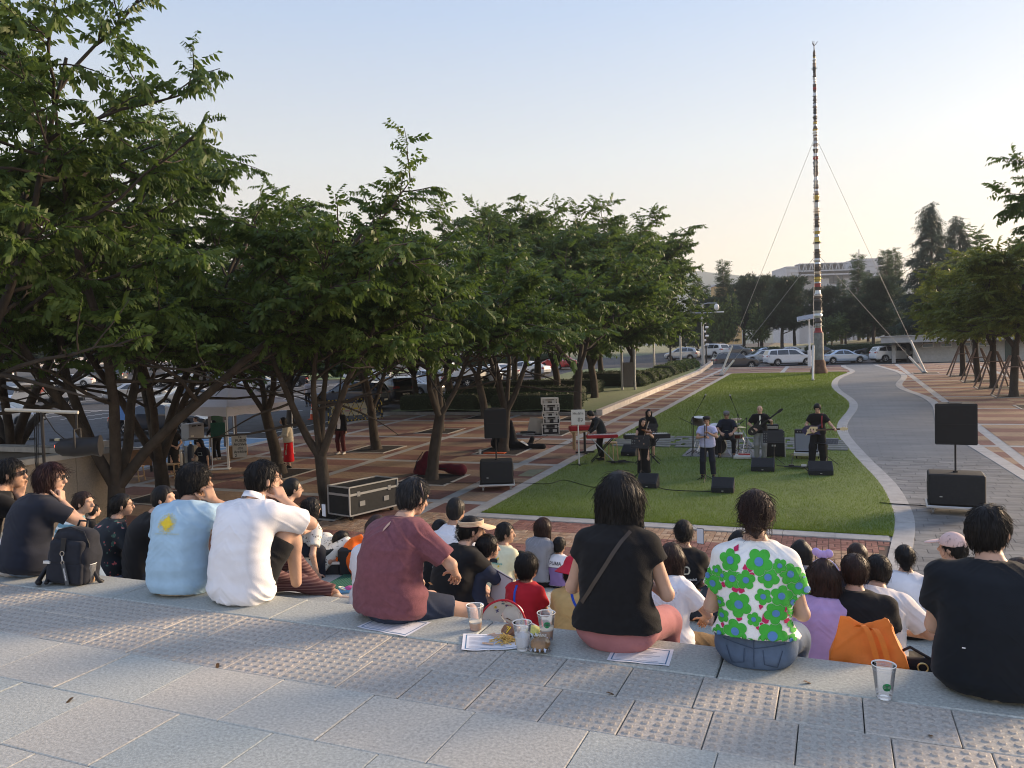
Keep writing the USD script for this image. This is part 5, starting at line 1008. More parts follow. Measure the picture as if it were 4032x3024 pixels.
person('person in dark red pinstripes below the man in the white shirt, sandalled foot out', (sp[0], sp[1], 1.4), sc=.93, rz=-1.25, lean=.5, slouch=.9, pitch=-.4, female=True, arms=('knees', ((.12, .50, .14), (1, -.2, -.5))), top=('long', stripes('pinstripe', (.075, .022, .022), (.16, .08, .07), 12), .02), bottom=('pants', stripes('pinstripe2', (.075, .022, .022), (.16, .08, .07), 12), 1.2), hair=('short', 'black'), skin='b', detail=.010, feet=[(-.05, .66, -.02), (.05, .84, .0)], knees=[(0, 0, 1), (.3, 0, 1)], shoes=pm('sandal', (.50, .38, .30), .7))
seat(982, 1075, 3, 'man with cropped hair in a plain white tee, in front of the loudspeaker trolley', rz=-.1, slouch=.4, top=('tee', WHT), skin='b', detail=.011)
seat(948, 1122, 3, 'child of whom only the dark hair shows beside the white tee', child=1, detail=.013)
def yelx(c):
 B_ = [sbox(-.09, .33, .05, .385), sbox(-.10, .20, -.06, .225), sbox(-.02, .15, .05, .225)]; [part(c['t'], 'print_patch', project(c, decal(b), off=.004), INK, True) for b in B_]
 tx = textdecal('creative', .026); tx.vertices[:, :2] += [-.02, .315]; part(c['t'], 'lettering', project(c, tx, off=.006), pm('print_teal', (.10, .36, .34), .8), True); [part(c['t'], 'print_mark', project(c, decal(Polygon([(x, z), (x+.02, z+.004), (x+.03, z+.03), (x+.008, z+.026)])), off=.006), YEL, True) for x, z in ((.0, .40), (.04, .37), (-.08, .40), (.0, .165), (.03, .18), (.055, .28))]
seat(1086, 1128, 3, 'boy in a pale yellow tee with black and coloured prints, face turned right', child=.5, rz=-.2, yaw=-.95, top=('tee', fab('pale_yellow', (.68, .66, .46)), .025), skin='b', hair=('short', 'black'), detail=.010, extras=yelx)
GKN = usdkit.material(stage, '/World/Looks/cloth_grey_knit', {'t': ('texture_coordinate', {}), 'b': ('brick_texture', {'scale': 1.0, 'brick_width': .022, 'row_height': .012, 'mortar_size': .0022, 'color1': (.30, .31, .34), 'color2': (.36, .37, .40), 'mortar': (.12, .125, .15)}), 'mp': ('mapping', {'rotation': (1.5708, 0, 0)}), 'p': ('principled_bsdf', {'roughness': .9})}, [('t.object', 'mp.vector'), ('mp.vector', 'b.vector'), ('b.color', 'p.base_color')], surface='p.BSDF')
seat(1170, 1107, 4, 'woman with a brown-tipped bob in a ribbed grey knit top and black trousers', female=True, rz=-.3, yaw=.1, pitch=.05, slouch=.4, arms=('hug', 'hug'), top=('tee', GKN, .022), bottom=('pants', BLACK, 1.2), hair=('bob', 'tipped'), detail=.0104, feet=[(-.2, .3, -.05), (.2, .3, -.05)], knees=[(-1, .3, .6), (1, .3, .6)], hem=-.02, sc=.98)
def pumax(c):
 tx = textdecal('PUMA', .062); b = tx.bounds; tx.vertices[:, 0] -= (b[0][0]+b[1][0])/2; tx.vertices[:, 0] *= .95; tx.vertices[:, 1] += .34; part(c['t'], 'lettering', project(c, tx, off=.004), INK, True)
 lo = decal(sbox(-.21, -.05, .21, .29), .02); part(c['t'], 'lilac_panel', project(c, lo, off=.0028), fab('mauve', (.22, .15, .34)), True); part(c['t'], 'trim', project(c, decal(sbox(-.2, .286, .2, .296)), off=.004), INK, True)
seat(1207, 1173, 4, 'small boy in a white and mauve tee lettered across the back', child=1.2, rz=-.05, yaw=-.2, top=('tee', WHT, .025), skin='b', hair=('short', 'black'), detail=.009, extras=pumax, sc=.66)
def dprint(c):
 for s, x, z, h in (('AD', -.075, .30, .075), ('57', -.075, .13, .075)):
  tx = textdecal(s, h); tx.vertices[:, :2] += [x, z]; part(c['t'], 'lettering', project(c, tx, off=.004), pm('print_camo', (.50, .47, .36), .8, var=.35, vs=40), True)
 tx = textdecal('dangwangchil', .022); tx.vertices[:, :2] += [-.075, .245]; part(c['t'], 'lettering', project(c, tx, off=.004), pm('print_white', (.6, .6, .58), .8), True)
seat(1476, 1123, 3, 'woman with her hair in a bun, black tee with large pale letters on the back', female=True, rz=.1, yaw=-.15, slouch=.4, arms=('lap', 'phone'), top=('tee', BLACK, .025), bottom=('pants', DENIMD), hair=('bun', 'black'), detail=.010, feet=[(-.15, .4, -.2), (.25, .4, -.2)], knees=[(-.4, .4, 1), (.6, .4, 1)], extras=dprint)
seat(1597, 1145, 3, 'person in long black sleeves beyond the flowered tee, hand on the stone', rz=.1, slouch=.6, arms=('back', 'lap'), top=('long', BLACK), bottom=('pants', BLACK), hair=('bob', 'black'), detail=.012, female=True)
seat(1730, 1166, 3, 'person with a straight black bob beyond the flowered tee, right of it', female=True, hair=('bob', 'black'), detail=.012, top=('tee', fab('grey_tee', (.2, .2, .22))))
seat(1852, 1175, 3, 'person with reddish brown hair whose head shows above the black tee', hair=('thick', 'brown'), detail=.012, top=('tee', NAVY))
seat(1955, 1177, 3, 'woman in a loose white blouse with her dark hair clipped back', female=True, rz=.05, slouch=.5, top=('half', WHT, .03), bottom=('pants', BLACK), hair=('clip', 'black'), detail=.010, fold=.012, extras=lambda c: part(c['t'], 'hair_clip', tube([c['H'](-.01, -.125, .03), c['H'](.03, -.118, .034)], .004, 6), WHT, True))
def capx(c):
 H, HR = c['H'], c['HR']; PK = pm('cap_pink', (.66, .48, .45), .8, var=.04); S = SDF(); S.ell(H(0, -.012, .03), V(.093, .112, .108)*c['hs'], HR, .01); S.box(H(0, 0, -.08), V(.2, .2, .1)*c['hs'], HR, .01, .01, 's'); part(c['t'], 'cap', S.mesh(.010), PK, True)
 part(c['t'], 'cap_peak', ell(H(0, .14, .035), V(.072, .085, .012), 2, HR@rotm([1, 0, 0], -.25)), PK, True)
seat(2064, 1152, 3, 'person in a pale pink baseball cap turned to the left', rz=.3, yaw=.8, hair=('short', 'black'), top=('tee', NAVY), detail=.010, extras=capx)
# ==== the band and its equipment ==========================================================================
tA = lambda x, y: (2300+x*.2712, 1550+y*.2712)
tB = lambda x, y: (2850+x*.2486, 1550+y*.2486)
t2b = lambda x, y: (1200+x*.5425, 1500+y*.5425)
t3 = lambda x, y: (1300+x*.452, 1250+y*.452)
t6 = lambda x, y: (3300+x*.5123, 1300+y*.5123)
def lawnG(p): q = G(*p); return V(q[0], q[1], q[2]+.03)
METAL = pm('chrome', (.62, .62, .63), .25, metal=1); STEEL = pm('steel_grey', (.38, .39, .40), .4, metal=.8); PLAST = pm('black_plastic', (.014, .014, .016), .5, var=.1); VINYL = pm('black_vinyl', (.017, .018, .020), .75, var=.2, vs=30, bump=.001, bs=300)
ALU = pm('case_aluminium', (.55, .55, .55), .35, metal=.7); CASE = pm('case_black', (.022, .023, .024), .6, var=.2, vs=12); SHOEW = pm('shoe_white', (.62, .60, .56), .7); SHOEB = pm('shoe_black', (.012, .012, .012), .5); WOODL = pm('pale_wood', (.46, .31, .17), .6, var=.15, vs=6, stretch=(1, 8, 8)); GRILLE = pm('speaker_grille', (.010, .010, .011), .7, bump=.002, bs=500)
FACE = math.pi
def stander(label, foot, dy, hpx=None, **k):
 f = lawnG(foot) if not isinstance(foot, np.ndarray) else foot; s = k.pop('sc', None) or 1.0
 if dy is not None:
  top = CAM+ray(foot[0], dy)*((f-CAM)@_fw); s = (top[2]-f[2])/k.pop('h0', 1.70)
 return person(label, f, sc=s, sit=False, detail=k.pop('detail', .013), eyes=k.pop('eyes', True), shoes=k.pop('shoes', SHOEB), group=None, **k), f, s
def guitar(name, label, loc, rz, ry, sc, body, face, bass=False, extra=None):
 t = thing(name, label, 'guitar', loc, rot=(0, math.degrees(ry), math.degrees(rz)), sc=sc); a = np.linspace(0, 2*math.pi, 40, endpoint=False)
 r = .165+.028*np.cos(2*a)+.02*np.cos(a); P = [(-.02+1.25*ri*math.cos(x), .98*ri*math.sin(x)) for ri, x in zip(r, a)]
 horn = Polygon(P).union(Polygon([(-.05, .08), (-.28, .17), (-.25, .11), (-.08, .0)])).union(Polygon([(-.05, -.08), (-.24, -.15), (-.22, -.09), (-.08, 0)])).buffer(.01).buffer(-.01)
 def pl(poly, y0, y1): m = prism(poly, y0, y1); m.vertices = np.c_[m.vertices[:, 0], m.vertices[:, 2], m.vertices[:, 1]]; m.invert(); return m
 part(t, 'body', pl(horn, -.02, .022), body, 30); L = .62 if not bass else .80
 part(t, 'neck', cbox((-.12-L/2, .028, 0), (L, .018, .05), bev=.006), pm('neck_wood', (.09, .055, .035), .5) if not bass else PLAST); part(t, 'headstock', pl(Polygon([(-.12-L, -.03), (-.2-L, -.045), (-.32-L, -.03), (-.33-L, .02), (-.2-L, .05), (-.12-L, .03)]), .02, .034), face if not bass else PLAST)
 for i in range(4 if bass else 6): part(t, 'tuning_peg', cbox((-.17-L-.03*i, .028, .055 if i % 2 else -.055), (.012, .012, .03)), METAL)
 if face is not None and not bass: part(t, 'pickguard', pl(Polygon([(-.17, .09), (.02, .10), (.10, .0), (.17, -.15), (.09, -.09), (-.06, -.08), (-.16, -.03)]), .0225, .027), face)
 for x in (-.06, .02): part(t, 'pickup', cbox((x, .03, .005), (.02, .012, .075)), PLAST)
 part(t, 'bridge', cbox((.10, .03, .0), (.03, .014, .07)), METAL); return t
def belt(c_mat, pts, w, name, label, cat): pass
fl, fp, fs = stander('performer in a pale lavender shirt and black flat cap playing a small vertical flute', tA(1800, 1240), tA(0, 325)[1], rz=FACE+.12, pitch=-.12, skin='b', arms=(((-.05, .30, 1.27), (-1, -.2, -.7)), ((.06, .33, 1.17), (1, -.2, -.7))), top=('tee', fab('lavender_shirt', (.42, .44, .66)), .03), bottom=('pants', NAVY, 1.2), hair=('short', 'black'), feet=[(-.15, .0, .085), (.15, .02, .085)], hem=-.06,
 extras=lambda c: (part(c['t'], 'cap', ell(c['H'](0, -.01, .085), V(.108, .122, .052), 3, c['HR']), pm('cap_black', (.012, .012, .014), .8), True), part(c['t'], 'collar', cat([cbox(c['T'](s*.045, .085, .50), (.05, .02, .035), ry=s*.5) for s in (-1, 1)]), fab('lavender_shirt', (0, 0, 0)))))
def held(name, label, cat_, fp, fs, rz, parts):
 t = thing(name, label, cat_, fp, rz, sc=fs)
 for n_, m, mt in parts: part(t, n_, m, mt, True)
 return t
held('flute', 'short dark wooden flute held to the lips of the performer in lavender', 'flute', fp, fs, FACE+.12, [('tube', rod((0, .15, 1.475), (.02, .35, 1.16), .014, 10), pm('flute_wood', (.16, .075, .035), .4)), ('tip', rod((.02, .35, 1.16), (.022, .375, 1.12), .018, 10), METAL)])
def mic_stand(label, base, h, boom=None, rz=0, mic=True, legs=.28, dz=.03):
 b = G(*base)+V(0, 0, dz); t = thing('microphone_stand', label, 'microphone stand', b, rz); top = V(0, 0, h); part(t, 'pole', rod((0, 0, .06), top, .011, 8), PLAST)
 for k in range(3): a = k*2.094+.5; part(t, 'leg', rod((0, 0, .16), (math.cos(a)*legs, math.sin(a)*legs, .01), .010, 6), PLAST)
 e = top
 if boom is not None: e = top+V(*boom); part(t, 'boom', rod(top-V(*boom)*.3, e, .008, 6), PLAST); part(t, 'boom_clamp', ell(top, (.03, .03, .03), 1), PLAST)
 if mic: d = unit(V(*(boom if boom is not None else (0, .1, .25)))); p = part(t, 'microphone', rod(e, e+d*.14, .014, 8, .018), PLAST); part(p, 'head', ell(e+d*.16, (.027, .027, .03), 2), STEEL)
 return t
mic_stand('straight microphone stand in front of the performer in lavender', tA(1765, 1290), 1.18, (0, .02, .12))
vi, vp, vs_ = stander('violinist with long dark hair in a sleeveless black top and long black skirt', tA(872, 1195), tA(0, 345)[1], rz=FACE+.25, female=True, roll=-.22, pitch=-.15, yaw=.35, arms=(((-.17, .36, 1.24), (-.6, 0, -1)), ((.07, .34, 1.0), (1, -.1, -.4))), top=('none', BLACK, .014), bottom=('skirt', BLACK, .97), hair=('long', 'black'), shoes=SHOEB)
v_ = thing('violin', 'brown violin held on the shoulder of the violinist', 'violin', vp, FACE+.25, sc=vs_)
def pose(m, o, x, z): y = np.cross(z, x); x, z = unit(V(*x)), unit(V(*z)-unit(V(*x))*(V(*z)@unit(V(*x)))); y = np.cross(z, x); m = m.copy(); m.vertices = V(*o)+m.vertices@np.stack([x, y, z]); return m
vb = prism(Polygon([(.17, .08), (.12, .10), (.05, .07), (0, .055), (-.06, .07), (-.13, .095), (-.18, .06), (-.19, 0), (-.18, -.06), (-.13, -.095), (-.06, -.07), (0, -.055), (.05, -.07), (.12, -.10), (.17, -.08), (.19, 0)]).buffer(.01), -.02, .02)
VW = pm('violin_wood', (.17, .065, .025), .3); vx, vz, vo = V(-.35, .75, -.12), V(-.2, .1, 1), V(-.10, .24, 1.33)
part(v_, 'body', pose(vb, vo, vx, vz), VW); part(v_, 'neck', rod(vo+unit(vx)*.17, vo+unit(vx)*.45, .013, 6), PLAST); part(v_, 'scroll', ell(vo+unit(vx)*.47, (.02, .02, .02), 1), VW)
held('violin_bow', 'thin violin bow pointing up in the hand of the violinist', 'bow', vp, vs_, FACE+.25, [('stick', rod((.05, .36, 1.0), (-.16, .33, 1.62), .006, 6), WOODL), ('hair_ribbon', rod((.035, .36, 1.0), (-.175, .33, 1.61), .003, 4), WHT)])
stander('woman with long black hair in a black jacket standing behind the black keyboard', tA(965, 950), tA(0, 222)[1], rz=FACE+.1, female=True, yaw=.35, pitch=-.05, arms=(((-.18, .34, .98), (-1, -.4, -.4)), ((.16, .34, .98), (1, -.4, -.4))), top=('long', BLACK, .02), bottom=('skirt', BLACK, .55), hair=('long', 'black'))
stander('man in a black shirt bending over the red keyboards at the left of the lawn', tA(262, 975), tA(0, 262)[1], h0=1.58, rz=FACE-1.05, lean=.42, pitch=-.55, slouch=.8, arms=(((-.14, .42, .93), (-1, -.3, -.3)), ((.14, .40, .93), (1, -.3, -.3))), top=('long', fab('charcoal', (.022, .024, .026)), .024), bottom=('pants', BLACK, 1.1), hair=('thick', 'black'), eyes=False)
dp = lawnG(tA(2080, 905)); drm = person('drummer in a grey flat cap and dark shirt seated behind the kit', (dp[0], dp[1], dp[2]+.50), rz=FACE+.1, lean=.08, pitch=-.2, arms=(((-.16, .38, .22), (-1, -.4, -.3)), ((.16, .38, .22), (1, -.4, -.3))), top=('half', fab('indigo', (.018, .021, .034)), .026), bottom=('pants', BLACK), hair=('short', 'black'), skin='b', detail=.013, eyes=True, shoes=SHOEB, gl='clear', feet=[(-.2, .46, -.42), (.22, .46, -.42)],
 extras=lambda c: (part(c['t'], 'flat_cap', cat([ell(c['H'](0, .0, .075), V(.098, .125, .055), 3, c['HR']), ell(c['H'](0, .115, .058), V(.065, .04, .012), 2, c['HR'])]), pm('cap_tweed', (.14, .13, .13), .9, var=.3, vs=60), True)))
DRUM = pm('drum_burgundy', (.085, .018, .016), .22, coat=.5, var=.2, vs=5); SKINW = pm('drum_head', (.62, .62, .60), .5); BRASS = pm('cymbal_brass', (.62, .50, .24), .3, metal=.85)
kit = lawnG(tA(1935, 915))
def drum(parent, c, r, h, rx=0, rz=0, head=SKINW, lugs=6):
 M = lambda m: xf(xf(m, rx=rx, rz=rz), c); p = part(parent, 'shell', M(lathe([(r, 0), (r, h), (r-.012, h), (r-.012, 0), (r, 0)], 28)), DRUM, 30)
 for z in (0, h): part(p, 'rim', M(lathe([(r-.01, z-.015), (r+.012, z-.015), (r+.012, z+.015), (r-.01, z+.015), (r-.01, z-.015)], 28)), METAL, 30); part(p, 'head', M(lathe([(0, z+(.006 if z else -.006)), (r-.008, z+(.006 if z else -.006))], 28)), head if z else head, False)
 for k in range(lugs): a = k*2*math.pi/lugs; part(parent, 'lug', M(cbox((math.cos(a)*(r+.008), math.sin(a)*(r+.008), h/2), (.02, .02, h*.7))), METAL)
bd = thing('bass_drum', 'burgundy bass drum with black front head and two small drums mounted on top', 'drum', kit, .12)
drum(bd, (0, .40, .30), .28, .42, rx=math.pi/2, head=PLAST, lugs=8); part(bd, 'port', xf(xf(lathe([(.04, 0), (.05, .006), (.0, .008)], 16), rx=math.pi/2), (.08, -.035, .2)), STEEL)
for x, z, r in ((-.05, .72, .15), (.30, .60, .165)): drum(bd, (x, .22, z), r, .22, rx=.25); part(bd, 'mount', rod((x*.5, .2, .57), (x, .22, z), .014), METAL)
for s in (-1, 1): part(bd, 'spur', rod((s*.25, .05, .25), (s*.42, -.08, .0), .012), METAL)
sn = thing('snare_drum', 'small burgundy drum on a chrome stand between the drummer and the bass drum', 'drum', kit+V(.55, .35, 0), .2); drum(sn, (0, 0, .52), .17, .14, rx=.1)
for k in range(3): a = k*2.094; part(sn, 'leg', rod((0, 0, .3), (math.cos(a)*.28, math.sin(a)*.28, 0), .010), METAL)
part(sn, 'pole', rod((0, 0, .2), (0, 0, .52), .012), METAL)
def cymbal(label, at_, r, tilt, base, mat=BRASS):
 t = thing('cymbal', label, 'cymbal', base); c = at_-base; part(t, 'plate', xf(lathe([(0, .028), (.03, .02), (r*.5, .008), (r, -.006), (r*.5, .004), (.03, .014), (0, .022)], 32), c, rx=tilt[0], ry=tilt[1]), mat, 30); part(t, 'pole', rod((0, 0, .35), c+V(0, 0, .04), .010), METAL)
 for k in range(3): a = k*2.094+.3; part(t, 'leg', rod((0, 0, .4), (math.cos(a)*.26, math.sin(a)*.26, 0), .010), METAL)
dk = (kit-CAM)@_fw
for (x, y, r, tl, l, bo, mt) in ((1682, 338, .21, (.1, .05), 'pale bright cymbal high at the left of the drum kit', (-.62, .6, 0), SKINW), (1660, 402, .24, (.5, .45), 'dark tilted cymbal below the pale one at the left of the drum kit', (-.72, .35, 0), pm('cymbal_dark', (.10, .085, .06), .35, metal=.7)), (2190, 372, .21, (.15, -.1), 'brown cymbal right of the drummer', (.75, .6, 0), pm('cymbal_brown', (.25, .15, .06), .35, metal=.8))):
 cymbal(l, Dp(*tA(x, y), dk+.4), r, tl, kit+V(*bo), mt)
cymbal('flat bright cymbal pair at the right of the drum kit', Dp(*tB(255, 530), dk+.1), .19, (.0, 0), kit+V(1.0, .1, 0), BRASS)
solo('drum_rug', slab(sbox(kit[0]-1.05, kit[1]-.25, kit[0]+1.3, kit[1]+1.3), .02, .045), pm('rug_grey', (.22, .22, .23), .95, var=.2, vs=20), 'grey rug spread on the lawn under the drum kit', 'rug')
mic_stand('tall boom microphone stand left of the drum kit, boom reaching up', tA(1595, 905), 1.18, (.30, .1, .56), mic=True)
mic_stand('lower boom microphone stand at the left of the drum kit', tA(1575, 915), 1.0, (-.42, .1, .18), mic=False)
mic_stand('tall boom microphone stand right of the drummer', tB(235, 975), 1.22, (-.18, .05, .46), mic=True)
mic_stand('short microphone stand beside the bass player', tB(368, 900), 1.0, (-.10, -.02, -.08))
ba, bp, bs_ = stander('bald bass player in a black shirt, white tie and grey trousers', tB(585, 1075), tB(0, 180)[1], rz=FACE+.08, skin='a', hair=('bald', None), arms=(((-.33, .24, 1.24), (-.7, -.2, -1)), ((.17, .18, 1.02), (1, -.6, -.2))), top=('half', BLACK, .02), bottom=('pants', fab('mid_grey', (.22, .225, .22)), 1.25), shoes=SHOEW, fat=1.05,
 extras=lambda c: (part(c['t'], 'tie', cat([cbox(c['T'](0, .135, .30), (.055, .012, .30), rx=-.06), cbox(c['T'](0, .115, .465), (.04, .03, .035))]), fab('tie_white', (.70, .69, .60))), part(c['t'], 'belt', cbox(c['T'](0, .14, .03), (.24, .03, .04)), PLAST)))
guitar('bass_guitar', 'black bass guitar slanting up across the bald bass player', bp+rotm([0, 0, 1], FACE+.08)@V(.16, .19, .97)*bs_, FACE+.08, .66, bs_*.92, PLAST, None, True)
held('guitar_strap', 'dark guitar strap over the shoulder of the bald bass player', 'strap', bp, bs_, FACE+.08, [('band', tube([(.12, .17, 1.0), (.02, .175, 1.2), (-.10, .13, 1.40), (-.13, .02, 1.455), (-.1, -.10, 1.40), (.08, -.16, 1.15), (.2, -.05, 1.0)], .02, 6), PLAST)])
ga, gp, gs_ = stander('guitarist in a black tee and wide black trousers, looking down at the guitar', tB(1500, 1140), tB(0, 190)[1], rz=FACE-.05, pitch=-.5, lean=.04, arms=(((-.44, .24, 1.06), (-.6, -.5, -1)), ((.16, .19, 1.0), (1, -.5, -.3))), top=('tee', BLACK, .03), bottom=('pants', BLACK, 1.5), hair=('thick', 'black', 'messy'), shoes=SHOEW, feet=[(-.13, 0, .085), (.17, .08, .085)], h0=1.66)
guitar('electric_guitar', 'dark blue electric guitar with a cream pickguard', gp+rotm([0, 0, 1], FACE-.05)@V(.16, .18, .99)*gs_, FACE-.05, .06, gs_, pm('guitar_blue', (.012, .014, .05), .25, coat=.5), pm('pickguard_cream', (.66, .52, .30), .4))
held('guitar_strap', 'red patterned guitar strap on the guitarist in the black tee', 'strap', gp, gs_, FACE-.05, [('band', tube([(-.12, .17, 1.06), (-.11, .17, 1.2), (-.115, .12, 1.38), (-.12, .02, 1.44), (-.06, -.13, 1.35), (.15, -.16, 1.1)], .022, 6), pm('strap_red', (.24, .03, .035), .8, var=.4, vs=30))])
def wedge(label, a, b, front=0, rz=0, w=None):
 pa, pb = G(*a), G(*b); c = (pa+pb)/2; w = w or np.linalg.norm(pb-pa); t = thing('stage_monitor', label, 'stage monitor', c+V(0, .2, .03), math.atan2(*(pb-pa)[[1, 0]])+rz)
 pr = Polygon([(-.20, 0), (-.23, .13), (.10, .34), (.22, .22), (.22, 0)]); m = prism(pr, -w/2, w/2); m.vertices = np.c_[m.vertices[:, 2], m.vertices[:, 0], m.vertices[:, 1]]; part(t, 'cabinet', m, pm('monitor_black', (.016, .018, .024), .6, var=.15, vs=20), False)
 n = V(0, -.21, .33); n /= np.linalg.norm(n); part(t, 'grille', cbox((0, -.063, .238), (w-.06, .35, .012), rx=math.atan2(.21, .33)), GRILLE); part(t, 'badge', cbox((0, -.222, .05), (.05, .01, .018)), STEEL)
 for s in (-1, 1): part(t, 'handle_recess', cbox((s*w/2, .05, .13), (.008, .14, .07)), PLAST)
 return t
wedge('black wedge monitor in front of the violinist', tA(765, 1385), tA(1050, 1395)); wedge('black wedge monitor right of the flute player, nearest the audience', tA(1840, 1455), tA(2165, 1465)); wedge('black wedge monitor on the lawn behind the violinist', tA(545, 915), tA(745, 925), rz=.1)
wedge('black wedge monitor in front of the bass player', tB(430, 1245), tB(795, 1255)); wedge('black wedge monitor in front of the guitarist', tB(1335, 1310), tB(1725, 1315))
def boxthing(name, label, cat_, loc, rz, w, d, h, mat, face=None, fm=None, trim=None, bev=.012):
 t = thing(name, label, cat_, loc, rz); part(t, 'cabinet', cbox((0, 0, h/2), (w, d, h), bev=bev), mat)
 if face: part(t, 'front', cbox((0, -d/2-.004, h*face[0]), (w-.05, .012, h*face[1])), fm or GRILLE)
 return t
bc = lawnG(tB(812, 1015)); b1 = boxthing('bass_cabinet', 'tall black bass speaker cabinet behind the bass player', 'amplifier', bc+V(0, .2, 0), .1, .55, .42, .56, VINYL, (.5, .86), GRILLE); part(b1, 'badge', cbox((-.05, -.222, .34), (.12, .008, .05)), STEEL)
for s in (-1, 1): part(b1, 'edge_trim', cbox((s*.27, -.21, .28), (.022, .02, .55)), ALU)
boxthing('bass_cabinet', 'second bass cabinet stacked on the tall one behind the music stand', 'amplifier', bc+V(-.03, .2, .562), .1, .5, .38, .24, VINYL, (.5, .8)); ah = boxthing('amplifier_head', 'small amplifier head with silver panel on top of the bass cabinets', 'amplifier', bc+V(-.08, .2, .804), .1, .36, .3, .16, VINYL, (.5, .5), STEEL); [part(ah, 'knob', xf(lathe([(.014, 0), (.012, .02), (0, .02)], 10), (-.13+.06*k, -.16, .09), rx=math.pi/2), PLAST) for k in range(5)]
gc = lawnG(tB(1322, 1050)); dl = thing('equipment_dolly', 'white-edged wheeled dolly under the silver guitar amplifier', 'dolly', gc+V(0, .22, 0), .02); part(dl, 'deck', cbox((0, 0, .14), (.74, .56, .10), bev=.01), ALU); [part(dl, 'caster', xf(lathe([(.0, -.015), (.04, -.015), (.04, .015), (0, .015)], 12), (x, y, .045), ry=math.pi/2), PLAST) for x in (-.3, .3) for y in (-.2, .2)]
g1 = boxthing('guitar_amplifier', 'silver-fronted guitar amplifier standing on a wheeled dolly', 'amplifier', gc+V(-.02, .22, .192), .02, .66, .3, .66, VINYL, (.44, .78), pm('silver_cloth', (.23, .25, .29), .7, var=.15, vs=200)); part(g1, 'control_panel', cbox((0, -.156, .595), (.6, .01, .07)), pm('panel_dark', (.02, .02, .03), .3)); [part(g1, 'knob', xf(lathe([(.013, 0), (.011, .02), (0, .02)], 8), (-.24+.07*k, -.16, .60), rx=math.pi/2), ALU) for k in range(7)]; part(g1, 'handle', tube([(-.1, 0, .66), (-.08, 0, .69), (.08, 0, .69), (.1, 0, .66)], .012, 6), PLAST)
pc = lawnG(tB(290, 1050)); pd = thing('pedal_case', 'flat white pedal case with red pedals on the lawn by the drum kit', 'case', pc, .05); part(pd, 'case', cbox((0, .1, .05), (.5, .3, .09), bev=.01), ALU); part(pd, 'lid', cbox((.02, .16, .105), (.44, .22, .018)), SHOEW); part(pd, 'red_pedal', cbox((.06, .12, .13), (.34, .12, .03)), pm('pedal_red', (.42, .03, .03), .4))
def music_stand(label, base, c, w, h, tilt, rz, desk_dep=None):
 b = lawnG(base); t = thing('music_stand', label, 'music stand', b, rz); top = Dp(*c, (b-CAM)@_fw)-b; top[:2] = 0; D_ = sbox(-w/2, -h/2, w/2, h/2)
 for i in range(8):
  for j in range(4):
   if abs(i-3.5) > 1 or j > 1: D_ = D_.difference(sbox(-w/2+w*(i+.5)/8-.013, -h/2+h*(j+.6)/4.6-.011, -w/2+w*(i+.5)/8+.013, -h/2+h*(j+.6)/4.6+.011))
 m = prism(D_, -.002, .002); part(t, 'desk', xf(m, top, rx=math.pi/2-tilt), PLAST, False); part(t, 'ledge', cbox(top+V(0, -.03-.1*math.sin(tilt), -h/2*math.cos(tilt)), (w, .06, .004)), PLAST); part(t, 'pole', rod((0, 0, .1), top, .012, 8), PLAST)
 for k in range(3): a = k*2.094+.4; part(t, 'leg', rod((0, 0, .25), (math.cos(a)*.3, math.sin(a)*.3, .01), .009, 6), PLAST)
 return t
music_stand('black perforated music stand in front of the violinist', tA(830, 1260), tA(812, 697), .50, .35, .25, .0); music_stand('black perforated music stand in front of the keyboard woman', tA(985, 1000), tA(985, 520), .38, .36, .15, .3)
music_stand('black perforated music stand beside the bass player', tB(798, 1150), tB(805, 682), .58, .34, .25, .05); music_stand('black music stand lying almost flat in front of the guitarist', tB(1640, 1150), tB(1660, 755), .58, .34, 1.25, -.1)
KRED = pm('keyboard_red', (.30, .012, .018), .35); KEYS = pm('white_keys', (.70, .69, .66), .4)
def keyboard(name, label, a, b, dz, mat, legs=True, dpth=.30, h=.09, base=None):
 g = lawnG(base); dep = (g-CAM)@_fw; pa, pb = Dp(*a, dep), Dp(*b, dep); c = (pa+pb)/2; w = np.linalg.norm((pb-pa)[:2]); rz = math.atan2(*(pb-pa)[[1, 0]]); t = thing(name, label, 'keyboard', (c[0], c[1], g[2]), rz); z = c[2]-g[2]
 part(t, 'case', cbox((0, 0, z), (w, dpth, h), bev=.01), mat); part(t, 'keys', cbox((0, .07, z+h/2+.008), (w-.12, .13, .018)), KEYS)
 for i in range(18): part(t, 'black_key', cbox((-w/2+.1+(w-.2)*i/17, .045, z+h/2+.02), (.012, .08, .012)), PLAST)
 if legs:
  for s in (-1, 1):
   for y in (-.12, .12): part(t, 'stand_leg', rod((s*.34, y, z-h/2), (-s*.34, y, .02), .016, 6), PLAST if s > 0 or mat is not KRED else STEEL)
 return t
keyboard('red_keyboard', 'slim red keyboard on a crossed metal stand', tA(30, 615), tA(485, 622), 0, KRED, base=tA(260, 1010)); keyboard('black_keyboard', 'long black stage keyboard behind the violinist', tA(578, 622), tA(1240, 612), 0, PLAST, base=tA(1000, 1040), h=.12)
kd = lawnG(tA(-30, 890)); ds = thing('keyboard_desk', 'pale wooden keyboard desk on a black pedestal at the lawn edge', 'desk', kd, .5); part(ds, 'top', cbox((0, 0, .76), (.75, .5, .04), bev=.008), WOODL); part(ds, 'side_panel', cbox((-.25, 0, .45), (.03, .45, .6)), WOODL); part(ds, 'pedestal', rod((.1, 0, .06), (.1, 0, .75), .04), PLAST); part(ds, 'foot', cbox((.1, 0, .06), (.62, .08, .05)), PLAST); part(ds, 'foot', cbox((.1, 0, .055), (.08, .5, .05)), PLAST)
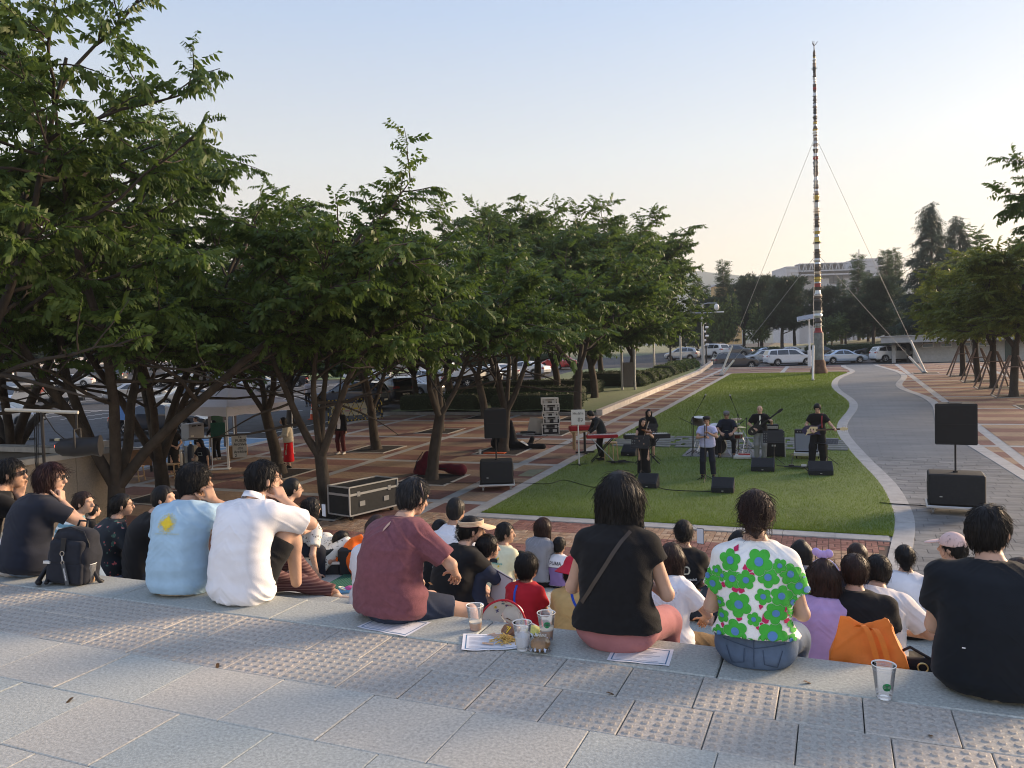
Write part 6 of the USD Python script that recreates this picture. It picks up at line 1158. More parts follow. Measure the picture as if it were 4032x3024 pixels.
ks = thing('red_synthesizer', 'red synthesizer on the pale wooden keyboard desk', 'keyboard', kd+V(0, 0, .782), .5); part(ks, 'case', cbox((0, 0, .07), (.8, .32, .14), bev=.012), KRED); part(ks, 'panel', cbox((0, .03, .145), (.72, .2, .012)), pm('synth_panel', (.35, .05, .05), .4)); part(ks, 'lamp_neck', tube([(-.3, .1, .14), (-.3, .1, .55), (-.22, .05, .68), (-.1, .0, .72)], .012, 8), PLAST); part(ks, 'stick', rod((-.1, .12, .14), (-.1, .12, .5), .012), PLAST)
stl = lawnG(tA(395, 975)); st_ = thing('round_stool', 'round-topped pale wooden stool at the edge of the lawn', 'stool', stl, 0); part(st_, 'seat', lathe([(0, .53), (.19, .53), (.2, .545), (.19, .56), (0, .56)], 24), WOODL, 30); [part(st_, 'leg', tube([(math.cos(a)*.13, math.sin(a)*.13, .53), (math.cos(a)*.19, math.sin(a)*.19, .48), (math.cos(a)*.22, math.sin(a)*.22, 0)], .015, 6), WOODL) for a in (.6, 2.2, 3.75, 5.3)]
def pa(label1, label2, label3, base, rz, w=.8, d=.7, h=.62, pole=.62, tw=.60, th=.80, z=None):
 b = G(*base); b = V(b[0], b[1], b[2]+.012); t = thing('wheeled_board', label3, 'dolly', b, rz); part(t, 'board', cbox((0, 0, .15), (w+.08, d+.06, .05), bev=.008), ALU); part(t, 'deck', cbox((0, 0, .178), (w+.02, d, .01)), CASE)
 for x in (-1, 1):
  for y in (-1, 1): cs = part(t, 'caster', xf(lathe([(0, -.02), (.05, -.02), (.055, 0), (.05, .02), (0, .02)], 14), (x*w*.42, y*d*.38, .055), ry=math.pi/2), pm('caster_grey', (.25, .25, .25), .5), 30); part(cs, 'fork', cbox((x*w*.42, y*d*.38, .10), (.07, .05, .05)), STEEL)
 s = thing('bass_speaker', label2, 'loudspeaker', b+V(0, 0, .185), rz); part(s, 'cover', cbox((0, 0, h/2), (w, d, h), bev=.035), VINYL, 50); part(s, 'badge', cbox((-w*.28, -d/2-.003, h*.28), (.05, .008, .02)), STEEL)
 for x in (-1, 1): part(s, 'side_flap', cbox((x*(w/2+.006), 0, h*.5), (.012, d*.5, h*.45), bev=.004), PLAST)
 part(s, 'pole_socket', lathe([(.05, h-.01), (.05, h+.03), (0, h+.03)], 14), PLAST); part(s, 'pole', rod((0, 0, h), (0, 0, h+pole+.1), .019, 10), PLAST)
 k = thing('loudspeaker', label1, 'loudspeaker', b+V(0, 0, .185+h+pole), rz); m = trimesh.convex.convex_hull(np.array([(sx*tw/2*(1 if y < 0 else .72), y*.26, zz) for sx in (-1, 1) for y in (-1, 1) for zz in (.02, th-.02)]+[(sx*(tw/2-.02)*(1 if y < 0 else .72), y*.26, zz) for sx in (-1, 1) for y in (-1, 1) for zz in (0, th)])); part(k, 'cover', m, VINYL, 20); part(k, 'front_grille', cbox((0, -.265, th/2), (tw-.06, .01, th-.07), bev=.004), GRILLE); part(k, 'top_strap', cbox((0, 0, th+.006), (.22, .3, .012)), PLAST); part(k, 'seam', cbox((0, -.272, th*.5), (tw-.08, .006, .008)), PLAST); return k
pa('black loudspeaker on a pole left of the lawn', 'black covered bass speaker under the left loudspeaker', 'aluminium wheeled board under the left bass speaker', t3(1455, 1495), .42, w=.86, d=.72, h=.58, pole=.60, tw=.58, th=.76)
pa('black loudspeaker on a pole on the stone path at right', 'black covered bass speaker under the right loudspeaker', 'aluminium wheeled board under the right bass speaker', t6(905, 1400), -.06, w=1.02, d=.72, h=.64, pole=.60, tw=.76, th=.84)
def flight_case(name, label, loc, rz, w, d, h, wheels=True, mat=CASE, z0=.0):
 t = thing(name, label, 'flight case', loc, rz); o = .13 if wheels else 0; part(t, 'shell', cbox((0, 0, o+h/2), (w-.02, d-.02, h-.02)), mat)
 for z in (0, h): [part(t, 'edge', cbox((0, y*d/2, o+z), (w, .03, .03)), ALU) for y in (-1, 1)]; [part(t, 'edge', cbox((x*w/2, 0, o+z), (.03, d, .03)), ALU) for x in (-1, 1)]
 for x in (-1, 1): [part(t, 'edge', cbox((x*w/2, y*d/2, o+h/2), (.03, .03, h)), ALU) for y in (-1, 1)]
 for x in (-1, 1): part(t, 'band', cbox((x*(w/2-.004), 0, o+h*.72), (.012, d-.03, .05)), ALU)
 for y in (-1, 1): part(t, 'band', cbox((0, y*(d/2-.004), o+h*.72), (w-.03, .012, .05)), ALU); [part(t, 'latch', cbox((x*w*.32, y*(d/2+.002), o+h*.72), (.09, .014, .11)), STEEL) for x in (-1, 1)]
 for x in (-.25, .25): part(t, 'handle_dish', cbox((x*w, -d/2-.002, o+h*.36), (.16, .012, .11)), STEEL)
 if wheels:
  for x in (-1, 1):
   for y in (-1, 1): part(t, 'caster', xf(lathe([(0, -.02), (.055, -.02), (.055, .02), (0, .02)], 12), (x*(w/2-.12), y*(d/2-.1), .058), ry=math.pi/2), PLAST); part(t, 'caster_fork', cbox((x*(w/2-.12), y*(d/2-.1), .11), (.07, .06, .05)), STEEL)
 return t
fA, fB, fC = G(1422, 2050), G(1530, 2018), G(1336, 2016)
fu = unit(fB-fA); fv = unit(V(-fu[1], fu[0], 0)); fc = fA+(fB-fA)/2+fv*.36
flight_case('flight_case', 'long black flight case with aluminium edges on wheels, by the slim curved tree', (fc[0], fc[1], zp(fc[1])+.01), math.atan2(fu[1], fu[0]), 1.5, .72, .64)
c2 = Dp(1315, 2130, 9.3); flight_case('flight_case', 'upright flight case with a green top behind the woman in the flowered dress', (c2[0], c2[1], .42), .35, .62, .62, .62, False); solo('case_top_mat', xf(cbox((0, 0, .645), (.56, .56, .014)), (c2[0], c2[1], .42), .35), pm('mat_green_dark', (.015, .06, .04), .8), 'dark green mat on top of the upright flight case', 'mat')
c3 = Dp(1400, 2130, 9.2); bxk = thing('suitcase', 'tall black equipment case standing beside the upright flight case', 'case', (c3[0], c3[1], .42), .3); part(bxk, 'body', cbox((0, 0, .40), (.30, .5, .78), bev=.03), PLAST); part(bxk, 'handle', tube([(-.08, 0, .79), (-.07, 0, .83), (.07, 0, .83), (.08, 0, .79)], .012, 6), PLAST)
solo('green_cable', xf(tube([(-.3, -.1, .67), (-.15, -.16, .70), (.05, -.1, .69), (.2, .0, .70), (.05, .1, .69), (-.2, .05, .67)], .02, 6), (c2[0]+.25, c2[1], .42)), pm('cable_green', (.03, .42, .24), .5), 'bright green looped cable on the dark case tops', 'cable')
rk = G(*t2b(1765, 392)); zc = rk[2]+.02
rl = ['lowest and largest black case of the audio rack stack', 'second black case of the audio rack stack', 'third case of the audio rack stack with sockets', 'fourth case of the audio rack stack', 'flat aluminium case on top of the audio rack stack']
for i, (h, w) in enumerate(((.42, .66), (.28, .62), (.17, .60), (.28, .62), (.22, .66))):
 c = flight_case('rack_case', rl[i], (rk[0]+.05*(i % 2), rk[1]+.3, zc), .38, w, .6, h, False, ALU if i == 4 else CASE); zc += h+.012
 for k in range(3): part(c, 'rack_unit', cbox((0, -.302, h*(.25+.25*k)), (w-.1, .01, h*.16)), PLAST); part(c, 'indicator', cbox((-.15+.05*k, -.31, h*.5), (.012, .006, .012)), pm('led_amber', (.5, .4, .2), .4))
for i in range(4):
 solo('leaning_board', xf(cbox((0, 0, .31), (.42, .03, .62), ry=.0), (rk[0]-.55-.07*i, rk[1]+.25, rk[2]+.02), .38, ry=.22), STEEL, ['nearest to the rack', 'second from the rack', 'third from the rack', 'outermost'][i]+' of the grey boards leaning by the audio cases', 'board')
q = G(*t2b(1590, 392)); solo('lid_panel', xf(cbox((0, 0, .03), (.75, .5, .05), bev=.006), q+V(0, .2, .01), .3), STEEL, 'grey case lid lying on the bricks left of the audio cases', 'case lid'); solo('lid_panel', xf(cbox((0, 0, .03), (.6, .45, .05), bev=.006), q+V(.1, .2, .065), .36), CASE, 'black case lid lying on top of the grey one', 'case lid')
def sack(name, label, cat_, loc, pts, mat, k=.08, fold=.012, extra=None, h=.02):
 S = SDF()
 for a, b, ra, rb in pts: S.cap(a, b, ra, rb, k)
 m = folds(S.mesh(h), fold, len(label)); t = thing(name, label, cat_, loc); part(t, 'body', m, mat, True); return t
BURG = fab('burgundy_nylon', (.10, .012, .022), var=.2); BAGB = fab('bag_black', (.014, .014, .016), var=.2)
b_ = G(*t2b(845, 690)); s1 = sack('instrument_bag', 'burgundy and black instrument bag leaning left of the tree trunk', 'bag', b_+V(-.1, .3, 0), [((0, 0, .1), (.12, .1, .55), .22, .14), ((-.15, 0, .1), (-.1, 0, .3), .16, .12)], BURG); part(s1, 'zip', tube([(-.2, -.15, .1), (-.12, -.17, .4), (.05, -.06, .68)], .012, 6), PLAST)
b_ = G(*t2b(1030, 690)); s2 = sack('instrument_bag', 'burgundy guitar bag lying right of the tree trunk', 'bag', b_+V(0, .25, 0), [((-.5, 0, .22), (.0, 0, .2), .07, .12), ((0, 0, .18), (.38, -.05, .16), .14, .17)], BURG); part(s2, 'zip', tube([(-.4, -.1, .2), (0, -.14, .2), (.4, -.2, .2)], .012, 6), PLAST)
b_ = G(*t2b(1400, 500)); s3 = sack('gig_bag', 'tall black gig bag leaning on the tree behind the left loudspeaker', 'bag', b_+V(-.1, .4, 0), [((-.1, 0, .2), (.1, .1, .75), .22, .12), ((.0, 0, .15), (-.1, .0, .5), .2, .15)], BAGB); part(s3, 'strap', tube([(-.2, -.2, .2), (-.1, -.2, .5), (.05, -.08, .8)], .015, 6), PLAST)
b_ = G(*t2b(1500, 500)); s4 = sack('gig_bag', 'black gig bag spread right of the tree behind the left loudspeaker', 'bag', b_+V(0, .4, 0), [((-.1, 0, .15), (-.2, .1, .95), .2, .05), ((.0, 0, .12), (.25, 0, .12), .17, .1)], BAGB); part(s4, 'strap', tube([(-.2, -.15, .3), (-.2, -.12, .7), (-.2, .0, .95)], .015, 6), PLAST)
b_ = G(*t2b(1640, 500)); s5 = sack('open_case', 'open black instrument case with papers lying on the bricks', 'case', b_+V(0, .3, 0), [((-.3, 0, .08), (.35, 0, .08), .1, .1), ((-.2, .1, .1), (-.1, .15, .35), .08, .08)], BAGB); part(s5, 'papers', cbox((-.3, -.1, .2), (.3, .2, .02), ry=.5), SHOEW)
b_ = G(*t2b(1370, 530)); solo('orange_mat', xf(cbox((0, 0, .015), (.75, .3, .03), bev=.005), b_+V(0, .1, .01), .1), pm('mat_orange', (.55, .10, .03), .7), 'narrow orange-red mat on the bricks behind the left bass speaker', 'mat')
b_ = G(*t2b(1272, 530)); solo('clear_cup', lathe([(.04, 0), (.05, .14), (.047, .14), (.037, .005), (0, .005)], 16, b_+V(0, 0, .01)), SHOEW, 'pale drinking cup standing on the bricks by the orange mat', 'cup')
sg = G(*t2b(1992, 610)); d_ = (sg-CAM)@_fw; bt = Dp(*t2b(1988, 262), d_)-sg; sgn = thing('board_sign', 'white board with black lettering on a slim white pole', 'sign', sg, .42); part(sgn, 'pole', rod((0, 0, 0), (0, 0, bt[2]), .022, 8), SHOEW); part(sgn, 'board', cbox((0, -.03, bt[2]), (.42, .02, .46), bev=.004), SHOEW)
for (x, z, w, h) in [(-.15, .12, .012, .07), (-.13, .12, .03, .01), (-.11, .12, .012, .07), (-.08, .13, .035, .01), (-.065, .11, .01, .06), (-.03, .12, .04, .01), (-.03, .095, .04, .01), (.01, .12, .012, .08), (.05, .13, .04, .01), (.05, .1, .012, .05), (.09, .12, .012, .08), (.13, .12, .035, .01), (.15, .11, .01, .07), (-.0, -.05, .012, .08), (.04, -.05, .012, .08), (.02, -.05, .04, .01), (.02, -.09, .07, .012), (.02, -.12, .05, .01), (.10, -.04, .06, .012), (.125, -.07, .012, .06), (.11, -.10, .08, .012), (.11, -.125, .012, .04)]: part(sgn, 'stroke', cbox((x, -.042, bt[2]+z), (w, .004, h)), INK)
for k in range(2): part(sgn, 'foot', cbox((0, 0, .02), (.5 if k else .06, .06 if k else .5, .03)), PLAST)
CAB = pm('cable_black', (.012, .012, .012), .6)
def cable(label, pts, lift=.03, r=.012):
 P = np.array([lawnG(p) for p in pts])+V(0, 0, lift-.03); n = len(P)*8; u = np.linspace(0, len(P)-1, n); C_ = CubicSpline(np.arange(len(P)), P); return solo('cable', tube(C_(u), r, 5), CAB, label, 'cable', smooth=True)
cable('black cable running from the left speaker board over the lawn', [t2b(1040, 738), t2b(1200, 748), t2b(1550, 748), t2b(1780, 752), tA(-300, 1270), tA(0, 1345), tA(300, 1350)]); cable('black cable from the lawn to the right speaker board', [t6(320, 1335), t6(430, 1345), t6(540, 1352), t6(640, 1358), t6(770, 1378)]); cable('black cable across the grass at the foot of the front monitor', [tA(1060, 1360), tA(1200, 1420), tA(1500, 1440), tA(1840, 1450)], .05)
cable('cable lying along the lawn in front of the stepping stones', [tA(-200, 720), tA(100, 745), tA(400, 752), tA(800, 752), tA(1300, 755), tA(1600, 750)], .05); cable('cable on the bricks from the rack to the keyboards', [t2b(1600, 480), t2b(1680, 440), t2b(1760, 400)], .02); cable('black cable across the bricks toward the keyboards', [t2b(1680, 458), t2b(1800, 464), t2b(1970, 470)], .02); cable('black cable at the foot of the guitarist', [tB(1050, 1000), tB(1100, 1010), tB(1080, 1150), tB(1180, 1180), tB(1330, 1250)], .05)
for i, (x, y, l) in enumerate(((560, 1030, 'tangle of black boxes and cables on the grass left of the violinist'), (1185, 1200, 'small tangle of cables and white adaptor on the grass between the right monitors'))):
 p = lawnG(tA(x, y) if i == 0 else tB(x, y)); t = thing('cable_tangle', l, 'cables', p); R = np.random.default_rng(i+5)
 for k in range(5): c = R.normal(0, .16, (6, 3))*[1.4, .5, .0]+[0, 0, .05]; part(t, 'cable', tube(CubicSpline(np.arange(6), c)(np.linspace(0, 5, 30)), .009, 5), CAB, True)
 for k in range(3): part(t, 'box', cbox((R.normal(0, .2), R.normal(0, .08), .06), (.14, .09, .07), rz=R.random()), PLAST if i == 0 or k else SHOEW)
# ==== vehicles ==========================================================================================
def polyd(P, Y, Z):
 P = np.array(P, float); d = np.full(Y.shape, 1e9); s = np.ones(Y.shape)
 for i in range(len(P)):
  a, b = P[i], P[i-1]; e = b-a; wy, wz = Y-a[0], Z-a[1]; t = np.clip((wy*e[0]+wz*e[1])/(e@e), 0, 1); d = np.minimum(d, (wy-e[0]*t)**2+(wz-e[1]*t)**2)
  c1, c2, c3 = Z >= a[1], Z < b[1], e[0]*wz > e[1]*wy; s = np.where((c1 & c2 & c3) | (~c1 & ~c2 & ~c3), -s, s)
 return s*np.sqrt(d)
GLASSC = usdkit.material(stage, '/World/Looks/car_glass', {'p': ('principled_bsdf', {'base_color': (.012, .015, .017), 'roughness': .06, 'specular_ior_level': .8, 'coat_weight': .6})}, [], surface='p.BSDF')
TYRE, RIM, TAIL, HEADL, PLATE, TRIM = pm('tyre', (.012, .012, .012), .85), pm('alloy', (.42, .43, .44), .35, metal=.7), pm('tail_lamp', (.30, .012, .015), .2, coat=.5), pm('head_lamp', (.55, .57, .60), .12, coat=.6), pm('number_plate', (.62, .62, .58), .5), pm('car_trim', (.018, .018, .019), .5)
PAINT = lambda n, c, m=0: pm('paint_'+n, c, .28, metal=m, coat=.8, spec=.5)
PT = {'white': PAINT('white', (.66, .67, .68)), 'silver': PAINT('silver', (.40, .42, .44), .55), 'black': PAINT('black', (.012, .013, .015)), 'grey': PAINT('grey', (.10, .105, .11), .4), 'dark': PAINT('dark', (.035, .038, .045), .3), 'blue': PAINT('pale_blue', (.42, .50, .60), .4), 'navy': PAINT('navy', (.025, .035, .06), .3), 'red': PAINT('red', (.34, .02, .02)), 'warm': PAINT('warm_white', (.62, .58, .52))}
KIND = {  # outline (y forward, z up), belt, roof, width, wheel y, wheel radius
 'sedan': ([(-2.33, .32), (-2.38, .62), (-2.30, .93), (-1.62, 1.00), (-.85, 1.41), (-.2, 1.46), (.35, 1.40), (1.12, .97), (2.02, .80), (2.36, .62), (2.38, .36), (2.2, .24), (-2.2, .24)], .95, 1.83, (-1.38, 1.42), .325, [[(-1.30, 1.0), (-.72, 1.33), (-.28, 1.37), (-.28, .98)], [(-.22, .98), (-.22, 1.38), (.22, 1.33), (.80, .98)]], (1.02, .40, 1.02, 1.40), (-1.56, -.92, 1.02, 1.36)),
 'suv': ([(-2.28, .34), (-2.34, .75), (-2.28, 1.10), (-1.95, 1.58), (-1.4, 1.68), (-.2, 1.70), (.35, 1.63), (1.02, 1.12), (2.0, 1.00), (2.32, .78), (2.34, .42), (2.15, .28), (-2.15, .28)], 1.10, 1.88, (-1.36, 1.40), .365, [[(-2.0, 1.18), (-1.85, 1.48), (-1.25, 1.58), (-1.25, 1.14)], [(-1.18, 1.14), (-1.18, 1.58), (-.28, 1.60), (-.28, 1.14)], [(-.21, 1.14), (-.21, 1.60), (.22, 1.54), (.72, 1.14)]], (.98, .42, 1.16, 1.60), (-2.22, -2.0, 1.14, 1.52)),
 'van': ([(-2.52, .34), (-2.57, .8), (-2.50, 1.15), (-2.28, 1.66), (-1.7, 1.76), (.2, 1.76), (.75, 1.62), (1.42, 1.12), (2.2, .95), (2.52, .72), (2.55, .40), (2.35, .26), (-2.35, .26)], 1.12, 1.96, (-1.5, 1.55), .35, [[(-2.34, 1.2), (-2.18, 1.56), (-1.55, 1.63), (-1.55, 1.15)], [(-1.47, 1.15), (-1.47, 1.63), (-.35, 1.64), (-.35, 1.15)], [(-.27, 1.15), (-.27, 1.64), (.42, 1.58), (1.02, 1.13)]], (1.36, .80, 1.16, 1.60), (-2.46, -2.3, 1.18, 1.6)),
 'hatch': ([(-1.95, .32), (-2.0, .7), (-1.93, 1.0), (-1.68, 1.38), (-1.2, 1.49), (-.2, 1.52), (.3, 1.46), (1.05, 1.0), (1.75, .84), (1.97, .64), (1.99, .36), (1.85, .24), (-1.85, .24)], .98, 1.70, (-1.2, 1.22), .30, [[(-1.62, 1.05), (-1.45, 1.32), (-.9, 1.40), (-.9, 1.02)], [(-.83, 1.02), (-.83, 1.41), (.2, 1.38), (.78, 1.0)]], (.98, .36, 1.04, 1.44), (-1.9, -1.7, 1.04, 1.34))}
_carmesh = {}
def carshape(kind):
 if kind in _carmesh: return _carmesh[kind]
 P, belt, W, wy, wr, side, ws, rw = KIND[kind]; roof = max(p[1] for p in P); L = max(p[0] for p in P)
 from scipy.ndimage import gaussian_filter
 def f(p):
  x, y, z = np.abs(p[..., 0]), p[..., 1], p[..., 2]; d2 = polyd(P, y, z); w = W/2-.045*np.clip((.55-z)/.3, 0, 1)**2-.25*np.clip((z-belt)/(roof-belt+.05), 0, 1)**1.15-.16*np.clip((np.abs(y)-L*.62)/(L*.38), 0, 1)**2
  d1 = x-w; k = .10; h = np.clip(.5-.5*(d1-d2)/k, 0, 1); d = d1*(1-h)+d2*h+k*h*(1-h)
  for a in wy: q = np.where(x > W/2-.28, np.hypot(y-a, z-wr)-(wr+.055), 1.); d = np.maximum(d, -q)
  return d
 h = .042; ax = [np.arange(-W/2-.1, W/2+.1, h), np.arange(-L-.15, L+.15, h), np.arange(.1, roof+.12, h)]; F = f(np.stack(np.meshgrid(*ax, indexing='ij'), -1)); v, fc = nets(F, np.array([a[0] for a in ax]), h)
 body = trimesh.Trimesh(v, fc, process=False)
 def proj(poly, d, off=.008, step=.12):
  m = decal(Polygon(poly), step); q = m.vertices; d = V(*d)
  q = np.c_[np.full(len(q), -d[0]*1.6), q[:, 0], q[:, 1]] if abs(d[0]) > .5 else np.c_[q[:, 0], np.full(len(q), -np.sign(d[1])*3.2), q[:, 1]]
  for _ in range(50): e = f(q); q = q+np.clip(e-off, -.05, .25)[:, None]*d*.8
  m.vertices = q; n = m.face_normals.mean(0)
  if n@d > 0: m.invert()
  return m
 wins = [proj(s, (sx, 0, 0)) for s in side for sx in (1, -1)]; hw = W/2-.30
 shield = proj([(-hw, ws[2]), (-hw+.13, ws[3]), (hw-.13, ws[3]), (hw, ws[2])], (0, -1, 0)); rear = proj([(-hw, rw[2]), (-hw+.12, rw[3]), (hw-.12, rw[3]), (hw, rw[2])], (0, 1, 0))
 hz = .66 if kind != 'suv' else .82; tz = .78 if kind not in ('suv', 'van') else 1.0
 heads = [proj([(s*.50, hz-.05), (s*(W/2-.1), hz), (s*(W/2-.12), hz+.10), (s*.55, hz+.05)], (0, -1, 0)) for s in (-1, 1)]; tails = [proj([(s*.42, tz-.05), (s*(W/2-.08), tz-.08), (s*(W/2-.1), tz+.10), (s*.45, tz+.05)], (0, 1, 0)) for s in (-1, 1)]
 grl = proj([(-.48, .46), (.48, .46), (.52, .62), (-.52, .62)], (0, -1, 0)); low = proj([(-.7, .30), (.7, .30), (.62, .40), (-.62, .40)], (0, -1, 0)); plate = proj([(-.26, .52), (.26, .52), (.26, .63), (-.26, .63)], (0, 1, 0), .015); fplate = proj([(-.26, .42), (.26, .42), (.26, .52), (-.26, .52)], (0, -1, 0), .02); bump = proj([(-.75, .30), (.75, .30), (.7, .40), (-.7, .40)], (0, 1, 0))
 _carmesh[kind] = (body, wins, shield, rear, heads, tails, grl, low, plate, fplate, bump, W, wy, wr, roof, L); return _carmesh[kind]
def wheel(t, x, y, r):
 s = 1 if x > 0 else -1; M = lambda m: xf(xf(m, ry=math.pi/2*s), (x, y, r)); w = part(t, 'wheel', M(lathe([(r*.66, -.11), (r*.93, -.11), (r, -.07), (r, .07), (r*.93, .10), (r*.66, .09)], 20)), TYRE, 30)
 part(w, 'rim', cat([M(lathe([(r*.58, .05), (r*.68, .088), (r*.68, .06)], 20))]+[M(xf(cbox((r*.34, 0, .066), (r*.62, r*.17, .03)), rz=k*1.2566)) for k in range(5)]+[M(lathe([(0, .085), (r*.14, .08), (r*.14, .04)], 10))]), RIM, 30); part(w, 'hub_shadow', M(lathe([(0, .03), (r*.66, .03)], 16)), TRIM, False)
_proto = {}
def car(kind, colour, label, p, a, group=None, sc=1.0, lit=None):
 rz = YAW-math.radians(a); key = (kind, colour)
 if key in _proto: return dup(_proto[key], label, p, rz, sc=sc, name={'sedan': 'parked_car', 'hatch': 'parked_car', 'suv': 'parked_suv', 'van': 'parked_van'}[kind], cat='car' if kind != 'van' else 'van')
 B = carshape(kind); t = thing({'sedan': 'parked_car', 'hatch': 'parked_car', 'suv': 'parked_suv', 'van': 'parked_van'}[kind], label, 'car' if kind != 'van' else 'van', p, rz, sc=sc); _proto[key] = t
 body, wins, shield, rear, heads, tails, grl, low, plate, fplate, bump, W, wy, wr, roof, L = B; bp_ = part(t, 'body', body, PT[colour], True)
 for m in wins: part(t, 'side_window', m, GLASSC, False)
 part(t, 'windscreen', shield, GLASSC, True); part(t, 'rear_window', rear, GLASSC, True); [part(t, 'headlight', m, HEADL, False) for m in heads]; [part(t, 'tail_light', m, TAIL, False) for m in tails]; part(t, 'grille', grl, TRIM, False); part(t, 'lower_grille', low, TRIM, False); part(t, 'rear_bumper_insert', bump, TRIM, False); part(t, 'number_plate', plate, PLATE, False); part(t, 'number_plate', fplate, PLATE, False)
 for y in wy:
  for s in (-1, 1): wheel(t, s*(W/2-.12), y, wr)
 part(t, 'underbody', bx(-W/2+.2, W/2-.2, -L+.2, L-.2, .18, .5), TRIM, False)
 for s in (-1, 1):
  part(t, 'wing_mirror', ell((s*(W/2+.07), KIND[kind][6][0]-.32, KIND[kind][6][2]-.02), (.10, .06, .075), 2), PT[colour], True)
  for yy_ in (-.25, .75): part(t, 'door_seam', cbox((s*(W/2-.012), yy_*.9, .68), (.012, .012, .55)), TRIM); 
  for yy_ in (-.42, .42): part(t, 'door_handle', cbox((s*(W/2+.004), yy_, .86 if kind in ('sedan', 'hatch') else 1.0), (.02, .17, .025)), PT[colour])
  if kind in ('suv', 'van'): part(t, 'roof_rail', tube([(s*(W/2-.30), -1.5, roof-.03), (s*(W/2-.29), -1.3, roof+.02), (s*(W/2-.29), .0, roof+.02), (s*(W/2-.30), .2, roof-.03)], .018, 5), TRIM)
 return t
r1 = lambda x, y: (x*.3616, 1250+y*.3616); r2_ = lambda x, y: (600+x*.3617, 1300+y*.3617); r4 = lambda x, y: (2550+x*.452, 900+y*.452); r5_ = lambda x, y: (3300+x*.6636, 500+y*.6636)
def lot(p, dz=0): q = G(*p, f=lambda x, y: zp(y)-.16); return V(q[0], q[1], q[2]+.0)
for k, c, l, p, a in [
 ('hatch', 'silver', 'silver hatchback at the left edge, nose pointing right', r1(60, 1195), 82), ('hatch', 'blue', 'pale blue hatchback left of the white truck', r1(110, 985), 140), ('sedan', 'grey', 'grey car at the far left edge behind the pale blue hatchback', r1(40, 860), 95), ('sedan', 'white', 'white saloon showing its nose behind the cab of the white truck', r1(790, 750), 255),
 ('suv', 'grey', 'grey-green estate car parked in the back row left of centre', r1(1170, 705), 270), ('sedan', 'silver', 'silver saloon seen from its rear quarter between the left trunks', r1(1480, 905), 55), ('sedan', 'warm', 'white saloon with its nose behind the white tent, left side', r2_(360, 830), 235), ('sedan', 'dark', 'dark grey saloon parked closest to the plaza, left of the tent', r2_(110, 1110), 88),
 ('sedan', 'white', 'white saloon in the row beyond, above the left slope of the tent', r2_(230, 605), 265), ('suv', 'dark', 'dark grey SUV facing us above the tent roof', r2_(560, 610), 225), ('sedan', 'grey', 'grey saloon right of the dark SUV above the tent roof', r2_(900, 590), 240), ('sedan', 'silver', 'silver saloon half hidden by the right slope of the tent', r2_(1120, 690), 260), ('sedan', 'black', 'black saloon right of the tent, nose to the left', r2_(1420, 620), 262),
 ('suv', 'white', 'white SUV beyond the barrier among the trunks', t3(330, 545), 268), ('suv', 'navy', 'dark navy SUV right behind the striped barrier', t3(180, 800), 285), ('suv', 'black', 'black SUV showing its rear next to the navy SUV', t3(500, 735), 320), ('sedan', 'silver', 'silver saloon seen from the rear right of the black SUV', t3(710, 690), 300), ('sedan', 'white', 'white saloon in the second row right of the silver one', t3(830, 610), 300),
 ('hatch', 'white', 'white hatchback far behind the hedge, left of the twin trunks', t3(1290, 585), 300), ('sedan', 'white', 'white car far behind the hedge between the trunks', t3(1450, 545), 320), ('sedan', 'white', 'white saloon with red tail light far behind the hedge bed', t3(1700, 515), 300), ('sedan', 'red', 'small distant red car behind the right end of the tree mass', t3(1990, 450), 330), ('hatch', 'white', 'white car in the distance across the car park, left one', r1(335, 480), 100), ('hatch', 'silver', 'silver car in the distance across the car park, right one', r1(465, 480), 80), ('sedan', 'white', 'white car far off beyond the hedge, right of the barrier booth', t3(980, 500), 90),
 ('suv', 'warm', 'cream SUV beyond the white saloon, far left middle row', r1(1900, 745), 265)]:
 q = lot(p); car(k, c, l, q, a)
def road(p, dep, z=1.0): q = Dp(p[0], 1400, dep); return V(q[0], q[1], .95+.045*(q[1]-75) if q[0] > -9.6 else zp(q[1])-.16)
for k, c, l, x, dep, a in [
 ('suv', 'dark', 'dark SUV on the back road beyond the end of the low wall', r4(760, 0)[0], 80, 88), ('suv', 'white', 'white SUV seen from behind at the left end of the back road', r4(560, 0)[0], 93, 330), ('sedan', 'grey', 'grey saloon behind the slanted wire posts on the back road', r4(750, 0)[0], 92, 300), ('sedan', 'silver', 'silver saloon with a lit headlight on the back road', r4(985, 0)[0], 88, 262), ('sedan', 'blue', 'pale blue car behind the silver saloon on the back road', r4(1000, 0)[0], 94, 265),
 ('van', 'white', 'white people carrier in the middle of the back road', r4(1230, 0)[0], 82, 90), ('sedan', 'silver', 'silver car roof behind the white people carrier', r4(1210, 0)[0], 93, 270), ('sedan', 'black', 'black saloon with red tail light behind the pot tower', r4(1470, 0)[0], 91, 282), ('sedan', 'white', 'white saloon right of the pot tower', r4(1695, 0)[0], 92, 278), ('sedan', 'blue', 'pale blue saloon whose roof shows above the path end', r4(1700, 0)[0], 81, 90),
 ('sedan', 'dark', 'dark saloon on the back road left of the guard house', r4(1930, 0)[0], 90, 265), ('sedan', 'black', 'black car in front of the left end of the guard house', r5_(355, 0)[0], 88, 92), ('suv', 'white', 'white car whose roof shows above the end of the path', r5_(335, 0)[0], 80, 90), ('sedan', 'red', 'red car in front of the guard house wall', r5_(690, 0)[0], 80, 90), ('sedan', 'white', 'white car behind the red one by the guard house', r5_(745, 0)[0], 84, 90), ('hatch', 'silver', 'silver car parked behind the shrubs left of the lamp post', r4(300, 0)[0], 90, 300)]:
 car(k, c, l, road((x, 0), dep), a)
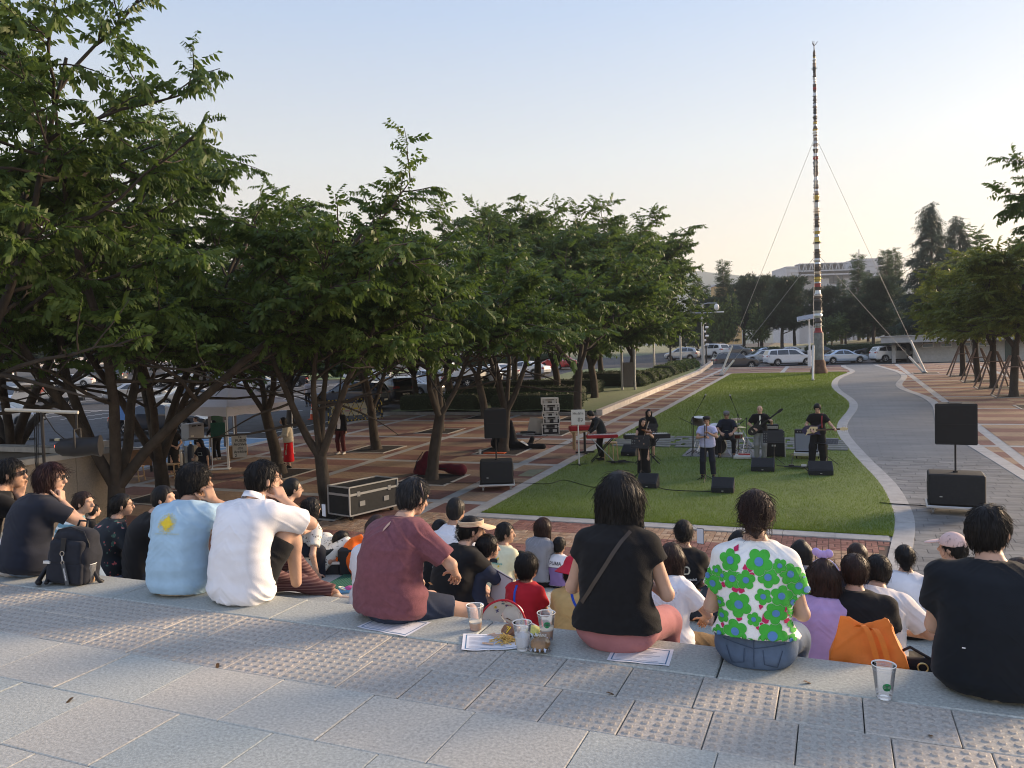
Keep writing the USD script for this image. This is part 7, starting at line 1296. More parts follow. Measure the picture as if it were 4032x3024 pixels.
tp = lot(r1(560, 975)); tr = thing('small_truck', 'white cab-over pickup truck with a green cover on its bed', 'truck', tp, YEL_ := (YAW-math.radians(248)), sc=.97)
def cabf():
 S = [(-.2, .45), (-.2, 1.93), (.9, 1.95), (1.35, 1.25), (1.48, .95), (1.5, .45)]; m = prism(Polygon(S).buffer(-.06).buffer(.06), -.82, .82); m.vertices = np.c_[m.vertices[:, 2], m.vertices[:, 0]+1.0, m.vertices[:, 1]]; return m
part(tr, 'cab', cabf(), PT['warm'], 20); part(tr, 'windscreen', pose(cbox((0, 0, 0), (1.42, .60, .02)), (0, 2.165, 1.60), (1, 0, 0), (0, .85, .53)), GLASSC, False)
for s in (-1, 1):
 m = prism(Polygon([(.95, 1.28), (.95, 1.8), (1.75, 1.82), (2.05, 1.28)]), -.01, .01); m.vertices = np.c_[m.vertices[:, 2]+s*.825, m.vertices[:, 0], m.vertices[:, 1]]; part(tr, 'side_window', m, GLASSC, False); part(tr, 'headlight', cbox((s*.62, 2.505, .80), (.30, .03, .22)), HEADL); part(tr, 'indicator', cbox((s*.70, 2.505, .95), (.2, .03, .08)), pm('indicator_orange', (.6, .2, .03), .3)); part(tr, 'wing_mirror', cbox((s*.98, 2.15, 1.38), (.12, .06, .22)), TRIM); part(tr, 'side_board', cbox((s*.80, -.95, 1.05), (.03, 2.9, .34)), PT['warm'])
 for y in (1.75, -1.5): wheel(tr, s*.72, y, .32)
part(tr, 'chassis', bx(-.55, .55, -2.3, 2.2, .42, .66), TRIM, False); part(tr, 'bed', bx(-.8, .8, -2.4, .55, .82, .90), PT['warm'], False); part(tr, 'tailboard', bx(-.8, .8, -2.43, -2.4, .88, 1.22), PT['warm'], False); part(tr, 'headboard', bx(-.8, .8, .56, .60, .88, 1.9), pm('rack_brown', (.15, .04, .035), .6), False); part(tr, 'grille', cbox((0, 2.505, 1.0), (.8, .02, .1)), STEEL); part(tr, 'number_plate', cbox((0, 2.51, .62), (.4, .02, .12)), PLATE); part(tr, 'bumper', cbox((0, 2.5, .52), (1.6, .1, .18), bev=.03), PT['warm'])
cm = cbox((0, -.9, 1.08), (1.4, 2.5, .38), bev=.1).subdivide_to_size(.25); part(tr, 'cover', folds(cm, .06, 3, (2, 2, 2)), pm('cover_green', (.03, .22, .12), .7), True)
pk = lot(t3(1110, 600)); pkt = thing('pickup_truck', 'small white pickup with a low cargo bed, far behind the hedge', 'truck', pk, YAW-math.radians(300)); part(pkt, 'cab', xf(cabf(), (0, 0, 0)), PT['white'], 20); part(pkt, 'bed', bx(-.8, .8, -2.4, .6, .8, 1.25), PT['white'], False); part(pkt, 'rear_window', cbox((0, .79, 1.6), (1.2, .02, .4)), GLASSC, False); [wheel(pkt, s*.72, y, .32) for s in (-1, 1) for y in (1.75, -1.5)]; part(pkt, 'chassis', bx(-.5, .5, -2.3, 2.2, .42, .8), TRIM, False)
WS_Y, WS_B = pm('stop_yellow', (.60, .50, .30), .8), pm('stop_black', (.03, .03, .032), .8)
def stop(label, p, a):
 t = thing('wheel_stop', label, 'wheel stop', p, YAW-math.radians(a), group='wheel stops in the parking bays')
 for i in range(3): part(t, 'block', cbox((-.27+.27*i, 0, .06), (.262, .15, .12), bev=.02), WS_B if i != 1 else WS_Y)
 return t
sp0 = None
for i, (x, y) in enumerate([r1(295, 1335), r1(630, 1345), r1(10, 1322), r1(1380, 915), r1(1190, 945), r2_(1140, 445), r2_(1280, 447), r2_(1740, 447), r2_(1920, 449), r2_(2090, 446), r1(1250, 1345), r1(1560, 1350)]):
 q = lot((x, y)); l = 'black and pale yellow wheel stop on the car park asphalt'
 if sp0 is None: sp0 = stop(l, q, 5)
 else: dup(sp0, l, q, YAW-.1, group='wheel stops in the parking bays')
# ==== the drinks stand under the tent, people standing about =================================================
TENTW = usdkit.material(stage, '/World/Looks/tent_fabric', {'p': ('principled_bsdf', {'base_color': (.74, .74, .80), 'roughness': .7}), 't': ('translucent_bsdf', {'color': (.7, .7, .76)}), 'm': ('mix_closure', {'fac': .3})}, [('p.BSDF', 'm.closure1'), ('t.BSDF', 'm.closure2')], surface='m.closure')
WHITEM = pm('white_metal', (.66, .67, .68), .4); CARD = pm('cardboard', (.36, .22, .11), .85, var=.12, vs=8); GREYB = pm('grey_box', (.30, .30, .31), .6)
r2 = lambda x, y: (600+x*.3617, 1300+y*.3617)
def onp(x, y, dz=.008): return V(x, y, zp(y)+dz)
th_ = math.radians(85); F0 = onp(-18.66, 19.85); tu, tv = V(math.cos(th_), math.sin(th_), 0), V(-math.sin(th_), math.cos(th_), 0)
tent = thing('canopy_tent', 'white pop-up canopy tent with a pointed roof at the edge of the car park', 'tent', F0); zr = F0[2]
cor = [V(0, 0, 0), tu*3, tu*3+tv*3, tv*3]; zb_c = [zp(F0[1]+c[1])-zr for c in cor]; EV = 2.02; pk_ = (tu+tv)*1.5+V(0, 0, 2.98)
v, f = [], []
n = 12
for i in range(4):
 a, b = cor[i]+V(0, 0, EV), cor[(i+1) % 4]+V(0, 0, EV); o = len(v)
 for j in range(n+1):
  for k in range(n+1):
   s, t_ = j/n, k/n; e = a+(b-a)*t_; q = e+(pk_-e)*s; q = q-V(0, 0, .22*math.sin(math.pi*s)*(.55+.45*math.sin(math.pi*t_)))+V(0, 0, .02*math.sin(9*t_+4*s)*math.sin(math.pi*s)); v.append(q)
 for j in range(n):
  for k in range(n): a_ = o+j*(n+1)+k; f += [[a_, a_+1, a_+n+2], [a_, a_+n+2, a_+n+1]]
part(tent, 'roof', trimesh.Trimesh(np.array(v), f, process=False), TENTW, 50)
for i in range(4):
 a, b = cor[i]+V(0, 0, EV), cor[(i+1) % 4]+V(0, 0, EV); nn_ = unit(np.cross(b-a, V(0, 0, 1))); P = [a+(b-a)*k/16+nn_*.015*math.sin(k*2.1) for k in range(17)]; vv = np.array(P+[p+nn_*.02-V(0, 0, .30+.015*math.sin(i_*1.3)) for i_, p in enumerate(P)]); ff = [[k, 17+k, 18+k] for k in range(16)]+[[k, 18+k, k+1] for k in range(16)]; part(tent, 'valance', trimesh.Trimesh(vv, ff, process=False), TENTW, True)
 part(tent, 'pole', rod(cor[i]+V(0, 0, zb_c[i]), cor[i]+V(0, 0, EV), .022, 6), WHITEM); part(tent, 'foot', cbox(cor[i]+V(0, 0, zb_c[i]+.01), (.12, .12, .015)), WHITEM)
 for s0, s1 in ((.02, -.32), (-.32, .02)): part(tent, 'truss_bar', rod(a+V(0, 0, s0), (a+b)/2+V(0, 0, s1), .012, 5), WHITEM)
tb = thing('serving_table', 'folding table with a pale top under the tent', 'table', onp(-21.5, 21.3), 1.35); part(tb, 'top', cbox((0, 0, .74), (1.7, .7, .04), bev=.01), pm('table_green_white', (.48, .54, .50), .5)); [part(tb, 'leg', rod((x, y, 0), (x, y, .72), .016), STEEL) for x in (-.7, .7) for y in (-.28, .28)]
fr = thing('beer_cooler', 'grey box-shaped drinks dispenser on the serving table', 'dispenser', onp(-21.35, 21.0, .77), 1.35); part(fr, 'body', cbox((0, 0, .28), (.6, .5, .56), bev=.015), GREYB); part(fr, 'vent', cbox((-.1, -.255, .48), (.16, .01, .04)), PLAST); part(fr, 'vent', cbox((.12, -.255, .48), (.14, .01, .04)), PLAST); part(fr, 'tap', tube([(.3, .1, .35), (.36, .1, .35), (.36, .1, .25)], .018, 6), STEEL); part(fr, 'label_plate', cbox((-.18, -.255, .12), (.12, .008, .06)), SHOEW)
kg = thing('beer_keg', 'steel keg standing beside the serving table', 'keg', onp(-20.3, 19.3)); part(kg, 'body', lathe([(0, 0), (.17, .0), (.18, .05), (.18, .5), (.17, .56), (.10, .58), (0, .58)], 20), STEEL, 30); part(kg, 'top_ring', lathe([(.14, .58), (.17, .6), (.17, .66), (.15, .66), (.14, .58)], 20), STEEL, 30); part(kg, 'hand_pump', rod((0, 0, .58), (0, 0, .74), .03), PLAST)
gb = thing('gas_cylinder', 'dark gas cylinder beside the keg', 'cylinder', onp(-20.0, 19.55)); part(gb, 'body', lathe([(0, 0), (.1, 0), (.11, .03), (.11, .72), (.06, .8), (.03, .82), (0, .82)], 18), pm('cyl_dark', (.04, .05, .07), .5), 30); part(gb, 'valve', cbox((0, 0, .86), (.05, .05, .08)), STEEL)
for i, (x, y, z, w, h, l, m) in enumerate([(-20.05, 21.75, 0, .55, .42, 'brown cardboard carton right of the A-frame sign, front one', CARD), (-20.35, 22.25, 0, .5, .36, 'cardboard carton behind the front one', CARD), (-20.2, 22.0, .43, .42, .36, 'pale carton stacked on the brown ones', pm('card_pale', (.45, .42, .36), .85, var=.1)), (-20.75, 20.4, 0, .5, .62, 'pale paper-covered box under the end of the serving table', pm('card_pale', (.45, .42, .36), .85))]):
 b = thing('carton', l, 'box', onp(x, y, .008+z), .5+.2*i); part(b, 'box', cbox((0, 0, h/2), (w, w*.8, h)), m); part(b, 'tape', cbox((0, 0, h+.002), (w+.004, .05, .004)), pm('tape', (.45, .36, .22), .4)); part(b, 'flap', cbox((0, -w*.4-.003, h-.05), (w-.02, .006, .09)), m)
asn = thing('menu_stand', 'slim white floor stand with a green chalkboard and a hand-lettered paper', 'sign', onp(-18.75, 19.55), .55)
for x in (-.24, .24): part(asn, 'upright', rod((x, 0, .02), (x*.9, .0, 1.62), .014, 6), WHITEM)
part(asn, 'base', cbox((0, 0, .012), (.62, .36, .02)), WHITEM); part(asn, 'chalkboard', cbox((-.02, -.02, 1.30), (.46, .02, .50)), pm('board_green', (.015, .085, .06), .6)); part(asn, 'crossbar', rod((-.24, 0, .12), (.24, 0, .12), .012), WHITEM)
pap = thing('paper_sign', 'white hand-lettered paper sign hanging at the tent pole', 'sign', onp(-18.62, 19.95)+V(.12, -.06, 0), .5); part(pap, 'sheet', cbox((.22, 0, .72), (.46, .006, .78)), SHOEW)
for j, (s, h, x) in enumerate((('Ye', .07, .17), ('PUBIN', .085, .08), ('Archive', .085, .03), ('JIN', .07, .15), ('Archive', .085, .03), ('2', .09, .05))):
 m = xf(text(s, h, .002), (x-.0, -.006, .98-.125*j), rx=math.pi/2); part(pap, 'lettering', m, pm('marker_grey', (.10, .11, .10), .8), False)
bp2 = onp(-23.1, 24.6, -.1); ob_ = thing('wooden_post_board', 'green board between weathered wooden posts behind the tent', 'notice board', bp2, .5); [part(ob_, 'post', cbox((x, 0, .95), (.14, .14, 1.9), bev=.02), M_barkp) for x in (-.1, .28)]; part(ob_, 'board', cbox((-.42, 0, 1.15), (.5, .04, 1.3)), pm('board_olive', (.05, .09, .04), .7)); part(ob_, 'roof_strip', cbox((-.4, 0, 1.84), (.6, .12, .06)), SHOEW); part(ob_, 'post', cbox((-.7, 0, .9), (.12, .12, 1.8)), M_barkp)
wt = thing('display_table', 'long brown wooden table with papers behind the left tree trunks', 'table', onp(-22.0, 18.7), .35); part(wt, 'top', cbox((0, 0, .74), (2.4, .75, .045), bev=.01), pm('table_wood', (.24, .115, .05), .5, var=.2, vs=5, stretch=(1, 6, 6))); part(wt, 'front_panel', cbox((0, -.3, .46), (2.1, .03, .50)), pm('table_wood', (0, 0, 0))); [part(wt, 'leg', cbox((x, y, .36), (.06, .06, .72)), PLAST) for x in (-1, 1) for y in (-.28, .28)]
for i, (x, a, l) in enumerate(((-.9, .25, 'sheaf of white papers propped up at the left end of the brown table'), (.1, -.1, 'flat white papers on the middle of the brown table'), (.7, .1, 'stack of white papers at the right end of the brown table'))): b = V(-22.0, 18.7, 0)+rotm([0, 0, 1], .35)@V(x, 0, 0); solo('papers', xf(cbox((0, 0, .03), (.5, .35, .02 if i else .3), rz=a), onp(b[0], b[1], .76+(.13 if i == 0 else 0))), SHOEW, l, 'papers')
for i, (x, y, l) in enumerate(((-20.1, 17.35, 'pale wooden square stool in front of the brown table, left one'), (-19.2, 17.9, 'pale wooden square stool in front of the brown table, right one'))):
 s = thing('wooden_stool', l, 'stool', onp(x, y), .3); part(s, 'seat', cbox((0, 0, .45), (.5, .36, .03), bev=.01), WOODL); [part(s, 'leg', rod((a*.2, b*.14, .44), (a*.24, b*.17, 0), .02, 6), WOODL) for a in (-1, 1) for b in (-1, 1)]; part(s, 'stretcher', cbox((0, 0, .14), (.42, .28, .02)), WOODL)
ch = thing('slatted_chair', 'dark chair with a pale slatted back beside the woman in the long black dress', 'chair', onp(-21.2, 20.0), 1.9); part(ch, 'seat', cbox((0, 0, .45), (.45, .45, .03)), PLAST); [part(ch, 'back_slat', rod((-.16+.08*k, -.22, .46), (-.17+.085*k, -.30, .92), .010, 5), STEEL) for k in range(5)]; [part(ch, 'leg', rod((a*.2, b*.2, .45), (a*.22, b*.23, 0), .016), PLAST) for a in (-1, 1) for b in (-1, 1)]
def pat(label, foot, dy, **k):
 foot = np.array(onp(*foot)) if len(foot) == 2 and abs(foot[0]) < 100 else G(*foot); d = (foot-CAM)@_fw
 px = 2016+F_PX*((foot-CAM)@_rt)/d; top = CAM+ray(px, dy)*d; s = (top[2]-foot[2])/k.pop('h0', 1.70); return person(label, foot, sc=s, sit=False, detail=k.pop('detail', .014), **k)
pat('woman in a long black dress with her hands folded, left of the tent', r2(240, 1585), r2(0, 1035)[1], female=True, rz=-1.9, yaw=.2, arms=(((-.05, .26, 1.0), (-1, -.4, -.3)), ((.06, .27, 1.0), (1, -.4, -.3))), top=('tee', BLACK, .02), bottom=('skirt', BLACK, .82), hair=('short', 'black'), shoes=pm('shoe_grey', (.35, .34, .33), .7), eyes=True)
pat('girl with a black bob in a navy tee printed with a box, holding a cup', (-16.2, 16.3), r2(0, 1178)[1], female=True, rz=FACE-.1, pitch=-.3, arms=('hang', ((.12, .30, 1.12), (1, -.5, -.6))), top=('tee', NAVY, .03), bottom=('pants', fab('dark_navy', (.012, .014, .022)), 1.25), hair=('bob', 'black'), shoes=SHOEB, eyes=True, detail=.012, extras=lambda c: [part(c['t'], 'print_frame', project(dict(c, R=c['R']@rotm([0, 0, 1], math.pi)), decal(sbox(x0, z0_, x1, z1_))), GREYPR, True) for x0, z0_, x1, z1_ in ((-.10, .27, .09, .285), (-.10, .375, .09, .39), (-.10, .27, -.085, .39), (.075, .27, .09, .39))])
pat('woman in a beige top behind the grey drinks dispenser', (-22.5, 22.4), r2(0, 937)[1], female=True, rz=FACE, arms=(((-.15, .35, 1.05), (-1, -.4, -.4)), ((.15, .35, 1.05), (1, -.4, -.4))), top=('half', fab('oatmeal', (.42, .37, .31)), .025), bottom=('pants', BLACK), hair=('bun', 'brown'), shoes=SHOEB, eyes=True)
pat('woman in black with long dark hair working at the serving table', (-20.35, 21.1), r2(0, 978)[1], female=True, rz=1.35, lean=.15, pitch=-.25, arms=(((-.12, .48, 1.08), (-1, -.4, -.4)), ((.12, .48, 1.08), (1, -.4, -.4))), top=('long', BLACK, .03), bottom=('pants', BLACK, 1.2), hair=('long', 'black'), shoes=SHOEW)
jp = onp(-21.5, 19.75); person('person in blue jeans sitting at the table, hidden behind the left tree', (jp[0], jp[1], jp[2]+.45), rz=-1.5, bottom=('pants', DENIM), top=('tee', NAVY), detail=.014, shoes=SHOEW)
pat('woman in a cream blouse and long bright red skirt beside the tree trunk', r2(1490, 1500), r2(0, 945)[1], female=True, rz=FACE-.7, yaw=-.2, arms=(((-.1, .26, 1.08), (-1, -.5, -.4)), ((.02, .27, 1.06), (1, -.5, -.4))), top=('long', fab('cream', (.58, .52, .42)), .03), bottom=('skirt', fab('bright_red', (.55, .012, .02)), .80), hair=('bob', 'black'), shoes=SHOEB, eyes=True)
pat('man with shaggy hair in a dark jacket, white tee and maroon trousers', r2(2060, 1350), r2(0, 838)[1], rz=FACE+.15, arms=('hang', 'hang'), top=('long', fab('dark_jacket', (.014, .015, .019)), .03), bottom=('pants', fab('maroon_trousers', (.085, .022, .026)), 1.15), hair=('bob', 'maroon'), hd=1.04, shoes=SHOEW, eyes=True, gl='clear', extras=lambda c: part(c['t'], 'tee', project(dict(c, R=c['R']@rotm([0, 0, 1], math.pi)), decal(Polygon([(-.06, .50), (.06, .50), (.075, .30), (.06, .02), (-.06, .02), (-.075, .30)]))), WHT, True))
pat('person in a pale plaid shirt walking in the car park behind the thin leaves', lot(r2(1700, 790)), r2(0, 520)[1], rz=FACE, hair=('short', 'black'), top=('half', fab('plaid', (.42, .38, .38), var=.3, vs=30)), bottom=('pants', NAVY), detail=.018) if False else None
pl_ = lot(r2(1700, 830)); person('person in a pale plaid shirt walking among the parked cars', pl_, sc=1.0, sit=False, rz=1.2, hair=('short', 'black'), top=('half', fab('plaid', (.42, .38, .38), var=.3, vs=30)), bottom=('pants', NAVY), detail=.02, shoes=SHOEB, arms=('hang', 'hang'))
pl_ = lot(r2(1035, 560)); person('distant person standing behind the grey saloon in the car park', pl_, sit=False, rz=FACE, hair=('short', 'black'), top=('tee', NAVY), detail=.024, shoes=SHOEB, arms=('hang', 'hang'))
COR, COW = pm('cone_orange', (.62, .10, .035), .55), pm('cone_white', (.72, .72, .70), .5)
def cone(label, p, h=.85):
 t = thing('traffic_cone', label, 'traffic cone', p); part(t, 'base', cbox((0, 0, .02), (.38, .38, .04), bev=.01), COR); prof = lambda z: .155-(.155-.035)*z/h
 for z0, z1, m in ((.03, .30, COR), (.30, .52, COW), (.52, .60, COR), (.60, .68, COW), (.68, h, COR)): part(t, 'cone_band', lathe([(prof(z0), z0), (prof(z1), z1), (max(prof(z1)-.01, .001), z1)] if z1 < h else [(prof(z0), z0), (prof(z1), z1), (0, z1)], 20), m, 40)
 return t
c0 = cone('orange and white traffic cone in front of the navy SUV', lot(r2(1745, 972))); dup(c0, 'orange and white traffic cone behind the tree of the woman in red', lot(r2(1500, 965)))
dup(c0, 'small traffic cone on the hedge at the far left', (*Dp(49, 1462, 92)[:2], zp(Dp(49, 1462, 92)[1])+1.1), sc=1.2)
BAY, BAK = pm('barrier_yellow', (.52, .36, .06), .6), pm('barrier_black', (.018, .018, .018), .6)
b0, b1 = G(*t3(0, 930)), G(*t3(470, 885)); bu_ = unit(b1-b0); BL = np.linalg.norm(b1-b0); br = thing('barrier', 'folding black and yellow striped barrier at the car park edge', 'barrier', b0+V(-.3, .3, -.05), math.atan2(bu_[1], bu_[0]))
def striped(a, b, nm, r=.022, n=8):
 a, b = V(*a), V(*b); k = part(br, nm, rod(a, b, r, 5), BAK)
 for i in range(n):
  if i % 2 == 0: part(k, 'yellow_band', rod(a+(b-a)*(i+.1)/n, a+(b-a)*(i+.9)/n, r*1.12, 5), BAY)
for i in range(6):
 x = BL*i/6.0; striped((x, 0, .16), (x+BL/6, 0, 1.15), 'cross_bar', .018, 10); striped((x, .02, 1.15), (x+BL/6, .02, .16), 'cross_bar', .018, 10)
striped((0, 0, .14), (BL, 0, .14), 'rail', .03, 30); striped((0, 0, 1.17), (BL, 0, 1.17), 'rail', .03, 30)
for x in (0, BL): striped((x, 0, 0), (x, 0, 1.2), 'post', .03, 6); part(br, 'foot', cbox((x, 0, .03), (.08, .6, .05)), BAK)
bn = thing('barrier_banner', 'pale yellow printed banner hung along the inside of the striped barrier', 'banner', b0+V(-.3, .36, -.05), math.atan2(bu_[1], bu_[0])); part(bn, 'cloth', cbox((BL*.46, .05, .68), (BL*.84, .01, .62)), pm('banner', (.60, .55, .40), .8, var=.1, vs=2)); [part(bn, 'print_mark', cbox((BL*(.1+.08*k), .042, .62+.05*(k % 3)), (.22, .006, .07)), (pm('banner_pink', (.55, .30, .30), .8), pm('banner_grey', (.35, .35, .33), .8), YEL)[k % 3]) for k in range(9)]
bs0 = lot(r1(1365, 1320)); dbs = (bs0-CAM)@_fw; bt0 = Dp(*r1(1360, 1010), dbs); sgn2 = thing('blue_sign', 'square blue sign board on a post, seen between the left trunks', 'sign', bs0, -.1); part(sgn2, 'post', rod((0, 0, 0), (0, .03, bt0[2]-bs0[2]+.4), .035), STEEL); part(sgn2, 'board', cbox((0, -.03, bt0[2]-bs0[2]), (.92, .03, .92)), pm('sign_blue', (.06, .17, .40), .5)); part(sgn2, 'bracket', cbox((0, 0, bt0[2]-bs0[2]+.2), (.6, .04, .05)), STEEL)
def far_on(p, dep): q = Dp(p[0], 1400, dep); return V(q[0], q[1], zp(q[1])-.16)
lp = far_on(r1(665, 590), 92); ll = thing('garden_lamp', 'brown lamp post with a round white lamp across the car park', 'lamp post', lp); hh_ = Dp(*r1(650, 340), 92)[2]-lp[2]; part(ll, 'post', rod((0, 0, 0), (0, 0, hh_), .13, 10, .10), pm('lamp_brown', (.22, .10, .05), .6)); part(ll, 'collar', lathe([(.12, hh_-.3), (.22, hh_), (.0, hh_)], 14), pm('lamp_brown', (0, 0, 0)), 30); part(ll, 'globe', ell((0, 0, hh_+.16), (.27, .27, .2), 2), pm('lamp_white', (.8, .8, .78), .4), True)
ws_ = far_on(r1(572, 620), 85); wh = Dp(*r1(562, 455), 85)[2]-ws_[2]; w_ = thing('notice_sign', 'white notice board on a thin post by the hedge across the car park', 'sign', ws_, .2); part(w_, 'post', rod((0, 0, 0), (0, 0, wh+.9), .05), STEEL); part(w_, 'board', cbox((0, -.05, wh), (.62, .04, .68)), SHOEW); [part(w_, 'text_line', cbox((0, -.075, wh+.2-.14*k), (.4, .01, .04)), pm('text_brown', (.25, .08, .05), .8)) for k in range(4)]; part(w_, 'cap', cbox((0, 0, wh+1.0), (.3, .1, .35)), SHOEW)
pt = far_on(r1(560, 590), 90); ps_ = thing('stone_planter', 'round stone planter with a clipped shrub across the car park', 'planter', pt); part(ps_, 'bowl', lathe([(.3, 0), (.75, .25), (.85, .5), (.78, .5), (.0, .4)], 20), M_kerb, 30); part(ps_, 'shrub', ell((0, 0, .6), (.7, .7, .3), 3), M_hedgel, False)
def gate(label, p, dep, flip):
 q = far_on(p, dep); t = thing('parking_barrier', label, 'parking barrier', q, YAW); s = flip; part(t, 'cabinet', cbox((s*1.1, 0, .6), (.45, .45, 1.2), bev=.03), SHOEW); R_D = pm('arm_red', (.62, .03, .06), .4)
 for k in range(8): part(t, 'arm_segment', cbox((s*(.8-.42*k), -.1, 1.1), (.42, .05, .12)), R_D if k % 2 else SHOEW)
 part(t, 'stop_disc', xf(lathe([(0, -.02), (.3, -.02), (.3, .02), (0, .02)], 18), (-s*.7, -.14, .95), rx=math.pi/2), SHOEW); [part(t, 'bollard', rod((x, 0, 0), (x, 0, .8), .06), COR) for x in (-1.6, -.3)]; return t
gate('left parking barrier arm with red and white bands', r2(1080, 370), 105, 1); gate('right parking barrier arm with red and white bands', r2(1500, 350), 112, -1)
bt_ = far_on(r2(1230, 340), 114); bo = thing('gate_booth', 'small white glazed booth between the parking barrier arms', 'booth', bt_, YAW); part(bo, 'base', cbox((0, 0, .5), (2.2, 1.6, 1.0)), SHOEW); part(bo, 'glazing', cbox((0, 0, 1.6), (2.1, 1.5, 1.2)), GLASSC); part(bo, 'roof', cbox((0, 0, 2.35), (2.6, 2.0, .25), bev=.05), SHOEW); [part(bo, 'mullion', cbox((x, -.76, 1.6), (.08, .04, 1.2)), SHOEW) for x in (-1, -.3, .4, 1)]
ki = thing('striped_kerb', 'yellow and black striped kerb island at the car park gate', 'kerb', far_on(r2(1300, 375), 104), YAW); [part(ki, 'block', cbox((-3+.6*k, 0, .1), (.59, .35, .22)), BAY if k % 2 else BAK) for k in range(11)]
ar = far_on(r2(615, 340), 100); a_ = thing('round_sign', 'large white arched board among the trees across the car park', 'sign', ar, YAW); part(a_, 'board', xf(prism(Point(0, 0).buffer(.72, 24).union(sbox(-.8, -.72, 0, .66)), -.05, .05), (0, 0, 2.4), rx=math.pi/2), SHOEW, 30); part(a_, 'post', rod((0, .1, 0), (0, .1, 2), .08), STEEL)
wt_ = far_on(r2(850, 330), 108); w2 = thing('warning_sign', 'orange triangular warning sign on a post across the car park', 'sign', wt_, YAW); part(w2, 'post', rod((0, 0, 0), (0, 0, 4.2), .06), STEEL); part(w2, 'triangle', xf(prism(Polygon([(-.5, 0), (.5, 0), (0, .95)]), -.03, .03), (0, 0, 3.9), rx=math.pi/2), pm('sign_orange', (.62, .28, .04), .5))
struct('verge', grid(np.linspace(-29, -23.2, 5), np.linspace(14.5, 18.9, 4), lambda X, Y: zp(Y)-.05+0*X), M_grass)
struct('verge', grid(np.linspace(-75, -45, 8), np.linspace(66, 83, 6), lambda X, Y: zp(Y)-.06+0*X), M_grass)
lb = Yp(178, 1900, 7.6); stn = thing('light_stand', 'black telescopic lighting stand with a white power strip, at the left', 'light stand', (lb[0], lb[1], .42)); dls = (lb-CAM)@_fw; tp_ = Dp(170, 1622, dls)[2]-.42; part(stn, 'pole', rod((0, 0, 0), (0, 0, tp_), .022, 8), PLAST); part(stn, 'pole', rod((0, 0, 0), (0, 0, tp_*.6), .030, 8), PLAST); [part(stn, 'leg', rod((0, 0, .5), (.5*math.cos(a), .5*math.sin(a), 0), .016), PLAST) for a in (.3, 2.4, 4.5)]
cu = V(math.cos(YAW), math.sin(YAW), 0); bar0, bar1 = cu*-.52+V(0, 0, tp_+.05), cu*.53+V(0, 0, tp_-.02); part(stn, 'crossbar', rod(bar0, bar1, .025, 8), pm('bar_pale', (.45, .43, .38), .5)); part(stn, 'power_strip', cbox((-.03, -.05, tp_*.42+.25), (.05, .04, .28)), SHOEW)
for k in range(3): part(stn, 'cable', tube([cu*(-.02-.03*k)+V(0, -.03, tp_), cu*(-.05-.02*k)+V(0, -.04, tp_*.7), cu*(-.06)+V(0, -.05, tp_*.42+.35)], .007, 5), CAB)
part(stn, 'cable', tube([cu*.03+V(0, 0, tp_-.03), cu*.18+V(0, 0, tp_-.28), cu*.42+V(0, 0, tp_-.5)], .008, 5), CAB)
sl = thing('stage_spotlight', 'black cylindrical spotlight hanging from the bar of the lighting stand', 'spotlight', V(lb[0], lb[1], .42)+cu*.50+V(0, 0, tp_-.52), math.pi/2+YAW+.25); M = lambda m: xf(m, (0, 0, 0), rx=math.pi/2); part(sl, 'housing', M(lathe([(0, -.28), (.07, -.28), (.12, -.2), (.14, -.05), (.13, .2), (.16, .3), (.0, .3)], 18)), PLAST, 30); part(sl, 'yoke', tube([(-.15, 0, 0), (-.15, 0, .26), (.15, 0, .26), (.15, 0, 0)], .014, 6), PLAST); part(sl, 'hook', rod((0, 0, .26), (0, 0, .5), .016), PLAST); part(sl, 'rear_lamp', ell((0, .29, .02), (.02, .012, .03), 1), pm('led_red', (.6, .05, .03), .4, emit=((1, .1, .05), 1.5)))
# ==== the pot tower, its wires, lamps, buildings =============================================================
tb_ = V(-1.1, 61.4, zp(61.4)+.02); tw = thing('pot_tower', 'very tall slender tower of stacked metal bowls and pots, held by wires', 'sculpture', tb_)
dt = (tb_-CAM)@_fw; ztop_ = Dp(3203, 190, dt)[2]-tb_[2]; z = 0; RT = random.Random(17)
COLS = [pm('pot_%d' % i, c, r, metal=m) for i, (c, r, m) in enumerate([((.55, .55, .54), .3, .7), ((.62, .61, .58), .35, .5), ((.38, .39, .40), .35, .7), ((.045, .045, .045), .5, 0), ((.10, .085, .075), .5, 0), ((.22, .17, .14), .5, 0), ((.50, .38, .10), .4, .4), ((.30, .05, .045), .5, 0), ((.55, .46, .36), .5, 0), ((.70, .69, .66), .4, 0)])]
def rad(t): return .24*(1-t)**1.1+.105
part(tw, 'rusty_base', lathe([(0, 0), (.60, 0), (.60, .22), (.50, .45), (.46, .85), (.40, 1.0), (0, 1.0)], 28), pm('rust', (.13, .07, .045), .8, var=.4, vs=4), 35); z = 1.0
part(tw, 'drum', lathe([(0, z), (.36, z), (.36, z+1.9), (.34, z+2.0), (0, z+2.0)], 28), pm('drum_grey', (.20, .20, .19), .6, var=.4, vs=2.5), 35); z += 2.0; n = 0
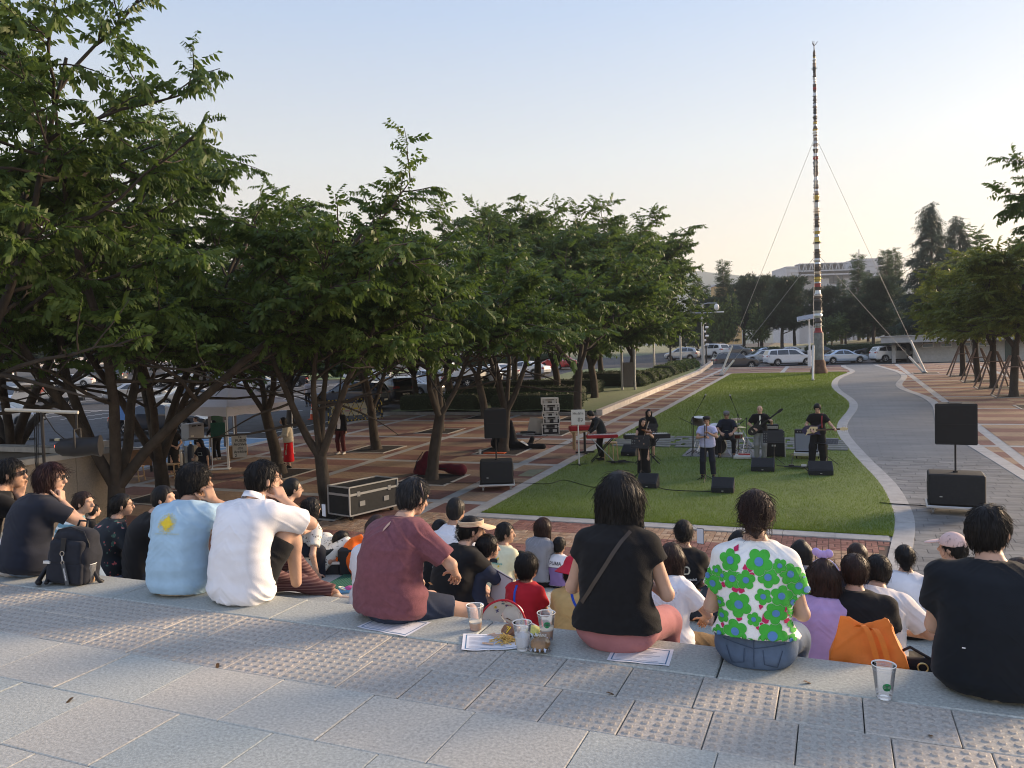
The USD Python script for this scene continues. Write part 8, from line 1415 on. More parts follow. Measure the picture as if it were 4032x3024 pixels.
while z < ztop_-.7:
 t = z/ztop_; r = rad(t)*RT.uniform(.82, 1.05); h = RT.uniform(.11, .42)*(1.05-.35*t); kind = RT.randrange(5); c = COLS[RT.choice([0, 0, 0, 1, 1, 9, 2, 2, 2, 3, 3, 4, 4, 4, 5, 5, 5, 6, 8, 2, 4]) if n % 13 else RT.choice([6, 7])]
 pr = [[(0, 0), (r*.78, 0), (r, h*.75), (r*1.16, h*.92), (r*1.16, h), (0, h)], [(0, 0), (r*.95, 0), (r*.95, h*.9), (r*1.08, h*.94), (r*1.08, h), (0, h)], [(0, 0), (r*1.12, 0), (r*1.12, h*.1), (r*.92, h*.25), (r*.75, h), (0, h)], [(0, 0), (r*.7, 0), (r*1.0, h*.35), (r*1.0, h*.6), (r*.7, h), (0, h)], [(0, 0), (r*.85, 0), (r*.85, h*.4), (r*1.25, h*.45), (r*1.25, h*.52), (r*.85, h*.58), (r*.85, h), (0, h)]][kind]
 p = part(tw, 'pot', lathe([(a, z+b) for a, b in pr], 20), c, 30); n += 1
 if kind == 1 and n % 3 == 0: [part(p, 'handle', tube([(s*r, 0, z+h*.7), (s*(r+.09), 0, z+h*.65), (s*r, 0, z+h*.5)], .02, 5), c) for s in (-1, 1)]
 z += h+.004
part(tw, 'finial', lathe([(0, z), (.09, z), (.04, z+.2), (.02, z+.8), (0, z+.85)], 12), COLS[4], 30); [part(tw, 'finial_leaf', rod((0, 0, z+.45), (math.cos(a)*.25, math.sin(a)*.25, z+.75), .02), COLS[4]) for a in (0, 2.1, 4.2)]
r4 = lambda x, y: (2550+x*.452, 900+y*.452)
WIRE = pm('wire_steel', (.34, .33, .31), .5); WPOST = pm('white_post', (.70, .70, .69), .5)
zat = lambda px, py: Dp(px, py, dt)[2]-tb_[2]
zA = zat(3208, 545); zB = zat(3212, 1000)
def wirepost(label, foot, top, tz, lbl2):
 f = V(*foot); d = (f-CAM)@_fw; e = tb_+V(0, 0, tz); m = f+(e-f)*.13; t = thing('wire_post', label, 'anchor post', f); part(t, 'post', rod((0, 0, .02), m-f, .075, 10), WPOST); part(t, 'shackle', ell((0, 0, .05), (.1, .1, .08), 1), STEEL); solo('guy_wire', tube([m, m+(e-m)*.5-V(0, 0, .05), e], .014, 5), WIRE, lbl2, 'wire')
AL = V(-8.15, 60.9, zp(60.9)+.02); AR = V(5.75, 59.8, zp(59.8)+.02); AF = V(-1.35, 54.5, zp(54.5)+.02)
wirepost('left white slanted anchor post, steeper one of the pair', AL, None, zA, 'long guy wire from the left pad to high on the tower'); wirepost('left white slanted anchor post, flatter one of the pair', AL+V(.12, .05, 0), None, zB, 'lower guy wire from the left pad to the tower')
wirepost('right white slanted anchor post, steeper one of the pair', AR, None, zA, 'long guy wire from the right pad to high on the tower'); wirepost('right white slanted anchor post, flatter one of the pair', AR+V(-.12, .05, 0), None, zB, 'lower guy wire from the right pad to the tower')
wirepost('white anchor post standing on the lawn before the tower', AF, None, zA, 'guy wire running up the front of the tower'); 
la = V(*Dp(3188, 1400, 66)[:2], 0); la[2] = zp(la[1]); s_ = thing('solar_lamp', 'white lamp post with a tilted solar panel beside the pot tower', 'lamp post', la); hh_ = Dp(3188, 1255, 66)[2]-la[2]; part(s_, 'post', rod((0, 0, 0), (0, 0, hh_), .10, 10, .07), WPOST); part(s_, 'post_base', rod((0, 0, 0), (0, 0, 1.4), .17, 10), WPOST); part(s_, 'solar_panel', cbox((-.2, -.1, hh_+.12), (1.5, 1.1, .05), rx=.35, ry=-.15), pm('solar', (.16, .16, .17), .25)); part(s_, 'panel_frame', cbox((-.2, -.1, hh_+.085), (1.56, 1.16, .03), rx=.35, ry=-.15), WPOST); part(s_, 'bracket', rod((0, 0, hh_-.3), (-.2, -.1, hh_+.1), .05), WPOST)
lc = V(*Dp(2768, 1400, 74)[:2], 0); lc[2] = zp(lc[1])+.1; c_ = thing('camera_lamp', 'grey street lamp post with two arms and a dome camera', 'lamp post', lc); top_ = Dp(2762, 1195, 74)[2]-lc[2]; part(c_, 'post', rod((0, 0, 0), (0, 0, top_), .16, 12, .12), STEEL); part(c_, 'top_arm', tube([(0, 0, top_-.1), (.5, .2, top_), (1.3, .5, top_-.02)], .05, 6), STEEL); part(c_, 'dome_camera', ell((1.3, .5, top_-.4), (.24, .24, .32), 2), WPOST, True); zz_ = Dp(2762, 1233, 74)[2]-lc[2]
for s in (-1, 1): part(c_, 'lamp_arm', rod((0, 0, zz_), (s*1.5, s*.6, zz_+.05), .045), STEEL); part(c_, 'lamp_head', cbox((s*1.6, s*.64, zz_+.05), (.7, .25, .12), rz=.38, bev=.03), WPOST)
cs_ = V(*Dp(2781, 1400, 75)[:2], 0); cs_[2] = zp(cs_[1])+.1; c2_ = thing('camera_mast', 'slim dark mast carrying a column of small white floodlights', 'mast', cs_); part(c2_, 'post', rod((0, 0, 0), (0, 0, Dp(2781, 1265, 75)[2]-cs_[2]), .07, 8), PLAST)
for k in range(6): zk = Dp(2781, 1272+k*17, 75)[2]-cs_[2]; part(c2_, 'floodlight', cbox((.12*(1 if k % 2 else -1), -.15, zk), (.3, .22, .16), rx=.4, bev=.03), pm('flood_white', (.75, .76, .76), .3))
ss_ = onp(-11.75, 46.5, .2); st2 = thing('steel_sign_posts', 'pair of steel posts with a grey panel beside the hedge', 'sign', ss_, .3); [part(st2, 'post', rod((x, 0, 0), (x, 0, 3.0+.3*(x > 0)), .08, 8), STEEL) for x in (-.38, .38)]; part(st2, 'panel', cbox((0, -.04, .95), (.62, .06, 1.5)), pm('sign_brown_grey', (.15, .13, .12), .6))
for i, (px, dep, h, l) in enumerate(((2575, 62, 3.2, 'grey bollard light standing in the shrubs near the low wall'), (2680, 70, 4.2, 'slim post with a black speaker head above the shrubs'))):
 q = Dp(px, 1400, dep); t = thing('garden_post', l, 'post', (q[0], q[1], zp(q[1])+.1)); part(t, 'post', rod((0, 0, 0), (0, 0, h), .09, 8), STEEL); part(t, 'head', cbox((0, 0, h), (.4, .35, .5), bev=.05), PLAST if i else STEEL)
r5 = lambda x, y: (3300+x*.6636, 500+y*.6636)
gA, gB = Dp(*r5(318, 1250), 78), Dp(*r5(930, 1240), 78); gx = unit((gB-gA)*[1, 1, 0]); gl_ = np.linalg.norm((gB-gA)[:2])+5; zr_ = Dp(*r5(318, 1283), 78)[2]; zt_ = Dp(*r5(318, 1245), 78)[2]
gh = thing('guard_house', 'low flat-roofed grey stone building at the right end of the back road', 'building', (gA[0], gA[1], 1.0), -.05); H_ = zr_-1.0; WALL = pm('guard_wall', (.40, .395, .385), .8, var=.08, vs=3); part(gh, 'wall', bx(1.9, gl_, .6, 7, 0, H_), WALL, False)
for i in range(int((gl_-1.9)/.8)):
 for j in range(4): part(gh, 'wall_panel', cbox((2.3+i*.8, .585, .35+j*H_/4), (.785, .04, H_/4-.015)), pm('guard_panel', (.43, .425, .415), .8, var=.1, vs=4))
part(gh, 'roof', cbox((gl_/2-.3, 3, H_+(zt_-zr_)/2), (gl_+1.4, 8.4, zt_-zr_), bev=.04), pm('guard_roof', (.36, .355, .345), .8, var=.12, vs=2)); part(gh, 'roof_edge', cbox((gl_/2-.3, 3, H_+zt_-zr_+.04), (gl_+1.6, 8.6, .08)), WALL)
part(gh, 'porch_pier', bx(0, .35, .2, 1.0, 0, H_), WALL, False); part(gh, 'porch_wall', bx(0, 1.9, 3, 3.3, 0, H_), WALL, False); part(gh, 'doorway', bx(.9, 1.85, 2.9, 2.98, 0, 2.4), TRIM, False); part(gh, 'porch_pier', bx(1.35, 1.6, .3, .8, 0, H_), TRIM, False)
for i in range(4):
 x = 3.25+i*1.62; w = part(gh, 'window', cbox((x, .55, 2.38), (1.0, .05, .82)), WPOST); part(w, 'pane', cbox((x, .515, 2.56), (.86, .03, .36)), GLASSC); part(w, 'pane', cbox((x, .515, 2.17), (.86, .03, .28)), pm('pane_pale', (.25, .32, .37), .15))
part(gh, 'door', cbox((10.3, .55, 1.3), (1.0, .06, 2.3)), pm('door_dark', (.03, .06, .06), .3)); w = part(gh, 'window', cbox((12.2, .55, 1.9), (1.3, .05, 1.6)), WPOST); part(w, 'pane', cbox((12.2, .515, 2.2), (1.1, .03, .7)), GLASSC); part(w, 'pane', cbox((12.2, .515, 1.5), (1.1, .03, .5)), pm('pane_pale', (.25, .32, .37), .15))
part(gh, 'roof_globe', ell((6.2, 1.0, H_+zt_-zr_+.42), (.36, .36, .36), 2), WPOST, True)
bd_ = 330.; cA, cB = Dp(*r4(1200, 0), bd_), Dp(*r4(2030, 0), bd_); bw = np.linalg.norm((cB-cA)[:2]); bu2 = unit((cB-cA)*[1, 1, 0]); z0_ = 8.0; O = V(cA[0], cA[1], z0_); ob2 = thing('office_block', 'large pale office block with roof lattice rising behind the trees', 'building', O, math.atan2(bu2[1], bu2[0])+.0)
q = lambda x: (x-1200)/830*bw
zl = lambda y: Dp(*r4(1600, y), bd_)[2]-z0_
BW, BW2, BG = pm('block_wall', (.46, .46, .47), .8, var=.05, vs=.3), pm('block_wall_2', (.40, .40, .41), .8), pm('block_glass', (.05, .07, .085), .15)
def blk(nm, x0, x1, y1, y0, d0, d1, m): return part(ob2, nm, bx(q(x0), q(x1), d0, d1, zl(y0), zl(y1)), m, False)
blk('left_tower', 1200, 1308, 318, 1130, 0, 18, BW); blk('right_tower', 1815, 2032, 268, 1130, 0, 20, BW); blk('main_wall', 1308, 1815, 385, 1130, 5, 22, BW2); blk('roof_slab', 1330, 1815, 352, 362, 2, 20, BW); blk('floor_slab', 1308, 1815, 388, 400, 1, 20, BW); blk('upper_wall', 1450, 1815, 362, 388, 9, 20, BW2)
blk('lattice_back', 1340, 1780, 292, 346, 8, 8.4, pm('lattice_shade', (.16, .16, .17), .8)); blk('lattice_rail', 1340, 1780, 289, 296, 3, 9, BW)
for k in range(16): x = 1345+k*29; part(ob2, 'lattice_post', rod((q(x), 3.2, zl(346)), (q(x+(14 if k % 2 else -8)), 3.2, zl(294)), .25, 4), BW)
for i in range(5):
 for j in range(3): x = 1490+i*50; w = blk('window', x, x+44, 402+j*18-2, 417+j*18-2, 4.6, 5.2, BG)
for i in range(3):
 for j in range(4): x = 1608+i*42; blk('window', x, x+37, 382+j*22, 401+j*22, 3.9, 4.6, BG)
blk('panel', 1490, 1605, 425, 480, 3.6, 5, BW); blk('panel', 1735, 1815, 425, 470, 3.4, 5, BW); blk('cornice', 1540, 1815, 480, 492, 2.5, 8, BW); blk('tower_window', 1902, 1930, 370, 470, -.3, .3, BG)
for k in range(5): part(ob2, 'column', bx(q(1600+k*44), q(1600+k*44)+1.1, 2.6, 4.2, zl(1130), zl(492)), BW, False)
for i in range(4): blk('window', 1650+i*22, 1660+i*22, 502, 560, 2.1, 2.6, BG); blk('window', 1735+i*12, 1743+i*12, 496, 512, 4.2, 4.9, BG)
for i in range(7):
 blk('wall_joint', 1200, 1308, 330+i*40, 331.5+i*40, -.25, .0, BW2); blk('wall_joint', 1815, 2032, 290+i*45, 291.5+i*45, -.25, .0, BW2)
part(ob2, 'mast', rod((q(1893), 6, zl(268)), (q(1893), 6, zl(172)), .22, 5), STEEL)
yA = Dp(*r4(595, 0), 260); ye = thing('ochre_building', 'ochre wall of a distant building between conifers', 'building', (yA[0], yA[1], 6), YAW); part(ye, 'wall', cbox((4, 4, 6.5), (8.2, 8, 25)), pm('ochre', (.46, .30, .11), .8)); part(ye, 'roof', cbox((4, 4, 19.3), (8.8, 8.6, .6)), BW); part(ye, 'window', cbox((5, -.1, 11), (1.5, .3, 2)), BG)
sg_ = struct('bank_steps', bx(-6.0, -3.4, 97.4, 98.2, 1.0, 1.6), M_kerb); [part(sg_, 'step', bx(-6.0, -3.4, 97.2+.35*k, 97.55+.35*k, 1.0, 1.75+.16*k), M_kerb, False) for k in range(8)]
for i, x in enumerate((3140, 3175)): q3 = Dp(x, 1400, 99.6); b = thing('stone_bench', ['left', 'right'][i]+' pale stone bench on the bank behind the hedge', 'bench', (q3[0], q3[1]+1.5, 3.0), YAW); part(b, 'seat', cbox((0, 0, .42), (1.5, .5, .12)), SHOEW); [part(b, 'support', cbox((s*.5, 0, .18), (.15, .4, .36)), SHOEW) for s in (-1, 1)]
# ==== things lying on the steps ==============================================================================
def on1(px, py, z=1.9): p = Zp(px, py, z); return V(p[0], p[1], z+.001)
r0_ = lambda x, y: (x*.482, 1700+y*.482); z3 = lambda x, y: (1350+x*.42194, 1800+y*.42194); z4 = lambda x, y: (1700+x*.42194, 1900+y*.42194); z7 = lambda x, y: (3100+x*.5124, 1950+y*.5124); zz1 = lambda x, y: (1080+x*.19293, 2100+y*.19293)
CLEAR = usdkit.material(stage, '/World/Looks/clear_plastic', {'t': ('transparent_bsdf', {'color': (.93, .94, .95)}), 'g': ('glossy_bsdf', {'roughness': .08}), 'd': ('diffuse_bsdf', {'color': (.75, .76, .78)}), 'f': ('fresnel', {'IOR': 1.5}), 'm1': ('mix_closure', {'fac': .16}), 'm': ('mix_closure', {})}, [('t.BSDF', 'm1.closure1'), ('d.BSDF', 'm1.closure2'), ('f.fac', 'm.fac'), ('m1.closure', 'm.closure1'), ('g.BSDF', 'm.closure2')], surface='m.closure')
FROST = usdkit.material(stage, '/World/Looks/frosted_plastic', {'t': ('transparent_bsdf', {'color': (.92, .93, .95)}), 'd': ('diffuse_bsdf', {'color': (.78, .79, .82)}), 'm': ('mix_closure', {'fac': .55})}, [('t.BSDF', 'm.closure1'), ('d.BSDF', 'm.closure2')], surface='m.closure')
BEER = usdkit.material(stage, '/World/Looks/beer', {'t': ('transparent_bsdf', {'color': (.90, .50, .09)}), 'd': ('diffuse_bsdf', {'color': (.74, .38, .06)}), 'g': ('glossy_bsdf', {'roughness': .05}), 'm': ('mix_closure', {'fac': .6}), 'm2': ('mix_closure', {'fac': .06})}, [('t.BSDF', 'm.closure1'), ('d.BSDF', 'm.closure2'), ('m.closure', 'm2.closure1'), ('g.BSDF', 'm2.closure2')], surface='m2.closure')
FOAM = pm('beer_foam', (.70, .64, .52), .8); RIMW = pm('cup_rim', (.80, .80, .80), .4)
def cup(label, loc, h=.135, r0=.031, r1_=.047, fill=0, foam=True, sticker=None, frost=0, tilt=0):
 t = thing('plastic_cup', label, 'cup', loc, 0); R_ = lambda z: r0+(r1_-r0)*z/h
 part(t, 'wall', lathe([(0, .003), (r0-.001, .003), (r0, .006), (R_(h*.5), h*.5), (r1_, h)], 36), CLEAR, 40); part(t, 'rim', lathe([(r1_-.001, h-.002), (r1_+.003, h), (r1_+.002, h+.003), (r1_-.001, h+.002), (r1_-.001, h-.002)], 36), RIMW, 40)
 for z in (h*.86, h*.9): part(t, 'ridge', lathe([(R_(z), z), (R_(z)+.0012, z+.0012), (R_(z), z+.0024)], 36), CLEAR, 40)
 if fill: part(t, 'beer', lathe([(0, .005), (r0-.002, .005), (R_(fill)-.0015, fill), (0, fill)], 30), BEER, 30)
 if fill and foam: part(t, 'foam', lathe([(0, fill), (R_(fill)-.0015, fill), (R_(fill+.008)-.0015, fill+.006), (0, fill+.004)], 30), FOAM, 30)
 if frost: part(t, 'frost', lathe([(R_(.01)-.0006, .01), (R_(frost)-.0006, frost)], 36), FROST, True)
 if sticker:
  th = np.linspace(0, 6.283, 29)[:-1]; cz = sticker[0]; rr = .017; a0 = sticker[1]; v = [(R_(cz)*1.004, cz, a0)]+[(R_(cz+rr*math.sin(a))*1.012, cz+rr*math.sin(a), a0+rr*math.cos(a)/R_(cz)) for a in th]; v = np.array([(r*math.sin(a), -r*math.cos(a), z) for r, z, a in v]); f = [[0, 1+k, 1+(k+1) % 28] for k in range(28)]; s = part(t, 'sticker', trimesh.Trimesh(v, f, process=False), pm('sticker_green', (.02, .24, .085), .5), False)
  if sticker[2]:
   m = text(sticker[2], .0075, .0004); b = m.bounds; m.vertices[:, 0] -= (b[0][0]+b[1][0])/2; a = a0+m.vertices[:, 0]/R_(cz); z = cz-.003+m.vertices[:, 1]; rr_ = R_(cz)*1.02; m.vertices = np.c_[rr_*np.sin(a), -rr_*np.cos(a), z]; part(s, 'lettering', m, INK, False)
  else: part(s, 'text_lines', cat([cbox((R_(cz)*1.03*math.sin(a0), -R_(cz)*1.03*math.cos(a0), cz-.012+.006*k), (.024, .0006, .0022), rz=a0) for k in range(5)]), pm('sticker_dark', (.01, .09, .035), .6))
 return t
cup('clear plastic cup a quarter full of beer, right of the plum top', on1(*z3(1240, 1612)), fill=.042, frost=.0); cup('tall clear cup of beer with a green round sticker, behind the snacks', on1(*z4(1075, 1462)), h=.14, fill=.050, sticker=(.088, .42, 'GAN')); cup('empty frosted plastic cup in front of the snacks', on1(*z4(850, 1565)), h=.142, frost=.075)
cup('clear cup of water with a green sticker at the right end of the ledge', on1(*z7(745, 1562)), h=.145, sticker=(.062, .25, None), frost=.02); cup('clear plastic cup half hidden behind the backpack', on1(*r0_(735, 1232)), fill=.04, foam=False); q = Zp(*r0_(1060, 1262), 1.4); cup('clear plastic cup below the ledge by the blue tee', V(-4.25, 4.55, 1.401)+V(0, 0, .33), fill=.05) if False else None
q = Zp(2795, 2341, .9); cup('clear cup with a white rim on the step beyond the flowered bag', V(q[0], q[1], .901), h=.14)
PAPER = pm('paper', (.74, .75, .80), .7); PBORD = pm('paper_border', (.10, .20, .33), .7); PTXT = pm('paper_text', (.38, .40, .46), .8)
def paper(label, loc, rz, w=.30, h=.21, curl=.0, text_rows=9):
 t = thing('programme_sheet', label, 'paper', loc, rz); X, Y = np.linspace(-w/2, w/2, 13), np.linspace(-h/2, h/2, 9); zf = lambda x, y, o=0: .0015+o+curl*np.maximum((np.abs(x)/(w/2))**3, 0)*.02+.0025*np.sin(x*22+y*9)**2; part(t, 'sheet', grid(X, Y, lambda x, y: zf(x, y)), PAPER, True); e = .016
 for a, b, c, d in ((-w/2+e, w/2-e, -h/2+e, -h/2+e+.006), (-w/2+e, w/2-e, h/2-e-.006, h/2-e), (-w/2+e, -w/2+e+.006, -h/2+e+.006, h/2-e-.006), (w/2-e-.006, w/2-e, -h/2+e+.006, h/2-e-.006)): part(t, 'border', grid(np.linspace(a, b, 10), np.linspace(c, d, 10), lambda x, y: zf(x, y, .0008)), PBORD, True)
 R = np.random.default_rng(len(label)); ms = []
 for k in range(text_rows):
  y = -h/2+.035+k*(h-.07)/text_rows; x1 = -w/2+.035+R.uniform(.4, .95)*(w-.07); ms.append(grid(np.linspace(-w/2+.035, x1, 10), np.linspace(y, y+.004, 2), lambda x, y: zf(x, y, .0008)))
 part(t, 'text_rows', cat(ms), PTXT, True, kind='stuff'); return t
paper('printed sheet under the woman in the plum top', on1(*z3(480, 1570)), -.12, .34, .24); paper('printed sheet under the woman in pink trousers', on1(*z4(1720, 1600))+V(.12, .02, 0), .08, .30, .21); paper('curled printed sheet with snack sticks spilled on it', on1(*z4(580, 1490)), .42, .33, .23, curl=.35)
ST = pm('potato_stick', (.60, .40, .12), .6, var=.12, vs=30); R = np.random.default_rng(21); c_ = on1(*z4(695, 1490)); sn_ = thing('snack_sticks', 'heap of yellow potato sticks on the curled sheet', 'snacks', c_+V(0, 0, .004))
for k in range(110):
 r_a = abs(R.normal(0, .032)); a = R.uniform(0, 6.283); h = max(.004, .036*(1-r_a/.07)*R.random()); b = V(r_a*math.cos(a)*1.3, r_a*math.sin(a)*.8, h); d = unit(V(*R.normal(0, 1, 2), R.normal(0, .25)))*R.uniform(.012, .024); part(sn_, 'stick', rod(b-d+V(0, 0, max(0, -(b-d)[2]+.003)), b+d+V(0, 0, max(0, -(b+d)[2]+.003)), .0026, 5), ST)
SH = pm('prawn_stick', (.62, .42, .30), .7, var=.1, vs=30); c_ = on1(*z4(615, 1445)); s2_ = thing('pink_snack_sticks', 'few pale pink snack sticks lying on the upper part of the sheet', 'snacks', c_+V(0, 0, .006))
for k in range(9): b = V(R.normal(0, .03), R.normal(0, .014), .003); d = unit(V(1, R.normal(.3, .5), 0))*R.uniform(.02, .03); part(s2_, 'stick', rod(b-d, b+d, .0032, 5), SH)
c_ = on1(*z4(520, 1522)); s3_ = thing('pink_snack_sticks', 'single pair of pale pink snack sticks at the left edge of the sheet', 'snacks', c_+V(0, 0, .006)); [part(s3_, 'stick', rod((-.03, .006*k, .003), (.03, .006*k+.004, .003), .0035, 5), SH) for k in range(2)]
def pouch(name, label, loc, rz, w, l, h, mat, foil=None, lean=0, seed=1):
 t = thing(name, label, 'snack bag', loc, rz); m = ell((0, 0, h/2), (w/2, l/2, h/2), 3); v = m.vertices; v[:, 0] *= 1+.25*np.sign(1)*np.abs(v[:, 1]/(l/2))**3; v[:, 2] *= 1-.35*np.abs(v[:, 1]/(l/2))**4; m.vertices = v+(meshkit.fbm(v*60, 3, seed)[:, None]-.5)*vnorm(m)*.012; part(t, 'bag', m, mat, 40)
 for s in ((-1, 1) if foil else ()):
  n = 15; X = np.linspace(-w*.62, w*.62, n); vv = np.array([(x, s*(l/2-.006+e*.022), h*.45+.006*math.sin(x*260+e*2)*(1+e)) for e in (0, 1) for x in X]); f = [[k, k+1, n+k+1] for k in range(n-1)]+[[k, n+k+1, n+k] for k in range(n-1)]; part(t, 'crimped_end', trimesh.Trimesh(vv, f, process=False), foil, False)
 return t
FOIL = pm('foil', (.70, .70, .72), .25, metal=.9); BRN = pm('pouch_brown', (.26, .15, .07), .3, var=.15, vs=20, coat=.3)
p1 = pouch('snack_pouch', 'brown snack pouch with pale lettering and a silver torn end', on1(*z4(1015, 1560)), .22, .10, .14, .062, BRN, FOIL, seed=2); tt = text('COAT', .016, .0006); tt.vertices[:, :2] -= tt.bounds.mean(0)[:2]; part(p1, 'lettering', xf(tt, (0, .028, .066)), pm('letter_cream', (.75, .68, .55), .5), False); tt = text('STICK', .016, .0006); tt.vertices[:, :2] -= tt.bounds.mean(0)[:2]; part(p1, 'lettering', xf(tt, (0, .004, .068)), pm('letter_cream', (.75, .68, .55), .5), False)
p2 = pouch('snack_pouch', 'brown snack pouch printed with yellow sticks, behind the empty cup', on1(*z4(742, 1425)), -.3, .095, .11, .062, pm('pouch_dark', (.16, .075, .04), .35, var=.15, vs=20, coat=.3), None, seed=5); [part(p2, 'print_stick', rod((x, -.045-.004*k, .03), (x+.012, -.03, .058), .003, 5), YEL) for k, x in enumerate((-.01, .0, .012))]
pouch('crisp_packet', 'crumpled pale yellow wrapper between the beer cup and the snacks', on1(*z4(950, 1425)), .5, .08, .09, .05, pm('wrapper_yellow', (.62, .58, .16), .4, var=.25, vs=25), FOIL, seed=9)
hp_ = Yp(*z4(730, 1265), 4.06); ht = thing('sun_hat', 'white folding sun hat printed with coloured letters, red edge, behind the red boy', 'hat', (hp_[0], hp_[1], hp_[2]-.055)); HATW = pm('hat_white', (.72, .71, .70), .8)
X = np.linspace(0, 1, 16); A = np.linspace(-2.3, 2.3, 40); hv = np.array([[(.055+.085*s)*math.sin(a)*1.0, -.03+.02*math.cos(2*a)-.05*s+.05*(1-s), .06+(.055+.085*s)*math.cos(a)*.85] for s in X for a in A]); hf = [[i*40+j, i*40+j+1, (i+1)*40+j+1] for i in range(15) for j in range(39)]+[[i*40+j, (i+1)*40+j+1, (i+1)*40+j] for i in range(15) for j in range(39)]
part(ht, 'brim', trimesh.Trimesh(hv, hf, process=False), HATW, True); part(ht, 'edge', tube(hv[-40:], .006, 6), pm('hat_edge_red', (.42, .015, .03), .7), True); part(ht, 'crown', ell((.0, .04, .07), (.07, .04, .06), 2), HATW, True); part(ht, 'cap_flap', pose(cbox((0, 0, 0), (.13, .09, .006)), (.15, -.03, .045), (1, 0, -.4), (0, .6, 1)), HATW)
for k in range(26):
 i, j = R.integers(3, 14), R.integers(2, 38); p = hv[i*40+j]; tt = text('AYSXLN'[k % 6], .018, .0006); tt.vertices[:, :2] -= tt.bounds.mean(0)[:2]; nrm = unit(np.cross(hv[i*40+j+1]-p, hv[(i+1)*40+j]-p)); nrm = nrm if nrm[1] < 0 else -nrm; xa = unit(np.cross(V(0, 0, 1), nrm)); xa = xa*math.cos(k)+np.cross(nrm, xa)*math.sin(k); part(ht, 'letter', pose(tt, p+nrm*.002, xa, nrm), (pm('letter_red', (.5, .03, .05), .7), pm('letter_navy', (.03, .04, .25), .7), YEL, pm('letter_green', (.10, .28, .12), .7))[k % 4], False)
bk = on1(*r0_(440, 1285)); bk = bk+V(-.02, .16, 0); BPM = fab('backpack', (.020, .022, .030), .8, .15, vs=14); tbp = thing('backpack', 'dark navy backpack with a hanging strap, standing behind the woman with the maroon bob', 'backpack', bk, .18, rot=(-6, 3, 12))
S = SDF(); S.box((0, 0, .12), (.155, .085, .12), None, .035, .06); S.box((0, 0.01, .26), (.145, .075, .10), None, .05, .06); S.ell((0, .01, .335), (.125, .07, .05), None, .05); part(tbp, 'body', folds(S.mesh(.009), .006, 4), BPM, True); S = SDF(); S.box((0, -.075, .215), (.13, .03, .085), None, .025, .03); part(tbp, 'front_flap', folds(S.mesh(.009), .005, 7), BPM, True); S = SDF(); S.box((0, -.08, .08), (.14, .025, .075), None, .02, .03); part(tbp, 'front_pocket', folds(S.mesh(.009), .004, 9), BPM, True)
part(tbp, 'zip', tube([(-.145, -.04, .06), (-.145, -.05, .28), (-.10, -.055, .365), (0, -.06, .39), (.10, -.055, .365), (.145, -.05, .28), (.145, -.04, .06)], .005, 6), PLAST, True); part(tbp, 'buckle_strap', cbox((-.005, -.112, .275), (.036, .006, .09)), PLAST); part(tbp, 'ring', tube([(-.005+.016*math.cos(a), -.118, .215+.016*math.sin(a)) for a in np.linspace(0, 6.3, 17)], .003, 5), METAL); part(tbp, 'clip', rod((-.005, -.118, .20), (.004, -.12, .165), .006), METAL); part(tbp, 'ring', tube([(.006+.012*math.cos(a), -.12, .155+.012*math.sin(a)) for a in np.linspace(0, 6.3, 17)], .003, 5), METAL); tg = part(tbp, 'tag_strap', xf(cbox((0, 0, 0), (.028, .005, .15)), (.035, -.122, .075), ry=-.32), pm('tag_grey', (.07, .075, .08), .7)); tt = text('MANDARINA', .010, .0006); tt.vertices[:, :2] -= tt.bounds.mean(0)[:2]; part(tg, 'lettering', pose(tt, (.035, -.1255, .075), (.315, 0, -.949), (0, -1, 0)), WHT, False)
part(tbp, 'tissue', cbox((-.13, -.098, .145), (.05, .03, .018)), SHOEW); part(tbp, 'side_strap', tube([(-.15, .02, .16), (-.20, -.03, .08), (-.19, -.11, .0), (-.15, -.14, .012)], [.012, .016, .018, .022], 6), PLAST, True); part(tbp, 'side_strap', tube([(-.13, .02, .1), (-.14, -.08, .02), (-.10, -.13, .012)], [.01, .014, .016], 6), PLAST, True); part(tbp, 'side_strap', tube([(.15, .0, .1), (.20, .0, .03), (.22, .02, .012)], [.01, .014, .016], 6), PLAST, True); part(tbp, 'top_loop', tube([(-.04, .05, .37), (-.03, .06, .42), (.03, .06, .42), (.04, .05, .37)], .009, 6), PLAST, True)
wb = on1(0, 2190); wbt = sack('tote_bag', 'rumpled white cloth bag beside the man with sunglasses', 'bag', V(-5.62, 3.72, 1.9), [((-.05, 0, .08), (.02, .02, .26), .09, .06), ((.05, 0, .06), (.05, .0, .18), .07, .05)], pm('bag_white', (.62, .58, .55), .8), .05, .012, h=.012); part(wbt, 'handle', tube([(-.02, -.05, .25), (.0, -.09, .15), (-.02, -.1, .05)], .008, 5), PLAST, True)
bb = sack('shopping_bag', 'blue bag standing at the far left edge of the ledge', 'bag', V(-5.46, 3.40, 1.9), [((-.06, 0, .06), (-.04, 0, .18), .07, .07), ((.03, 0, .06), (.03, 0, .18), .06, .06)], pm('bag_blue', (.02, .055, .26), .6), .04, .008, h=.012); part(bb, 'handle', tube([(-.03, -.06, .2), (0, -.08, .3), (.03, -.06, .2)], .006, 5), PLAST, True)
og = Yp(*z7(625, 1215), 4.1); OR_ = pm('bag_orange', (.72, .20, .03), .6, var=.08, vs=7); bgt = thing('orange_bag', 'bright orange non-woven carrier bag behind the ledge, right of the lilac girl', 'bag', (og[0], 4.10, og[2]-.075), -.05)
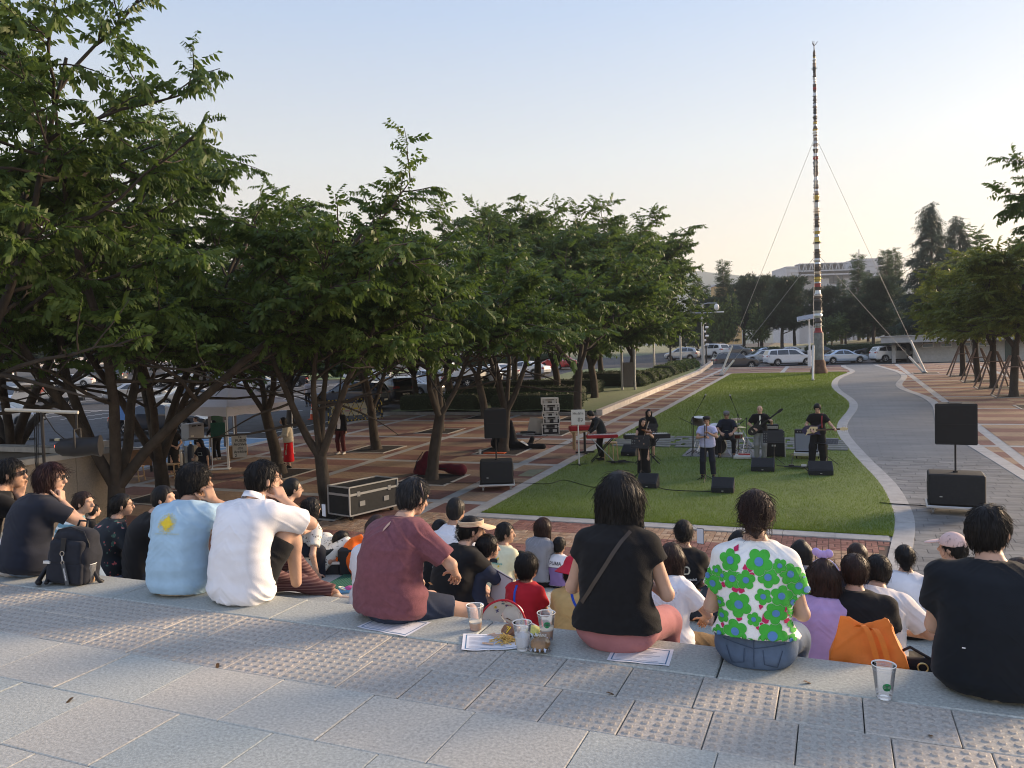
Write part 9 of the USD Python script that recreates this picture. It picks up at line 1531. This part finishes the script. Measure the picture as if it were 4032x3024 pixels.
m = trimesh.convex.convex_hull(np.array([(x*.175, y*.08, -.12) for x in (-1, 1) for y in (-1, 1)]+[(x*.17, y*.06, .05) for x in (-1, 1) for y in (-1, 1)]+[(-.125, 0, .245), (-.12, .012, .24), (.085, 0, .255), (.09, .012, .25)])); m = m.subdivide_to_size(.022); m.merge_vertices(); m.vertices[:, 2] -= .035*np.exp(-((m.vertices[:, 0]+.02)/.05)**2)*np.clip(m.vertices[:, 2]/.2, 0, 1); part(bgt, 'body', folds(m, .018, 8, (9, 9, 9), 3), OR_, 60)
for dx, dz in ((0, 0), (.05, -.01)): th = np.linspace(0, 1, 14); P = np.array([(-.05+dx+.10*t_, -.03-.06*t_-.02*math.sin(t_*3.1), .21+dz+.05*math.sin(t_*3.14)-.20*t_**2) for t_ in th]); vv = np.vstack([P-V(.013, 0, 0), P+V(.013, 0, 0)]); ff = [[i, i+1, 15+i] for i in range(13)]+[[i, 15+i, 14+i] for i in range(13)]; part(bgt, 'handle', trimesh.Trimesh(vv, ff, process=False), OR_, True)
hb = on1(3640, 2655); hbt = sack('handbag', 'small black handbag with a ring buckle on the step left of the broad man', 'bag', (hb[0]-.02, 4.12, 1.76), [((-.10, 0, .06), (.10, 0, .07), .06, .06)], BAGB, .04, .006, h=.01); part(hbt, 'ring', tube([(.03+.022*math.cos(a), -.062, .10+.022*math.sin(a)) for a in np.linspace(0, 6.3, 17)], .004, 5), BRASS, True); part(hbt, 'strap', tube([(-.1, 0, .12), (-.02, -.02, .18), (.08, 0, .12)], .008, 5), PLAST, True)
fb = Zp(2790, 2390, .9); fbt = sack('floral_bag', 'dark bag printed with red and yellow tulips beyond the white cable knit', 'bag', (fb[0], fb[1]-.4, .9), [((-.1, 0, .12), (.15, .1, .26), .12, .10), ((0, 0, .1), (.2, 0, .12), .10, .08)], printed('tulip', (.025, .028, .035), [(.45, .04, .04), (.55, .42, .05), (.10, .13, .11)], 14, .46), .05, .01, h=.014); part(fbt, 'handle', tube([(-.1, 0, .28), (.0, .02, .38), (.12, .08, .3)], .01, 5), PLAST, True)
sb_ = on1(*z3(215, 1390)); sbt = sack('striped_bag', 'black sports bag with white stripes on the step left of the plum top', 'bag', (sb_[0]+.02, 4.16, 1.72), [((-.10, 0, .06), (.14, 0, .06), .06, .06)], BAGB, .04, .006, h=.01); [part(sbt, 'stripe', tube([(-.15, -.05, z), (0, -.066, z+.004), (.17, -.055, z)], .005, 5), WHT, True) for z in (.04, .10)]
mt_ = thing('ridged_mat', 'dark green ridged foam mat under the boy in orange', 'mat', (*Zp(1410, 2305, .9)[:2], .902), .1); MG = pm('mat_green', (.02, .10, .072), .8); part(mt_, 'sheet', cbox((.12, .05, .006), (.95, .55, .012)), MG)
for k in range(30): part(mt_, 'ridge', cbox((-.33+.031*k, .05, .014), (.016, .53, .008), bev=.003), MG)
cl_ = Zp(*zz1(1460, 1215), .9); ct = thing('child_clog', 'small pink and blue child\'s clog lying on the step', 'shoe', (cl_[0], cl_[1], .901), -1.0); S = SDF(); S.cap((0, -.05, .025), (0, .05, .025), .032, .036, .02); part(ct, 'sole', S.mesh(.008), pm('clog_blue', (.16, .38, .62), .5), True); S = SDF(); S.ell((0, .04, .045), (.036, .055, .03)); part(ct, 'upper', S.mesh(.008), pm('clog_pink', (.56, .10, .30), .5), True); part(ct, 'heel_strap', tube([(-.034, .0, .04), (-.03, -.05, .06), (0, -.075, .07), (.03, -.05, .06), (.034, 0, .04)], .008, 6), pm('clog_cream', (.7, .66, .5), .5), True)
gp_ = Zp(*zz1(860, 780), .9); gpt = thing('green_folder', 'green sheet with a white edge under the woman in the flowered dress', 'paper', (gp_[0], gp_[1], .902), .35); part(gpt, 'sheet', cbox((0, 0, .004), (.34, .26, .004)), SHOEW); part(gpt, 'print', cbox((0, .012, .0075), (.31, .215, .002)), pm('folder_green', (.03, .20, .09), .6))
q = Zp(2035, 2440, 1.4); pp = thing('programme_sheet', 'programme sheet held against the legs of the woman with the sun visor', 'paper', (*Yp(1972, 2340, 5.35)[:2], 1.42), -.35); part(pp, 'sheet', xf(cbox((0, 0, 0), (.21, .003, .30)), (0, 0, .17), ry=.25), pm('paper_dim', (.58, .57, .62), .8)); [part(pp, 'border', xf(cbox((x, -.003, z), (w, .002, h)), (0, 0, .17), ry=.25), INK) for x, z, w, h in ((0, .14, .19, .005), (0, -.14, .19, .005), (.095, 0, .005, .28), (-.095, 0, .005, .28))]
def phone(label, loc, rz): t = thing('mobile_phone', label, 'phone', loc, rz); part(t, 'body', cbox((0, 0, 0), (.075, .009, .155), bev=.003), PLAST); part(t, 'screen', cbox((0, -.005, 0), (.068, .002, .145)), pm('phone_screen', (.05, .06, .08), .15, emit=((.5, .55, .7), .12))); return t
for l, (dx, dy), yy in (('phone held up by the woman in the dark flowered shirt', (335, 1098), 5.5), ('phone held by the woman with the bun', (1513, 1158), 7.6), ('phone propped in front of the woman in the flowered dress', (700, 1102), 7.6)): p = Yp(dx*DK, dy*DK, yy); phone(l, p, -.3)
mx = Dp(1120, 2005, 8.8); md = thing('mixing_desk', 'black sound mixing desk covered in knobs before the man in black', 'mixing desk', (mx[0], mx[1]+.45, .42), -.5, sc=.78); part(md, 'legs', cat([rod((x, y, 0), (x, y, .86), .02) for x in (-.4, .4) for y in (-.2, .2)]), STEEL); part(md, 'console', cbox((0, 0, .92), (.95, .5, .10), rx=.18, bev=.015), CASE)
for i in range(12):
 for j in range(4): part(md, 'knob', xf(lathe([(.012, 0), (.010, .018), (0, .018)], 8), (-.41+.075*i, -.15+.10*j, .975+.018*(j-1.5)), rx=.18), (ALU, PLAST, pm('knob_red', (.4, .05, .05), .5))[(i+j) % 3])
LF = pm('dry_leaf', (.13, .07, .03), .9, var=.3, vs=30); R = np.random.default_rng(33)
for k, (dx, dy) in enumerate(((930, 1262), (1745, 1476), (650, 1262), (150, 1515), (1320, 1500), (470, 1440), (2010, 1590), (1100, 1340))):
 p = on1(dx*DK, dy*DK, 1.9); m = decal(Polygon([(-.02, 0), (-.008, .009), (.012, .008), (.024, 0), (.010, -.009), (-.01, -.008)]), .01); m.vertices[:, 2] += .004+.006*np.sin(m.vertices[:, 0]*90); a = R.uniform(0, 6.28); m.vertices = m.vertices@rotm([0, 0, 1], a).T; m.apply_translation(p); solo('dry_leaf', m, LF, ['dry leaf on the tactile tiles behind the white shirt', 'dry leaf on the slabs near the right cup', 'small brown leaf on the tiles left of centre', 'dry leaf at the lower left corner', 'dry leaf on a tile below the centre', 'brown leaf on the dark joint between tiles and slabs', 'dry leaf near the lower right corner', 'dry leaf beside the coping left of the beer cup'][k], 'leaf')
# ==== evening haze
M_haze = usdkit.material(stage, '/World/Looks/haze', {'v': ('principled_volume', {'color': (.74, .84, 1.0), 'density': .00030, 'anisotropy': .3})}, [], volume='v.volume')
tag(part('/World', 'haze', bx(-1800, 1800, -120, 2300, -6.5, 182), M_haze, False), kind='stuff')
